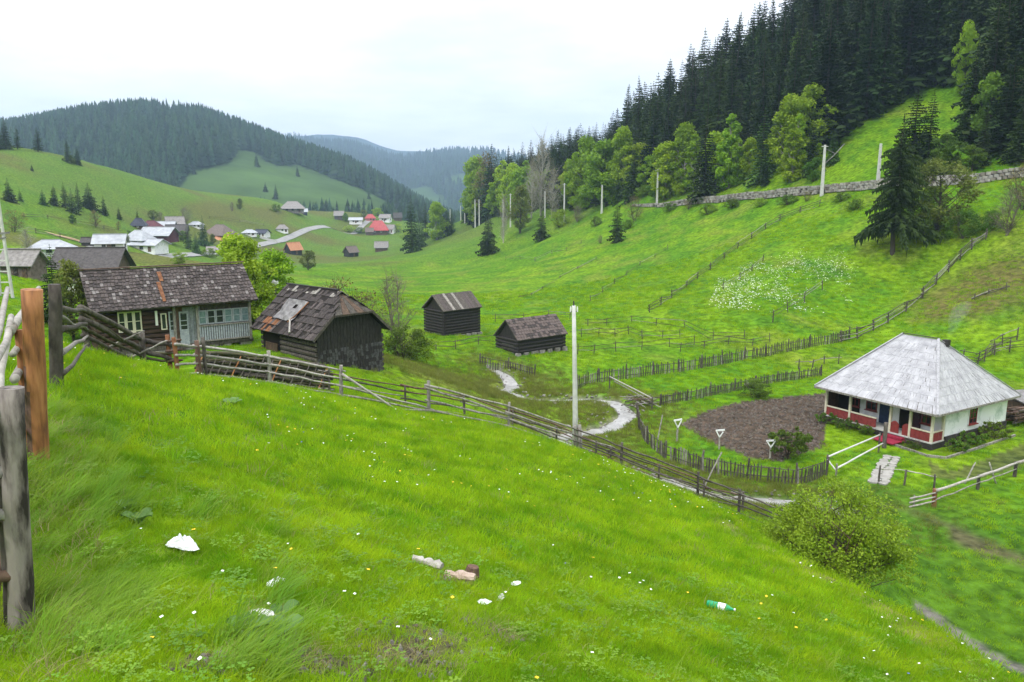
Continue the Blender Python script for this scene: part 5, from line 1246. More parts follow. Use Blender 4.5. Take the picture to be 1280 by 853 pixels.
# ------------------------------------------------------------------ log house
lL, lR = P(112, 390, 40), P(320, 375, 44.7)
ang = math.atan2(lR.y-lL.y, lR.x-lL.x); LL = (lR-lL).xy.length; EZ = (lL.z+lR.z)/2; gz = min(float(H(lL.x, lL.y)), float(H(lR.x, lR.y)))-.15; gz = EZ-2.65
w = Fr(Vector((lL.x, lL.y, gz)), ang); EH = EZ-gz; DP = 4.9; RH = EH+1.88
lh = thing('log_house', 'old brown log farmhouse with shingled roof, blue-grey glazed veranda at its right end', 'house', w.o, ang)
yw = .45; xs = 3.95     # the veranda starts here
FZ = .42
nlog = 9
for i in range(nlog):
    for (p, q_) in (((.25, yw+.1), (xs, yw+.1)), ((.35, yw), (.35, DP-yw)), ((LL-.35, yw+.3), (LL-.35, DP-yw)), ((.25, DP-yw), (LL-.25, DP-yw))):
        b = MB(); z = FZ+.12+i*(EH-FZ)/nlog; b.tube([(p[0], p[1], z), (q_[0], q_[1], z)], .135, 7); b.build('log', m_log, lh)
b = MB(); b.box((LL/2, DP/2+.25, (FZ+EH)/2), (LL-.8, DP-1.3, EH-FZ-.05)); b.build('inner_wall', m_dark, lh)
for s, xx in ((-1, .32), (1, LL-.32)):
    k = 16
    for i in range(k):
        ya = .35+(DP-.7)*i/k; yb = .35+(DP-.7)*(i+1)/k-.015; zt = lambda y: EH-.03+(RH-EH)*(1-abs(y-DP/2)/(DP/2))-.05
        b = MB(); b.add([(xx+q*.02, y, z) for q in (-1, 1) for (y, z) in ((ya, EH-.08), (yb, EH-.08), (yb, zt(yb)), (ya, zt(ya)))], [(0,1,2,3), (7,6,5,4), (0,4,5,1), (1,5,6,2), (2,6,7,3), (3,7,4,0)]); b.build('gable_board', m_greyd if s < 0 else m_black, lh)
# front features read off the photo
def fx(px, py, yv=yw): return w.ray(px, py, 'y', yv)
# triple white-framed window on the log wall
a = fx(146, 391); c = fx(178, 414)
for i in range(3):
    ww = (c.x-a.x)/3; window(lh, (a.x+ww*(i+.5), yw-.07, (a.z+c.z)/2+.02), ww*.98, a.z-c.z, 'y-', m_cream, None, 0, 1, fw=.07, sill=(i == 1))
# white strip
a = fx(194, 389, yw-.1); c = fx(197, 407, yw-.1); b = MB(); b.box((0, 0, 0), (.12, .05, a.z-c.z)); b.build('white_strip', m_porc, lh, loc=((a.x+c.x)/2, yw-.1, (a.z+c.z)/2))
# narrow yellowish framed window, twin doors
a = fx(201, 392); c = fx(208, 412); window(lh, ((a.x+c.x)/2, yw-.06, (a.z+c.z)/2), .3, a.z-c.z, 'y-', m_cream, None, 0, 0, sill=False)
# plank front right of the log part
b0 = xs; k = 22
for i in range(k):
    xa = b0+(LL-.3-b0)*i/k; b = MB(); b.box((xa+.08, yw+.02, (FZ+EH)/2), ((LL-.3-b0)/k-.012, .05, EH-FZ)); b.build('front_plank', m_brownw if i < 3 else (m_bluegrey if i < 8 else m_greyd), lh)  # veranda planks darkened to paint in the shaded gap behind the balusters
for (p0, p1) in ((210, 222), (223, 238)):
    a = fx(p0, 390, yw-.03); c = fx(p1, 437, yw-.03); zc = (a.z+FZ)/2; ww = c.x-a.x
    d = MB()
    for dx, dz, w_, h_ in ((-ww/2+.04, 0, .07, a.z-FZ), (ww/2-.04, 0, .07, a.z-FZ), (0, (a.z-FZ)/2-.04, ww-.15, .08), (0, -.1, ww-.15, .08), (0, -(a.z-FZ)/2+.05, ww-.15, .1), (0, .42, ww-.15, .04), (0, .16, ww-.15, .04)): d.box((dx, 0, dz), (w_, .06, h_))
    d.box((0, .0, -.5), (ww-.15, .03, .7)); dd = d.build('door', m_palebl, lh, loc=((a.x+c.x)/2, yw-.04, zc)); g = MB(); g.box((0, 0, .32), (ww-.12, .02, .9)); g.build('pane', m_glass, dd)
# veranda glazing with arched heads and balustrade
a = fx(247, 389, yw-.04); c = fx(312, 415, yw-.04); n = 6; ww = (LL-.32-a.x)/n; vh = .78; zc = FZ+1.42
for i in range(n):
    f = window(lh, (a.x+ww*(i+.5), yw-.05, zc), ww*.96, vh, 'y-', m_palebl, m_glass if i in (1, 2) else (MATS.get('pale glass with painted reflection') or mat('pale glass with painted reflection', (.09,.15,.16), (.20,.28,.30), rough=.15, spec=.6)), 0, 1, fw=.06, sill=False)  # lighter panes carry the glass reflection in their base colour
    q = MB(); R_ = ww*.46; kk = 8; top = vh/2-.01
    for j in range(kk):  # spandrels making the round window head
        a0 = PI*j/kk; a1 = PI*(j+1)/kk; q.add([(R_*math.cos(a0), -.035, top-R_+R_*math.sin(a0)), (R_*math.cos(a1), -.035, top-R_+R_*math.sin(a1)), (R_*math.cos(a1), -.035, top), (R_*math.cos(a0), -.035, top)], [(0,1,2,3)])
    q.build('arched_head', m_palebl, f)
b = MB(); b.box(((a.x+LL-.3)/2, yw-.09, FZ+.96), (LL-.3-a.x, .12, .07)); b.build('rail', m_grey, lh); b = MB(); b.box(((a.x+LL-.3)/2, yw-.09, FZ+.12), (LL-.3-a.x, .12, .07)); b.build('rail', m_grey, lh)
k = 22
for i in range(k):
    b = MB(); b.box((a.x+(i+.5)*(LL-.32-a.x)/k, yw-.09, FZ+.54), (.085, .04, .76)); b.build('baluster', m_palebl, lh)
for xx in (a.x-.05, LL-.3, 4.05):
    b = MB(); b.box((xx, yw-.08, (FZ+EH)/2), (.13, .13, EH-FZ)); b.build('corner_post', m_grey, lh)
b = MB(); b.box((LL/2, yw-.08, EH-.1), (LL-.3, .12, .12)); b.build('eaves_beam', m_brownw, lh)
b = MB(); b.box((LL/2+.3, yw+.1, FZ-.06), (LL-.9, .3, .2)); b.build('sill_beam', m_greyd, lh)
# right end wall planks
for i in range(14):
    ya = yw+(DP-2*yw)*i/14; b = MB(); b.box((LL-.2, ya+.13, (FZ+EH)/2), (.04, .26, EH-FZ)); b.build('side_plank', m_greyd, lh)
# foundation: stones and vertical slabs below the floor
st = random.Random(4)
for i in range(20):
    xx = .3+(LL-1.9)*i/19; b = MB(); b.box((xx, yw+.1, FZ-.62), (st.uniform(.28, .42), .3, .9), jit=.03); b.build('foundation_slab', st.choice([m_grey, m_stone, m_greyd]), lh)
b = MB(); b.box((LL-.55, yw+.25, FZ-.7), (.6, .5, 1.2), jit=.06); b.build('corner_stone', m_stone2, lh)
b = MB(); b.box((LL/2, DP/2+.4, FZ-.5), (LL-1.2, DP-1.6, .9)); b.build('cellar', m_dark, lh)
# roof
A_, B_, C_, D_ = (0, -.1, EH-.05), (LL+.1, -.1, EH+.02), (LL+.05, DP/2, RH), (-.05, DP/2, RH-.03)
b = MB(); b.slab(A_, B_, C_, D_, .07); b.slab((LL+.1, DP+.1, EH), (0, DP+.1, EH), (-.05, DP/2+.005, RH), (LL+.05, DP/2+.005, RH), .07); rf = b.build('roof', m_greyd, lh)
b = MB(); shingles(b, A_, B_, C_, D_, 12, .17, th=.025, jit=.05, mi=(0,0,0,0,0,0,0,1,1,1,1,2), rnd=st, gap=.012, lap=1.25); b.build('shingles', [m_shA, m_shB, m_shC], rf, kind='stuff')
b = MB(); shingles(b, (LL+.1, DP+.1, EH), (0, DP+.1, EH), (-.05, DP/2, RH), (LL+.05, DP/2, RH), 10, .25, th=.025, jit=.04, mi=(0,0,1), rnd=st); b.build('shingles', [m_shA, m_shB], rf, kind='stuff')
b = MB(); b.span((-.1, DP/2, RH+.06), (LL+.1, DP/2, RH+.09), .2, .06); b.build('ridge_board', m_brownw, rf)
# rusty flashing on the roof
nr = Vector((0, -(RH-EH), DP/2)).normalized()
for (p0, p1, k_) in ((197, 205, 0), (199, 206, 1)):
    f0 = (.62, .86) if k_ == 0 else (.12, .60); x_ = w.ray(201, 360, 'y', DP/2*(.75 if k_ == 0 else .35)).x
    pa = Vector(A_).lerp(Vector(D_), f0[0]); pb = Vector(A_).lerp(Vector(D_), f0[1]); pa.x = pb.x = 0
    q = MB(); q.slab(pa+Vector((x_-.10+.03*k_, 0, 0))+nr*.11, pa+Vector((x_+.09, 0, 0))+nr*.11, pb+Vector((x_+.09, 0, 0))+nr*.11, pb+Vector((x_-.12, 0, 0))+nr*.11, .03); q.build('rusty_flashing', m_rust, rf)
# ------------------------------------------------------------------ dark gable barn with a patched roof
A0, B0 = P(392, 428, 39.5), P(488, 413, 43); ang = math.atan2(B0.y-A0.y, B0.x-A0.x); GW = (B0-A0).xy.length; BL = 6.1; EZ = (A0.z+B0.z)/2
gz = EZ-2.55; w = Fr(Vector((A0.x, A0.y, gz)), ang); EH = EZ-gz; RH = EH+2.25
bn = thing('shingled_barn', 'tall dark barn with shingled gable and a metal patch on its sagging board roof', 'barn', w.o, ang)
xa, xb, ya, yb = .38, GW-.38, .3, BL-.3
b = MB(); b.box(((xa+xb)/2, (ya+yb)/2, EH/2), (xb-xa-.1, yb-ya-.1, EH)); b.build('inner_wall', m_dark, bn)
sr = random.Random(12)
b = MB(); sr2 = (0,0,0,0,1,0)
shingles(b, (xa, ya, -.3), (xb, ya, -.3), (xb, ya, EH*.78), (xa, ya, EH*.78), 11, .17, th=.02, jit=.02, mi=(0,1), rnd=sr, gap=.01); b.build('wall_shingles', [m_black, m_blackp], bn, kind='stuff')
# vertical boards in the gable
hip = .52
zt = lambda x: min(EH+(RH-EH)*(1-abs(x-GW/2)/(GW/2))-.1, EH+(RH-EH)*hip)
k = 20
for i in range(k):
    p = xa+(xb-xa)*i/k; q_ = xa+(xb-xa)*(i+1)/k-.012
    b = MB(); b.add([(x, ya+yy, z) for yy in (-.02, .02) for (x, z) in ((p, EH*.77), (q_, EH*.77), (q_, zt(q_)), (p, zt(p)))], [(0,1,2,3), (7,6,5,4), (0,4,5,1), (1,5,6,2), (2,6,7,3), (3,7,4,0)]); b.build('gable_board', m_black, bn)
for i in range(9):   # left long wall of stacked half logs, open towards the far end
    z = .15+i*.27; b = MB(); b.tube([(xa-.02, ya, z), (xa-.02, ya+ (3.4 if i > 2 else yb-ya), z)], .12, 6); b.build('log', m_greyd, bn)
    b = MB(); b.tube([(xb+.02, ya, z), (xb+.02, yb, z)], .12, 6); b.build('log', m_greyd, bn); b = MB(); b.tube([(xa, yb, z), (xb, yb, z)], .12, 6); b.build('log', m_greyd, bn)
b = MB(); b.box((xa-.1, ya+4.3, 1.1), (.06, 1.2, 1.6)); b.build('door', m_brownw, bn)
# roof: courses of long dark boards; the half hip cuts the near gable
def rp(s, f, y): # s=-1 left plane, +1 right plane ; f 0 eave..1 ridge
    return Vector((GW/2+s*(GW/2+.05)*(1-f), y, EH+(RH-EH)*f))
hy = 1.25
base = MB()
base.add([rp(-1, 0, 0), rp(-1, hip, 0), rp(-1, 1, hy), rp(-1, 1, BL+.1), rp(-1, 0, BL+.1)], [(0,4,3,2,1)])
base.add([rp(1, 0, 0), rp(1, hip, 0), rp(1, 1, hy), rp(1, 1, BL+.1), rp(1, 0, BL+.1)], [(0,1,2,3,4)])
base.add([rp(-1, hip, 0), rp(1, hip, 0), rp(1, 1, hy)], [(0,1,2)])
rf = base.build('roof', m_dark, bn); so_ = rf.modifiers.new('thickness', 'SOLIDIFY'); so_.thickness = .06; so_.offset = -1
sr = random.Random(5)
for s in (-1, 1):
    for r in range(7):
        f0 = r/7; f1 = min(1, (r+1.2)/7); y = 0.0 if f1 <= hip+.05 else max(0, hy*(f0-hip)/(1-hip))
        n_ = Vector((s*(RH-EH), 0, GW/2)).normalized()
        while y < BL+.05:
            wd = sr.uniform(.17, .27); ye = min(BL+.12, y+wd)
            if s < 0 and 2 <= r <= 4 and 3.0 < (y+ye)/2 < 4.6: y = ye; continue      # hole under the metal patch
            if s < 0 and r < 2 and 3.1 < (y+ye)/2 < 3.9 : y = ye; continue
            j = sr.uniform(-.02, .03); q = MB(); c4 = [rp(s, f0, y)+n_*.09, rp(s, f0, ye-.012)+n_*.09, rp(s, f1, ye-.012)+n_*.04, rp(s, f1, y)+n_*.04]
            if s < 0: c4 = [c4[1], c4[0], c4[3], c4[2]]
            q.slab(*[v+n_*j for v in c4], .03)
            mm = m_shB if sr.random() < .9 else m_shA
            if r >= 6 and sr.random() < .4: mm = m_grey
            if s < 0 and r < 2 and 3.9 < y < 5.2: mm = m_rust if sr.random() < .6 else m_shA
            q.build('roof_board', mm, rf); y = ye
q = MB(); n_ = Vector((0, -1, .8)).normalized()
for i in range(5):
    f = i/5; p = rp(-1, hip, 0).lerp(rp(1, hip, 0), f); p2 = rp(-1, hip, 0).lerp(rp(1, hip, 0), f+.19); a_ = Vector((GW/2, hy, RH)); q.mi = i % 2; q.slab(p+Vector((0, -.12, 0))+n_*.05, p2+Vector((0, -.12, 0))+n_*.05, a_.lerp(p2, .15)+n_*.05, a_.lerp(p, .15)+n_*.05, .03)
q.build('half_hip', [m_greyd, m_brownw], rf)
q = MB(); q.span(rp(-1, 1, hy)+Vector((0, 0, .08)), rp(-1, 1, BL+.2)+Vector((0, 0, .04)), .18, .06); q.build('ridge_board', m_black, rf)
for s in (-1, 1): q = MB(); q.span(rp(s, 0, -.06)+Vector((0, 0, .03)), rp(s, hip, -.06)+Vector((0, 0, .03)), .05, .14); q.build('barge_board', m_greyd, rf)
q = MB(); q.span(rp(-1, hip, -.1), rp(1, hip, -.1), .08, .12); q.build('barge_board', m_greyd, rf)
# crumpled metal sheet over the hole
nl = Vector((-(RH-EH), 0, GW/2)).normalized(); q = MB(); mr = random.Random(2)
pt = [[rp(-1, .26+.42*i/5, 2.75+1.9*j/6)+nl*(.16+mr.uniform(-.05, .07)) for j in range(7)] for i in range(6)]; q.add([p for r_ in pt for p in r_], [(i*7+j, i*7+j+7, i*7+j+8, i*7+j+1) for i in range(5) for j in range(6) if (i, j) != (3, 2)]); o = q.build('metal_patch', m_metal, rf); o.modifiers.new('t', 'SOLIDIFY').thickness = .01
q = MB(); q.tube([rp(-1, .66, 2.6)+nl*.2, rp(-1, .4, 2.75)+nl*.2, rp(-1, .22, 3.0)+nl*.2], .035, 6); q.build('red_pole', m_rust, rf)
q = MB(); q.tube([rp(-1, .05, 2.2)+nl*.15, rp(-1, .30, 3.05)+nl*.2], .05, 6); q.build('pale_pole', m_rail, rf)
for i in range(5): q = MB(); q.box((xb-.5-i*.55, ya-.08, -.28), (.5, .25, .35), jit=.04); q.build('footing_stone', m_stone2, bn)
# ------------------------------------------------------------------ small simple barns and huts
def barn(name, label, cat, A_, B_, dep, rise, wallh, wm, rmats, brd=.22, over=.25, rows=0, extra=None, boards=True):
    """A,B = eave corners of the front face; roof ridge parallel to the front"""
    ang = math.atan2(B_.y-A_.y, B_.x-A_.x); L = (B_-A_).xy.length; EZ = (A_.z+B_.z)/2; w = Fr(Vector((A_.x, A_.y, EZ-wallh)), ang); EH = wallh; RH = EH+rise
    t = thing(name, label, cat, w.o, ang); xa, xb, ya, yb = over, L-over, over, dep-over
    q = MB(); q.box((L/2, dep/2, EH/2-.15), (L-2*over-.06, dep-2*over-.06, EH+.25)); q.add([(xa+.03, ya+.03, EH-.05), (xa+.03, yb-.03, EH-.05), (xa+.03, dep/2, RH-.15), (xb-.03, ya+.03, EH-.05), (xb-.03, yb-.03, EH-.05), (xb-.03, dep/2, RH-.15)], [(0,2,1), (3,4,5)]); q.build('wall', wm, t)
    n = int((EH)/.24)
    for i in range(n):
        z = .02+(i+.5)*EH/n
        for (p0, p1) in (((xa-.12, ya), (xb+.12, ya)), ((xa, ya-.12), (xa, yb+.12)), ((xb, ya-.12), (xb, yb+.12))):
            q = MB(); q.tube([(p0[0], p0[1], z), (p1[0], p1[1], z)], EH/n*.5, 6); q.build('log', wm, t)
    q = MB(); q.slab((0, 0, EH), (L, 0, EH), (L, dep/2, RH), (0, dep/2, RH), .05); q.slab((L, dep, EH), (0, dep, EH), (0, dep/2+.003, RH), (L, dep/2+.003, RH), .05); rf = q.build('roof', m_greyd, t)
    sr = random.Random(len(label))
    if rows:
        q = MB(); shingles(q, (0, 0, EH), (L, 0, EH), (L, dep/2, RH), (0, dep/2, RH), rows, brd, th=.025, jit=.03, mi=(0,0,0,1), rnd=sr, lap=1.3); shingles(q, (L, dep, EH), (0, dep, EH), (0, dep/2, RH), (L, dep/2, RH), rows, brd, th=.025, jit=.03, mi=(0,0,0,1), rnd=sr); q.build('shingles', rmats, rf, kind='stuff')
    else:
        y = 0
        while y < L-.02:
            ye = min(L, y+sr.uniform(.8, 1.2)*brd); f = sr.uniform(0, .03)
            for s in (0, 1):
                e = (lambda x, g: Vector((x, dep/2*g, EH+rise*g+.05+f))) if s == 0 else (lambda x, g: Vector((x, dep-dep/2*g, EH+rise*g+.05+f)))
                q = MB(); c4 = [e(y, -.03), e(ye-.015, -.03), e(ye-.015, 1), e(y, 1)]
                if s: c4 = [c4[1], c4[0], c4[3], c4[2]]
                q.slab(*c4, .03); q.build('roof_board', sr.choice(rmats), rf)
            y = ye
    for i in range(7): q = MB(); q.box((xa+(xb-xa)*i/6, ya-.05, -.12), (U(.4, .6), .3, .35), jit=.05); q.build('footing_stone', m_stone, t)
    return t, w, L, EH, RH
t, w_, L, EH, RH = barn('black_barn', 'small black log barn with grey streaky board roof on the valley floor', 'barn', P(554, 390, 70), P(603, 384, 73), 3.3, 1.3, 2.35, m_black, [m_grey, m_greyd, m_greyd, m_shA], brd=.34)
t, w_, L, EH, RH = barn('low_barn', 'long low barn with brown shingled roof left of the tall utility pole', 'barn', P(647, 427, 64), P(710, 417, 67.4), 3.3, 1.55, 1.15, m_black, [mat('brown shingle', (.075,.055,.05), (.15,.12,.11), rough=.85, scale=9, bump=.4), m_shB], brd=.3, rows=8)
q = MB(); q.box((.24, 1.6, .3), (.08, 1.6, .8)); q.build('door', m_grey, t)
def hut(a, b, top, D, w, rz, lab, wm, rm, nm='hut', cat='hut', ratio=.75, rr=.45, windows=0, fm=None, chim=False, hroof=False, wr=.5, g=None, overh=.12, door_=True):
    """small far building: (a,b) foot pixel, top pixel of ridge, D distance, w front width"""
    g = G(a, b, 55); k_ = g.y/D; w = w*k_; dd = proj(g)[2]; h = (b-top)/FPX*dd; dep = w*ratio; rh = h*rr; eh = h-rh
    t = thing(nm, lab, cat, g, rz); q = MB(); q.box((0, 0, eh/2-.4), (w, dep, eh+.8))
    if not hroof: q.add([(-w/2, -dep/2, eh), (-w/2, dep/2, eh), (-w/2, 0, h-.1), (w/2, -dep/2, eh), (w/2, dep/2, eh), (w/2, 0, h-.1)], [(0,2,1), (3,4,5)])
    q.build('wall', wm, t); o = overh*w*.6+.15; q = MB(); th = .12
    k = 0 if not hroof else w*.28
    ez = eh-o*rh/(dep/2)*.7
    q.slab((-w/2-o, -dep/2-o, ez), (w/2+o, -dep/2-o, ez), (w/2+(o if not hroof else -k), 0, h), (-w/2-(o if not hroof else -k), 0, h), th)
    q.slab((w/2+o, dep/2+o, ez), (-w/2-o, dep/2+o, ez), (-w/2-(o if not hroof else -k), .01, h), (w/2+(o if not hroof else -k), .01, h), th)
    if hroof:
        q.slab((w/2+o, -dep/2-o, ez), (w/2+o, dep/2+o, ez), (w/2-k, .01, h+.01), (w/2-k, 0, h+.01), th); q.slab((-w/2-o, dep/2+o, ez), (-w/2-o, -dep/2-o, ez), (-w/2+k, 0, h+.01), (-w/2+k, .01, h+.01), th)
    rf = q.build('roof', rm, t)
    q = MB(); q.span((-w/2-o*(not hroof)+k, 0, h+.05), (w/2+o*(not hroof)-k, 0, h+.05), .25, .1); q.build('ridge_cap', rm, rf)
    for i in range(windows):
        window(t, (-w/2+w*(i+1)/(windows+1), -dep/2-.04, eh*.55), min(1.1, w*.14), min(1.2, eh*.4), 'y-', fm or m_cream, None, 1, 0, fw=.1, depth=.1)
    if windows > 1: window(t, (w/2+.04, 0, eh*.55), min(1.1, dep*.2), min(1.2, eh*.4), 'x+', fm or m_cream, None, 1, 0, fw=.1, depth=.1)
    if door_: door(t, (w*.02 if windows % 2 == 0 else w*.30, -dep/2-.03, eh*.36), min(1, w*.16), eh*.7, 'y-', m_brownw)
    if chim: q = MB(); q.box((w*.2, dep*.12, h+.1), (.6, .6, 1.3)); q.build('chimney', m_stone3, rf)
    return t
m_tin = mat('bright tin roof', (.26,.275,.30), (.42,.44,.47), rough=.5, scale=1, bump=.05)
m_rred = mat('red roof', (.28,.045,.05), (.42,.09,.09), rough=.7, scale=1, bump=.1)
m_rpink = mat('faded red roof', (.40,.15,.15), (.55,.26,.25), rough=.7, scale=1, bump=.1)
m_rmar = mat('maroon roof', (.07,.018,.03), (.13,.04,.05), rough=.7, scale=1, bump=.1)
m_rblu = mat('blue black roof', (.012,.015,.03), (.04,.045,.07), rough=.6, scale=1, bump=.1)
m_rbrn = mat('brown shingle roof', (.09,.07,.06), (.20,.16,.145), rough=.85, scale=3, bump=.3)
m_rgry = mat('grey shingle roof', (.14,.13,.125), (.30,.28,.27), rough=.85, scale=3, bump=.3)
m_rdrk = mat('dark grey shingle roof', (.045,.040,.040), (.10,.09,.088), rough=.85, scale=3, bump=.3)
m_rora = mat('orange tile roof', (.34,.14,.07), (.48,.24,.13), rough=.8, scale=2, bump=.2)
m_sand = mat('cut sandy ground', (.34,.24,.12), (.44,.33,.19), rough=.95, scale=.6, coord='World', bump=.3)
m_wood = mat('brown boarded wall', (.06,.04,.03), (.14,.10,.075), rough=.85, scale=2, bump=.3)
hut(117,346,311,105,7.0,.12,'dark-roofed wooden house just behind the left end of the log house',m_wood,m_rdrk,'wooden_house','house',.75,.62,3,m_porc,ratio and False) if False else None
hs = [
 # a, foot, top, D, w, rz, label, wall, roof, windows, hip, roof ratio, chimney, name
 (117,347,310,100,7.0,.10,'dark-roofed wooden house with white windows just behind the log house',m_wood,m_rdrk,4,False,.58,False,'wooden_house'),
 (31,347,312,125,5.0,-.1,'small brownish house with pale grey roof at the far left',m_rbrn,m_rgry,1,False,.45,False,'small_house'),
 (65,318,300,150,6.8,.35,'low house with bright tin roof left of the dark-roofed wooden house',m_white,m_tin,1,True,.5,False,'tin_roofed_house'),
 (139,312,293,172,5.6,.25,'white gabled two-window house left in the near village',m_white,m_tin,2,False,.5,False,'white_house'),
 (112,308,297,190,2.8,.1,'tiny dark shed left of the white gabled house',m_rdrk,m_rdrk,0,False,.45,False,'shed'),
 (175,309,288,215,6.4,-.35,'white house with big tin roof, lowest left of the near village group',m_white,m_tin,2,True,.5,False,'tin_roofed_house'),
 (186,314,299,205,7.5,-.2,'low white outbuilding with tin roof in front of the big tin-roofed house',m_white,m_tin,1,False,.4,False,'outbuilding'),
 (200,300,284,232,8.2,-.1,'long barn with bright tin roof and dark red wall in the near village',m_rmar,m_tin,0,False,.55,False,'long_barn'),
 (174,286,273,265,4.4,.2,'small house with blue-black roof at the top left of the near village',m_wood,m_rblu,1,True,.6,False,'small_house'),
 (190,290,276,255,6.0,-.2,'house with maroon roof in the middle of the near village',m_rmar,m_rmar,1,True,.6,False,'maroon_roofed_house'),
 (206,286,277,262,6.0,.2,'low house with grey-white roof beside the maroon roof',m_white,m_tin,1,False,.5,False,'low_house'),
 (219,286,271,262,5.0,.5,'white-gabled dark timber house at the top of the near village',m_white,m_rgry,1,False,.55,False,'gabled_house'),
 (222,296,281,245,5.6,.3,'dark timber barn under the white-gabled house',m_wood,m_rdrk,0,False,.5,False,'timber_barn'),
 (245,284,277,285,4.4,.1,'small white house between two village spruces',m_white,m_tin,1,True,.5,False,'small_white_house'),
 (276,297,281,265,8.4,-.5,'broad barn with rounded grey-brown roof right of the village spruces',m_wood,m_rbrn,0,True,.7,False,'broad_barn'),
 (284,303,294,262,6.0,-.1,'low orange-roofed shed beside the village road',m_sand,m_rora,0,False,.6,False,'orange_roofed_shed'),
 (278,318,308,228,7.2,.3,'low shed with orange and white boards below the village road',m_rora,m_rgry,0,False,.5,False,'board_shed'),
 (312,294,287,290,4.6,.2,'white cottage behind the yellow-green trees',m_white,m_tin,1,True,.5,False,'white_cottage'),
 (328,295,287,292,4.4,-.3,'white cottage with dark gable right of the yellow-green trees',m_white,m_rblu,1,False,.5,False,'dark_gabled_cottage'),
 (366,265,252,430,11.5,.25,'big lone house with pale brown roof on the pasture crest',m_stone,m_rgry,3,True,.6,False,'hilltop_house'),
 (378,268,261,440,5.0,.3,'small white-roofed annex right of the lone house on the crest',m_rblu,m_tin,0,False,.5,False,'annex'),
 (353,290,281,330,4.5,.3,'small grey house on the pasture below the lone hilltop house',m_white,m_rgry,1,True,.5,False,'grey_house'),
 (367,318,303,215,3.6,.9,'small dark hut with reddish roof leftmost of three huts on the valley floor',m_black,m_rora,0,False,.55,False,'hut'),
 (439,321,308,235,3.4,.9,'small black hut, middle one of three on the valley floor',m_black,m_rbrn,0,False,.5,False,'hut'),
 (477,314,302,270,4.0,.1,'small hut with pale roof, rightmost of three on the valley floor',m_wood,m_rgry,0,False,.55,False,'hut'),
 (424,274,264,520,5.5,.1,'dark barn at the left end of the far village',m_rdrk,m_rgry,0,False,.5,False,'dark_barn'),
 (445,279,272,500,7.5,.1,'white house left in the far village',m_white,m_tin,2,False,.4,False,'white_house'),
 (463,276,268,520,6.0,.3,'brick-coloured house behind in the far village',m_rpink,m_rred,1,True,.55,False,'brick_house'),
 (482,277,268,510,6.5,-.2,'white-walled house with dark windows in the far village',m_white,m_rgry,2,False,.45,False,'white_house'),
 (497,276,266,540,5.0,.3,'dark timber house at the right end of the far village',m_wood,m_rdrk,0,False,.55,False,'timber_house'),
 (473,292,276,455,10.5,.1,'big house with bright red roof in the middle of the far village',m_wood,m_rred,2,True,.65,False,'red_roofed_house'),
 (462,294,285,450,4.0,.2,'small brown annex left of the bright red roof',m_wood,m_rbrn,0,False,.5,False,'annex'),
 (488,291,281,450,5.0,-.3,'white gabled house right of the bright red roof',m_white,m_rgry,1,False,.5,False,'gabled_house'),
 (548,277,264,700,14,.1,'pale roof glimpsed behind the yellow-green tree at the valley end',m_white,m_tin,0,False,.5,False,'far_house'),
 (563,281,272,640,9,.2,'pale-roofed building right of the yellow-green tree at the valley end',m_white,m_tin,0,False,.5,False,'far_building'),
 (100,370,346,60,1.3,.2,'white-walled outhouse at the left end of the log house roof',m_porc,m_rdrk,0,False,.2,False,'outhouse')]
for (a, f, tp, D, ww, rz, lab, wm, rm, nw, hp_, rr, ch, nm) in hs:
    hut(a, f, tp, D, ww, rz, lab, wm, rm, nm, nm.split('_')[-1], .75, rr, nw, m_porc if wm in (m_wood,) else m_greyd, ch, hp_, door_=(ww > 3.2))
# sandy cut bank and stone walls by the village road
def strip(name, lab, L, w_, m, dz, cat=None): 
    o = ribbon(name, [G(a, b)[:2] for a, b in L], w_, m, dz=dz, step=1.5, kind='structure'); return o
strip('dirt_track', '', [(60,292),(90,299),(112,306),(132,313)], 2.2, m_sand, .2)
strip('sand_bank', '', [(160,305),(172,311),(190,317),(205,318)], 2.6, m_sand, .2)
t = thing('roadside_wall', 'white concrete wall beside the village road', 'wall', G(300,296)); 
L = [G(a, b) for a, b in [(325,298),(335,301),(346,304)]]
for i in range(2): q = MB(); q.span(L[i]-t.location+Vector((0,0,.4)), L[i+1]-t.location+Vector((0,0,.4)), .4, 1.4); q.build('wall_panel', m_conc, t)
# ------------------------------------------------------------------ stone slab path to the porch
pth = [G(a, b) for a, b in [(1098,604),(1103,592),(1110,580),(1116,570)]]
rs = resample(pth, .42); sr = random.Random(3)
pg = thing('stone_path', 'pale stone slab path leading to the crimson rug and the porch', 'path', HV(*rs[0]))
for i, (x, y) in enumerate(rs[:-1]):
    a = math.atan2(rs[i+1][1]-y, rs[i+1][0]-x)
    for s in (-.24, .24):
        q = MB(); g = HV(x-math.sin(a)*s+sr.uniform(-.05,.05), y+math.cos(a)*s+sr.uniform(-.05,.05))-pg.location; k = 7; rr_ = sr.uniform(.20, .29); a0 = sr.uniform(0, 6)
        ring = [(math.cos(a0+2*PI*j/k)*rr_*sr.uniform(.85, 1.15), math.sin(a0+2*PI*j/k)*rr_*sr.uniform(.85, 1.15)) for j in range(k)]
        q.add([(p[0], p[1], .0) for p in ring]+[(p[0], p[1], .07) for p in ring], [tuple(range(k, 2*k))]+[(j, (j+1) % k, k+(j+1) % k, k+j) for j in range(k)]); q.build('slab', m_path, pg, loc=g)
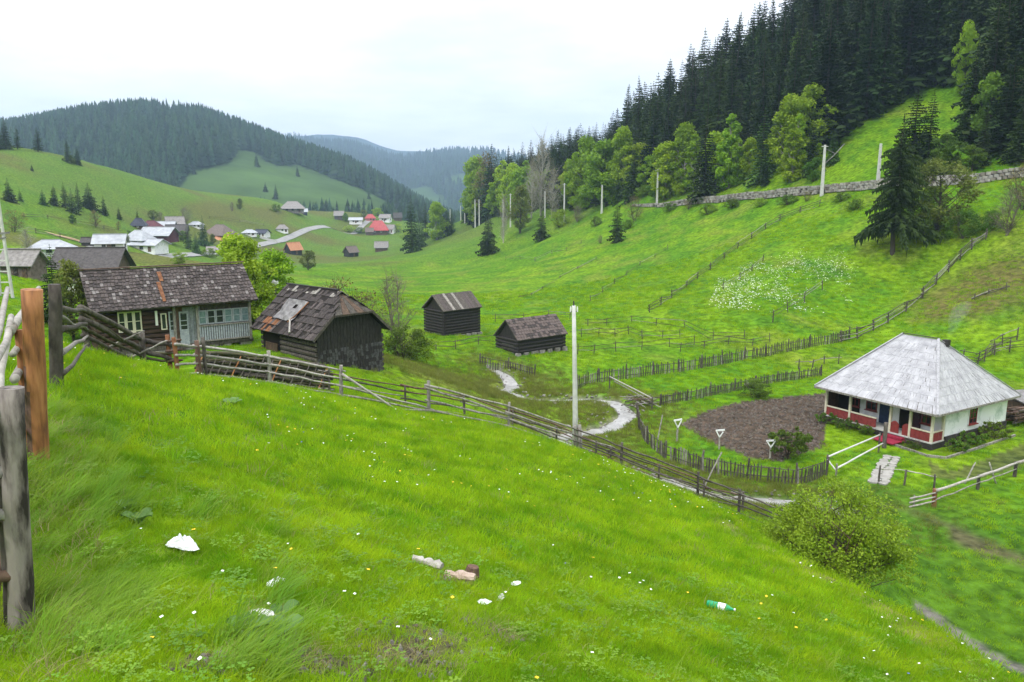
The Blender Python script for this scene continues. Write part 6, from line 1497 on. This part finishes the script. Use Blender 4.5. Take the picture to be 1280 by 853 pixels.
# ------------------------------------------------------------------ ploughed clods of the kitchen garden
xs_ = [p[0] for p in SOIL]; ys_ = [p[1] for p in SOIL]; n = 5200
X = rng.uniform(min(xs_), max(xs_), n); Y = rng.uniform(min(ys_), max(ys_), n); k = inpoly(X, Y, SOIL); X, Y = X[k], Y[k]; Z = H(X, Y)
def rock_mesh(name, seed, m, flat=.7):
    r = random.Random(seed); q = MB(); a = .5+.5*5**.5
    vs = [Vector(v).normalized() for v in [(-1,a,0),(1,a,0),(-1,-a,0),(1,-a,0),(0,-1,a),(0,1,a),(0,-1,-a),(0,1,-a),(a,0,-1),(a,0,1),(-a,0,-1),(-a,0,1)]]
    vs = [Vector((v.x*r.uniform(.7, 1.2), v.y*r.uniform(.7, 1.2), v.z*flat*r.uniform(.7, 1.1))) for v in vs]
    q.add(vs, [(0,11,5),(0,5,1),(0,1,7),(0,7,10),(0,10,11),(1,5,9),(5,11,4),(11,10,2),(10,7,6),(7,1,8),(3,9,4),(3,4,2),(3,2,6),(3,6,8),(3,8,9),(4,9,5),(2,4,11),(6,2,10),(8,6,7),(9,8,1)]); return q.mesh(name, m)
m_clod = mat('dug soil', (.055,.045,.036), (.155,.13,.108), rough=.95, scale=5, bump=.6, rnd=.3)
CL = [rock_mesh('clod %d' % i, i, m_clod) for i in range(4)]; m = len(X); s = rng.uniform(.04, .13, m)
scatter('soil_clods', np.stack([X, Y, Z], 1), rng.uniform(0, 6, (m, 3)), np.stack([s, s, s*.7], 1), rng.integers(0, 4, m), CL, label='dug brown clods of the kitchen garden')
# ------------------------------------------------------------------ stream side stones
n = 650; sx = rng.random(n)*(len(STREAM)-1.001); i0 = sx.astype(int); f = sx-i0; S_ = np.array(STREAM); p = S_[i0]*(1-f[:, None])+S_[i0+1]*f[:, None]; p = p+rng.normal(0, .75, (n, 2)); s = rng.uniform(.03, .10, n)*rng.choice([1, 1, 1.5], n)
ST_ = [rock_mesh('stone %d' % i, 20+i, m_stone, .55) for i in range(4)]
scatter('stream_stones', np.stack([p[:, 0], p[:, 1], H(p[:, 0], p[:, 1])+.05], 1), rng.uniform(0, 6, (n, 3))*np.array([.1, .1, 1]), np.stack([s*1.3, s, s], 1), rng.integers(0, 4, n), ST_, label='grey stones along the little stream')
# ------------------------------------------------------------------ the big bush at the lower right
def big_bush(name, label, g, w_, h, leaves, m, seed, stems=12, size=.055, clumps=90):
    r = np.random.default_rng(seed); rr = random.Random(seed); t = thing(name, label, 'bush', g); cs = []; rad = []
    for i in range(clumps):
        a = rr.uniform(0, 6.28); q = math.sqrt(rr.random()); z = h*(.22+.72*rr.random()**.8*math.sqrt(max(.1, 1-(q*.85)**2))); cs.append([math.cos(a)*q*w_/2*.95, math.sin(a)*q*w_/2*.9, z]); rad.append(rr.uniform(.16, .34)*h/2.6)
    for s in range(stems):
        b = MB(); a = 2*PI*s/stems+rr.uniform(-.3, .3); k = 6; sp_ = rr.uniform(.35, 1)*w_*.36
        pts = [Vector((math.cos(a+.1*i)*sp_*(i/k)**.9+rr.uniform(-.04, .04), math.sin(a+.1*i)*sp_*(i/k)**.9+rr.uniform(-.04, .04), -.1+h*.86*i/k)) for i in range(k+1)]
        b.tube(pts, [q_*min(1, h/2.4) for q_ in (.05, .045, .036, .028, .02, .012, .005)], 6)
        for c in cs[s::stems]:
            c = Vector(c); j = min(range(1, k+1), key=lambda q: (pts[q]-c).length+max(0, pts[q].z-c.z)*3); p = pts[max(1, j-1)]; mid = p.lerp(c, .5)+Vector((0, 0, -.05)); b.tube([p, mid, c], [q_*min(1, h/2) for q_ in (.016, .011, .004)], 4, cap=False)
            for _ in range(4): e = c+Vector((rr.gauss(0, .2), rr.gauss(0, .2), rr.gauss(.12, .14))); b.tube([mid.lerp(c, rr.uniform(.2, 1)), e], [.006, .002], 3, cap=False)
        b.build('stem', m_brownw if s % 2 else m_bark, t)
    V, T = leaf_cloud(r, cs, rad, leaves, size, flat=.5); o = bpy.data.objects.new('foliage', arr_mesh('foliage', V, T, m)); COL.objects.link(o); o.parent = t; return t
m_bush = mat('small spring leaves of the bush', (.15,.26,.010), (.29,.40,.025), rough=.6, scale=1.2, bump=0, spec=.2, transl=.3)
g = GD(1038, 22.3); hb = (proj(g)[1]-592)/FPX*proj(g)[2]
big_bush('large_bush', 'large yellow-green bush with many dark stems on the bank at lower right', g, 4.1, hb, 190, m_bush, 5, stems=14, clumps=150, size=.040)
g = GD(985, 42); big_bush('garden_bush', 'bright green bush behind the garden palings left of the white railing', g, 2.4, 1.9, 60, m_leaf, 8, stems=6, size=.07, clumps=50)
m_under = mat('lush undergrowth leaves', (.10,.24,.010), (.20,.36,.02), rough=.6, scale=1.2, bump=0, spec=.2, transl=.3)
for (a, b_, w_, h_, lab, sd_) in [(1000,700,1.8,.5,'low green weeds at the left foot of the large bush',1), (1045,722,1.5,.4,'thick low greenery on the bank below the large bush',2)]:
    g = G(a, b_); big_bush('undergrowth_bush', lab, g, w_, h_, 90, m_under, sd_+40, stems=2, size=.045, clumps=80)
# flower bed plants round the white house
for (lx, ly, ww, hh, lab) in [(x1+.85, 1.6, 1.3, .8, 'leafy clump nearest the corner in the flower bed of the white house'), (x1+.8, 3.4, 1.6, .95, 'tall leafy clump in the middle of the side flower bed'), (x1+.8, 5.6, 1.9, 1.1, 'biggest leafy clump in the side flower bed under the window'), (6.9, -.15, 1.1, .4, 'low dark planting before the porch corner'),
                         (1.2, -.1, 1.5, .75, 'green clump at the left end of the porch'), (2.7, .0, 1.5, .7, 'green clump in the middle before the porch'), (3.9, .0, .9, .6, 'green clump beside the white railing before the porch')]:
    w = Fr(wh.location, wh.rotation_euler[2]); q = w.o+w.x*lx+w.y*ly; big_bush('garden_plant', lab, HV(q.x, q.y), ww, hh, 40, m_leaf, int(abs(lx*100)+ly*10), stems=3, size=.06, clumps=44)
# ------------------------------------------------------------------ litter and odds and ends in the meadow
m_plast = mat('white plastic', (.72,.74,.78), (.85,.86,.88), rough=.4, scale=6, bump=.3)
def crumple(name, lab, cat, px, w_, d_, h_, m, seed, n=9):
    r = random.Random(seed); g = G(*px); q = MB(); vs = [(0, 0, h_*.85+.03)]; K_ = n+5; ph = [r.uniform(0, 6.28) for _ in range(4)]
    for i in range(1, n):
        f = i/(n-1)
        for j in range(K_):
            a = 2*PI*j/K_; e = 1+.22*math.sin(2*a+ph[0])+.13*math.sin(3*a+ph[1])+.07*math.sin(5*a+ph[2])
            vs.append((w_/2*f*e*math.cos(a)*r.uniform(.93, 1.07), d_/2*f*e*math.sin(a)*r.uniform(.93, 1.07), .035+h_*(1-f**2.2)*(1+.22*math.sin(3*a+ph[3]+f*4))*(.82+.25*math.sin(f*7+a)**2)*r.uniform(.85, 1.12)))
    q.add(vs, [(0, 1+j, 1+(j+1) % K_) for j in range(K_)]+[(1+i*K_+j, 1+(i+1)*K_+j, 1+(i+1)*K_+(j+1) % K_, 1+i*K_+(j+1) % K_) for i in range(n-2) for j in range(K_)]); o = q.build(name, m, loc=g); o.modifiers.new('t', 'SOLIDIFY').thickness = .004; o.rotation_euler = (0, 0, r.uniform(0, 3)); return tag(o, lab, cat)
o = crumple('plastic_bag', 'crumpled white plastic bag lying in the grass at lower left', 'plastic bag', (230,688), .23, .15, .07, m_plast, 3, 11); o.rotation_euler = (0, 0, -.4)
crumple('paper_scrap', 'white paper scrap right of the plastic bag near the burdock leaves', 'litter', (345,735), .12, .09, .03, m_plast, 4, 5)
crumple('paper_scrap', 'pale torn paper beside the burdock leaves', 'litter', (328,778), .20, .14, .03, m_conc, 5, 5)
crumple('paper_scrap', 'small white scrap just right of the fallen wood pieces', 'litter', (605,758), .09, .09, .02, m_plast, 6, 4)
crumple('paper_scrap', 'tiny white scrap farther right of the fallen wood pieces', 'litter', (645,734), .09, .08, .02, m_plast, 7, 4)
crumple('paper_scrap', 'faint pale scrap between the two small white ones', 'litter', (626,752), .10, .06, .02, m_conc, 8, 4)
def bark_piece(name, lab, cat, px, L, W_, h, m, rz, seed, n=9):
    r = random.Random(seed); g = G(*px); q = MB(); q.tube([(-L/2+L*i/n, r.uniform(-.01, .01), h*.5+.03) for i in range(n+1)], [W_/2*r.uniform(.7, 1.1) for _ in range(n+1)], 8, jit=.2); o = q.build(name, m, loc=g); o.rotation_euler = (0, 0, rz); o.scale = (1, 1, h/W_); return tag(o, lab, cat)
bark_piece('wood_piece', 'pale weathered piece of wood lying left in the meadow foreground', 'wood', (535,710), .30, .09, .07, m_rail, -.5, 1)
bark_piece('wood_piece', 'pinkish split log lying beside the little stump', 'wood', (575,727), .26, .09, .07, mat('split pinkish wood', (.28,.20,.15), (.50,.40,.33), rough=.85, scale=7), -.25, 2)
g = G(590,722); q = MB(); q.tube([(0, 0, -.03), (0, 0, .05), (.01, 0, .1)], [.07, .06, .05], 9, jit=.1); tag(q.build('stump', m_barkp, loc=g), 'tiny dark stump between the fallen wood pieces', 'stump')
g = G(901,766); q = MB(); L_ = .30; t = thing('plastic_bottle', 'green plastic bottle lying in the meadow at lower right', 'bottle', g+Vector((0, 0, .07)), -.5)
q.tube([(-L_/2, 0, 0), (-L_/2+.01, 0, 0), (0, 0, 0), (.06, 0, 0), (.10, 0, 0), (.115, 0, 0), (.135, 0, 0)], [.028, .038, .038, .038, .018, .013, .013], 12); q.build('bottle_body', mat('green clear plastic', (.01,.35,.14), (.03,.50,.22), rough=.15, bump=0, spec=.6, transl=.3), t, smooth_=True)
q = MB(); q.tube([(-.03, 0, 0), (.05, 0, 0)], .0395, 12, cap=False); q.build('bottle_label', m_plast, t); q = MB(); q.tube([(.135, 0, 0), (.15, 0, 0)], .015, 10); q.build('cap', m_porc, t)
# burdock-like plants with broad leaves
def broad_plant(px, n, R_, lab, seed):
    g = G(*px); t = thing('broadleaf_weed', lab, 'plant', g); r = random.Random(seed)
    for i in range(n):
        a = 2*PI*i/n+r.uniform(-.4, .4); L = R_*r.uniform(.6, 1.1); W_ = L*.42; q = MB(); vs = []; K_ = 6
        for j in range(K_+1):
            f = j/K_; w_ = W_*math.sin(PI*min(1, f*.92+.05))**.7; x = L*(.15+.85*f); z = L*.45*math.sin(PI*.62*f)
            vs += [(x, -w_, z+.02), (x, 0, z), (x, w_, z+.02)]
        q.add(vs, [(3*j+c, 3*j+c+3, 3*j+c+4, 3*j+c+1) for j in range(K_) for c in (0, 1)]); q.tube([(0, 0, -.01), (L*.15, 0, .0)], .006, 5); o = q.build('leaf', m_broad, t, loc=(0, 0, .02)); o.rotation_euler = (0, 0, a)
m_broad = mat('broad weed leaf', (.06,.14,.02), (.12,.22,.05), rough=.5, scale=6, bump=.3, transl=.15)
for i, (px_, n, R_, lab) in enumerate([((338,805), 5, .17, 'broad-leaved weed with a round leaf beside bare earth at lower left'), ((312,795), 4, .14, 'smaller broad-leaved weed left of the round-leaved one'), ((345,778), 3, .12, 'blue-green broad leaves on the torn paper'), ((175,655), 5, .13, 'broad-leaved weed left of the white plastic bag'), ((160,640), 4, .13, 'broad-leaved weed farther left in the long grass'),
                                   ((290,508), 5, .22, 'broad-leaved weed high in the meadow below the corner posts')]): broad_plant(px_, n, R_, lab, i)
# ------------------------------------------------------------------ smoke from the white house chimney
m_smoke = bpy.data.materials.new('thin chimney smoke'); m_smoke.use_nodes = True; nt = m_smoke.node_tree; nt.nodes.remove(nt.nodes['Principled BSDF']); v = nt.nodes.new('ShaderNodeVolumePrincipled'); v.inputs['Density'].default_value = .10; v.inputs['Color'].default_value = (.8, .88, .95, 1); nt.links.new(v.outputs[0], nt.nodes['Material Output'].inputs['Volume'])
w = Fr(wh.location, wh.rotation_euler[2]); c = w.o+w.x*5.6+w.y*4.9+Vector((0, 0, 6.0))
q = MB(); q.tube([c+Vector((0, 0, .0)), c+Vector((.15, 0, .5)), c+Vector((.35, .2, 1.0)), c+Vector((.8, .5, 1.5)), c+Vector((1.5, .8, 1.9))], [.12, .28, .42, .5, .2], 10); tag(q.build('smoke', m_smoke, smooth_=True), kind='stuff')
# ------------------------------------------------------------------ grass
m_gr = mat('meadow grass blades', (.13,.29,.005), (.34,.50,.012), rough=.6, scale=1.1, contrast=(.36,.64), bump=0, coord='World', rnd=.22, spec=.15, transl=.35, detail=4)
m_grb = mat('long bluish grass blades', (.11,.25,.012), (.26,.40,.04), rough=.5, scale=1.2, bump=0, coord='World', rnd=.2, spec=.25, transl=.3, detail=4)
m_dry = mat('dry grass blades', (.22,.19,.08), (.38,.33,.16), rough=.7, scale=2, bump=0, rnd=.2, transl=.2)
def tuft(name, seed, n, R, h, w, m, bend=.6, seg=2, flop=None):
    r = np.random.default_rng(seed); V = []; T = []
    for i in range(n):
        a = r.uniform(0, 6.28); q = R*math.sqrt(r.random()); bx, by = q*math.cos(a), q*math.sin(a); H_ = h*r.uniform(.45, 1.15); d = r.uniform(0, 6.28) if flop is None else r.normal(flop, .6); be = bend*r.uniform(.2, 1.2)*H_; s = np.array([-math.sin(d+1.2), math.cos(d+1.2), 0])*w/2
        o = len(V)
        for k in range(seg+1):
            f = k/seg; c = np.array([bx+math.cos(d)*be*f*f, by+math.sin(d)*be*f*f, H_*(f-.25*bend*f*f)-.01]); ww = (1-f)**.7+.05
            V += [c-s*ww, c+s*ww]
        for k in range(seg): T.append((o+2*k, o+2*k+1, o+2*k+3, o+2*k+2))
    return arr_mesh(name, V, T, m)
def place(n, rmin, rmax, a0, a1, power=2, seed=1):
    r = np.random.default_rng(seed); u = r.random(n); R = (rmin**power+(rmax**power-rmin**power)*u)**(1/power); t = np.tan(np.radians(a0))+r.random(n)*(np.tan(np.radians(a1))-np.tan(np.radians(a0)))
    y = R; x = y*t; return x, y
MUDS = []
for (a, b, rr) in [(335,795,.13),(352,822,.17),(500,812,.2),(545,800,.25),(520,830,.16),(560,722,.14),(330,775,.10),(605,785,.12),(440,840,.18),(620,795,.14),(270,830,.14)]: q = G(a, b); MUDS.append((q.x, q.y, rr))
def grass(name, x, y, protos, s, label, hz=1.0, tilt=.15, seed=1, idx=None):
    r = np.random.default_rng(seed); n = len(x); s = s*r.uniform(.7, 1.35, n)
    # leave paths, soil, water free
    d, _ = segdist(x, y, STREAM); d3, _ = segdist(x, y, LANE); k = (d > .85) & (d3 > .45)
    for (mx_, my_, mr_) in MUDS: k &= (np.hypot(x-mx_, y-my_)+.3*(vnoise(x, y, .15)-.5) > mr_) | (np.random.default_rng(5).random(len(x)) < .18)
    k &= True & ~inpoly(x, y, SOIL) & ~inpoly(x, y, YARD)
    w = Fr(wh.location, wh.rotation_euler[2]); lx = (x-w.o.x)*w.x.x+(y-w.o.y)*w.x.y; ly = (x-w.o.x)*w.y.x+(y-w.o.y)*w.y.y; k &= ~((lx > .2) & (lx < Lx) & (ly > .2) & (ly < Ly))
    d2, _ = segdist(x, y, [q[:2] for q in pth]); k &= d2 > .55
    x, y, s = x[k], y[k], s[k]; n = len(x); id_ = r.integers(0, len(protos), n) if idx is None else idx[k]
    return scatter(name, np.stack([x, y, H(x, y)-.01], 1), np.stack([r.uniform(-tilt, tilt, n), r.uniform(-tilt, tilt, n), r.uniform(0, 6.28, n) if hz is not None else r.normal(0, .5, n)], 1), np.stack([s, s, s*r.uniform(.8, 1.25, n)], 1), id_, protos, label=label)
m_sheen = mat('pale grass tips', (.22,.32,.04), (.36,.46,.08), rough=.6, scale=2, bump=0, spec=.1, transl=.2)
m_clov = mat('clover leaves', (.07,.17,.010), (.16,.29,.02), rough=.7, scale=3, bump=0, rnd=.2, transl=.2)
def clover(name, seed, n=26, R=.11):
    r = np.random.default_rng(seed); V = []; T = []
    for i in range(n):
        a = r.uniform(0, 6.28); q = R*math.sqrt(r.random()); c = np.array([q*math.cos(a), q*math.sin(a), r.uniform(.03, .075)]); s_ = r.uniform(.007, .014)
        for k in range(3):
            b = a+k*2.09; d = np.array([math.cos(b), math.sin(b), r.uniform(-.3, .4)])*s_; e = np.array([-d[1], d[0], 0])*.6; o = len(V); V += [c, c+d*.8+e, c+d*1.5, c+d*.8-e]; T.append((o, o+1, o+2, o+3))
    return arr_mesh(name, V, T, m_clov)
NEAR = [tuft('near tuft %d' % i, i, 46, .10, .070, .0046, m_gr, bend=.8) for i in range(5)]+[tuft('near dry tuft', 9, 14, .10, .08, .004, m_dry, bend=.9), tuft('near pale tuft', 10, 9, .10, .17, .004, m_sheen, bend=.8, seg=3), clover('clover a', 1), clover('clover b', 2)]
def pick(n, p, seed): return np.random.default_rng(seed).choice(len(p), n, p=np.array(p)/sum(p))
x, y = place(21000, 1.2, 10.2, -37, 37, 1.9, 1); k_ = rng.random(len(x)) < (10.4-y)/3.4; x, y = x[k_], y[k_]; grass('near_grass', x, y, NEAR, np.ones(len(x)), 'short bright meadow grass in the foreground', seed=2, idx=pick(len(x), [3,3,3,3,3,.7,.5,.3,.3], 1))
MID = [tuft('meadow tuft %d' % i, 20+i, 44, .22, .12, .009, m_gr, bend=.7) for i in range(4)]+[tuft('meadow dry tuft', 29, 12, .2, .12, .008, m_dry, bend=.7)]
x, y = place(27000, 6.8, 36, -37, 37, 1.75, 3); fl = (H(x, y) > -13.2) & (rng.random(len(x)) < (y-6.5)/3); x, y = x[fl], y[fl]; grass('meadow_grass', x, y, MID, .8+.02*y, 'bright grass of the sloping meadow', seed=4, idx=pick(len(x), [3,3,3,3,.6], 2))
LONG = [tuft('long tuft %d' % i, 40+i, 20, .08, .32, .0075, m_grb, bend=1.0, seg=4, flop=.3) for i in range(4)]
x, y = place(480, 2.2, 6.3, -33, -17, 1.5, 5); k_ = vnoise(x, y, .8) > .42; x, y = x[k_], y[k_]; grass('long_grass', x, y, LONG, np.full(len(x), .8), 'long bent bluish grass at lower left beside the fence posts', hz=None, seed=6)
x, y = place(260, 3.4, 9, -34, -27, 1.2, 55); grass('long_grass', x, y, LONG, np.full(len(x), .65), 'long grass along the foot of the tall posts', hz=None, seed=66)
DR = [tuft('straw %d' % i, 60+i, 16, .1, .2, .005, m_dry, bend=1.6, seg=3) for i in range(2)]
x, y = place(150, 3.2, 8, -34, -29, 1.2, 7); grass('dry_grass', x, y, DR, np.full(len(x), .9), 'dry straw along the foot of the tall fence posts', seed=8, tilt=.5)
FARG = [tuft('far tuft %d' % i, 70+i, 36, .5, .28, .030, m_gr, bend=.6) for i in range(4)]
x, y = place(30000, 22, 120, -36, 38, 1.35, 9); fl = (H(x, y) < -12.2) | (y > 36); fl &= vnoise(x, y, 5) > .25; x, y = x[fl], y[fl]; grass('valley_grass', x, y, FARG, .30+.006*y, 'rough grass of the valley floor and slope', seed=10)
LUSH = [tuft('lush tuft %d' % i, 90+i, 34, .2, .24, .011, m_lush, bend=.8, seg=3) for i in range(3)] if False else None
# crumbs, dry stalks and stones on the bare spots of the meadow
bx, by, bs = [], [], []
for (mx_, my_, mr_) in MUDS:
    for _ in range(46):
        a = rng.uniform(0, 6.28); q_ = mr_*1.4*math.sqrt(rng.random()); bx.append(mx_+q_*math.cos(a)); by.append(my_+q_*math.sin(a)); bs.append(rng.uniform(.006, .022))
bx = np.array(bx); by = np.array(by); bs = np.array(bs)
scatter('earth_crumbs', np.stack([bx, by, H(bx, by)+.004], 1), rng.uniform(0, 6, (len(bx), 3)), np.stack([bs*1.4, bs, bs], 1), rng.integers(0, 8, len(bx)), CL+ST_, label='crumbs of earth and pebbles on the bare spots of the meadow')
x, y = bx[::3], by[::3]; scatter('bare_spot_straw', np.stack([x, y, H(x, y)], 1), np.stack([rng.uniform(-.5, .5, len(x)), rng.uniform(-.5, .5, len(x)), rng.uniform(0, 6, len(x))], 1), np.repeat(rng.uniform(.35, .7, len(x))[:, None], 3, 1), rng.integers(0, 2, len(x)), DR, label='dry stalks on the bare spots of the meadow')
# rank bank grass by the stream and behind the fence
d, _ = segdist(x, y, STREAM); k = d < 7
m_rank = mat('rank yellowish grass', (.12,.15,.02), (.22,.24,.05), rough=.6, scale=1, bump=0, coord='World', rnd=.2, transl=.3)
RK = [tuft('rank tuft %d' % i, 80+i, 40, .3, .30, .016, m_rank, bend=.7, seg=3) for i in range(3)]
r = np.random.default_rng(12); n = 5200; sx = r.random(n)*(len(STREAM)-1.001); i0 = sx.astype(int); f = (sx-i0)[:, None]; p = S_[i0]*(1-f)+S_[i0+1]*f+r.normal(0, 2.3, (n, 2)); grass('stream_grass', p[:, 0], p[:, 1], RK, np.full(n, .8), 'rank yellowish grass along the stream banks', seed=13)
mp = np.array(MOUND); sx = r.random(1500)*(len(mp)-1.001); i0 = sx.astype(int); f = (sx-i0)[:, None]; p = mp[i0]*(1-f)+mp[i0+1]*f+r.normal(0, 2.2, (1500, 2)); grass('mound_grass', p[:, 0], p[:, 1], RK, np.full(1500, .8), 'yellowish grass on the mound right of the dark barn', seed=14)
m_lush = mat('lush bank grass', (.045,.13,.006), (.13,.27,.012), rough=.6, scale=1, bump=0, coord='World', rnd=.25, transl=.3)
LUSH = [tuft('lush tuft %d' % i, 90+i, 34, .2, .22, .011, m_lush, bend=.8, seg=3) for i in range(3)]
bp_ = np.array(BANK); sx = .3+r.random(5200)*(len(bp_)-1.35); i0 = sx.astype(int); f = (sx-i0)[:, None]; p = bp_[i0]*(1-f)+bp_[i0+1]*f; tg = bp_[i0+1]-bp_[i0]; nrm_ = np.stack([-tg[:, 1], tg[:, 0]], 1)/np.hypot(*tg.T)[:, None]; nrm_ *= np.where(nrm_[:, 0:1] > 0, 1, -1); p = p+nrm_*(.35+np.abs(r.normal(0, 2.2, (5200, 1))))
grass('bank_grass', p[:, 0], p[:, 1], LUSH, np.full(len(p), .7), 'lush darker grass on the bank below the meadow edge', seed=15)
# ------------------------------------------------------------------ flowers
def flower(name, m, R, n=6, h=.1):
    q = MB(); q.tube([(0, 0, 0), (0, 0, h)], .0015, 3, cap=False); ring = [(R*math.cos(2*PI*i/n), R*math.sin(2*PI*i/n), h+.004*(i % 2)) for i in range(n)]; q.mi = 1; q.add(ring+[(0, 0, h+R*.4)], [(i, (i+1) % n, n) for i in range(n)]); return q.mesh(name, [m_gr, m])
m_fw = mat('white petals', (.75,.78,.7), rough=.6, bump=0); m_fy = mat('yellow petals', (.75,.50,.02), rough=.6, bump=0); m_fb = mat('blue petals', (.10,.12,.40), rough=.6, bump=0)
FL = [flower('white flower', m_fw, .011, h=.10), flower('yellow flower', m_fy, .014, h=.08), flower('blue flower', m_fb, .010, h=.08), flower('white umbel', m_fw, .045, 8, .3)]
x, y = place(1100, 2.5, 30, -36, 36, 1.7, 21); k = (vnoise(x, y, 2.5) > .45) & (H(x, y) > -13); x, y = x[k], y[k]; n = len(x)
scatter('meadow_flowers', np.stack([x, y, H(x, y)], 1), np.stack([rng.uniform(-.3, .3, n), rng.uniform(-.3, .3, n), rng.uniform(0, 6, n)], 1), np.repeat((np.clip(.8+y*.05, 0, 2.2))[:, None], 3, 1), rng.choice(3, n, p=[.62, .3, .08]), FL, label='tiny white and yellow meadow flowers')
fp = np.array(FLW); n = 5500; X = rng.uniform(fp[:, 0].min(), fp[:, 0].max(), n); Y = rng.uniform(fp[:, 1].min(), fp[:, 1].max(), n); k = inpoly(X, Y, FLW) & (rng.random(n) < smooth(-.2, .3, fbm(X, Y*.5, 3, 3))); X, Y = X[k], Y[k]; n = len(X)
scatter('slope_flowers', np.stack([X, Y, H(X, Y)+.05], 1), np.stack([rng.uniform(-.4, .4, n), rng.uniform(-.4, .4, n), rng.uniform(0, 6, n)], 1), np.repeat(rng.uniform(.7, 1.5, n)[:, None], 3, 1), np.full(n, 3), FL, label='white umbel flowers speckling the slope')
# ------------------------------------------------------------------ haze
hb_ = MB(); hb_.box((0, 0, 130), (8800, 8800, 560)); m_haze = bpy.data.materials.new('valley haze'); m_haze.use_nodes = True; nt = m_haze.node_tree; nt.nodes.remove(nt.nodes['Principled BSDF'])
v = nt.nodes.new('ShaderNodeVolumePrincipled'); v.inputs['Density'].default_value = .00020; v.inputs['Color'].default_value = (.52, .71, 1.0, 1); v.inputs['Anisotropy'].default_value = .0
nt.links.new(v.outputs[0], nt.nodes['Material Output'].inputs['Volume']); o = hb_.build('haze', m_haze, kind='stuff')
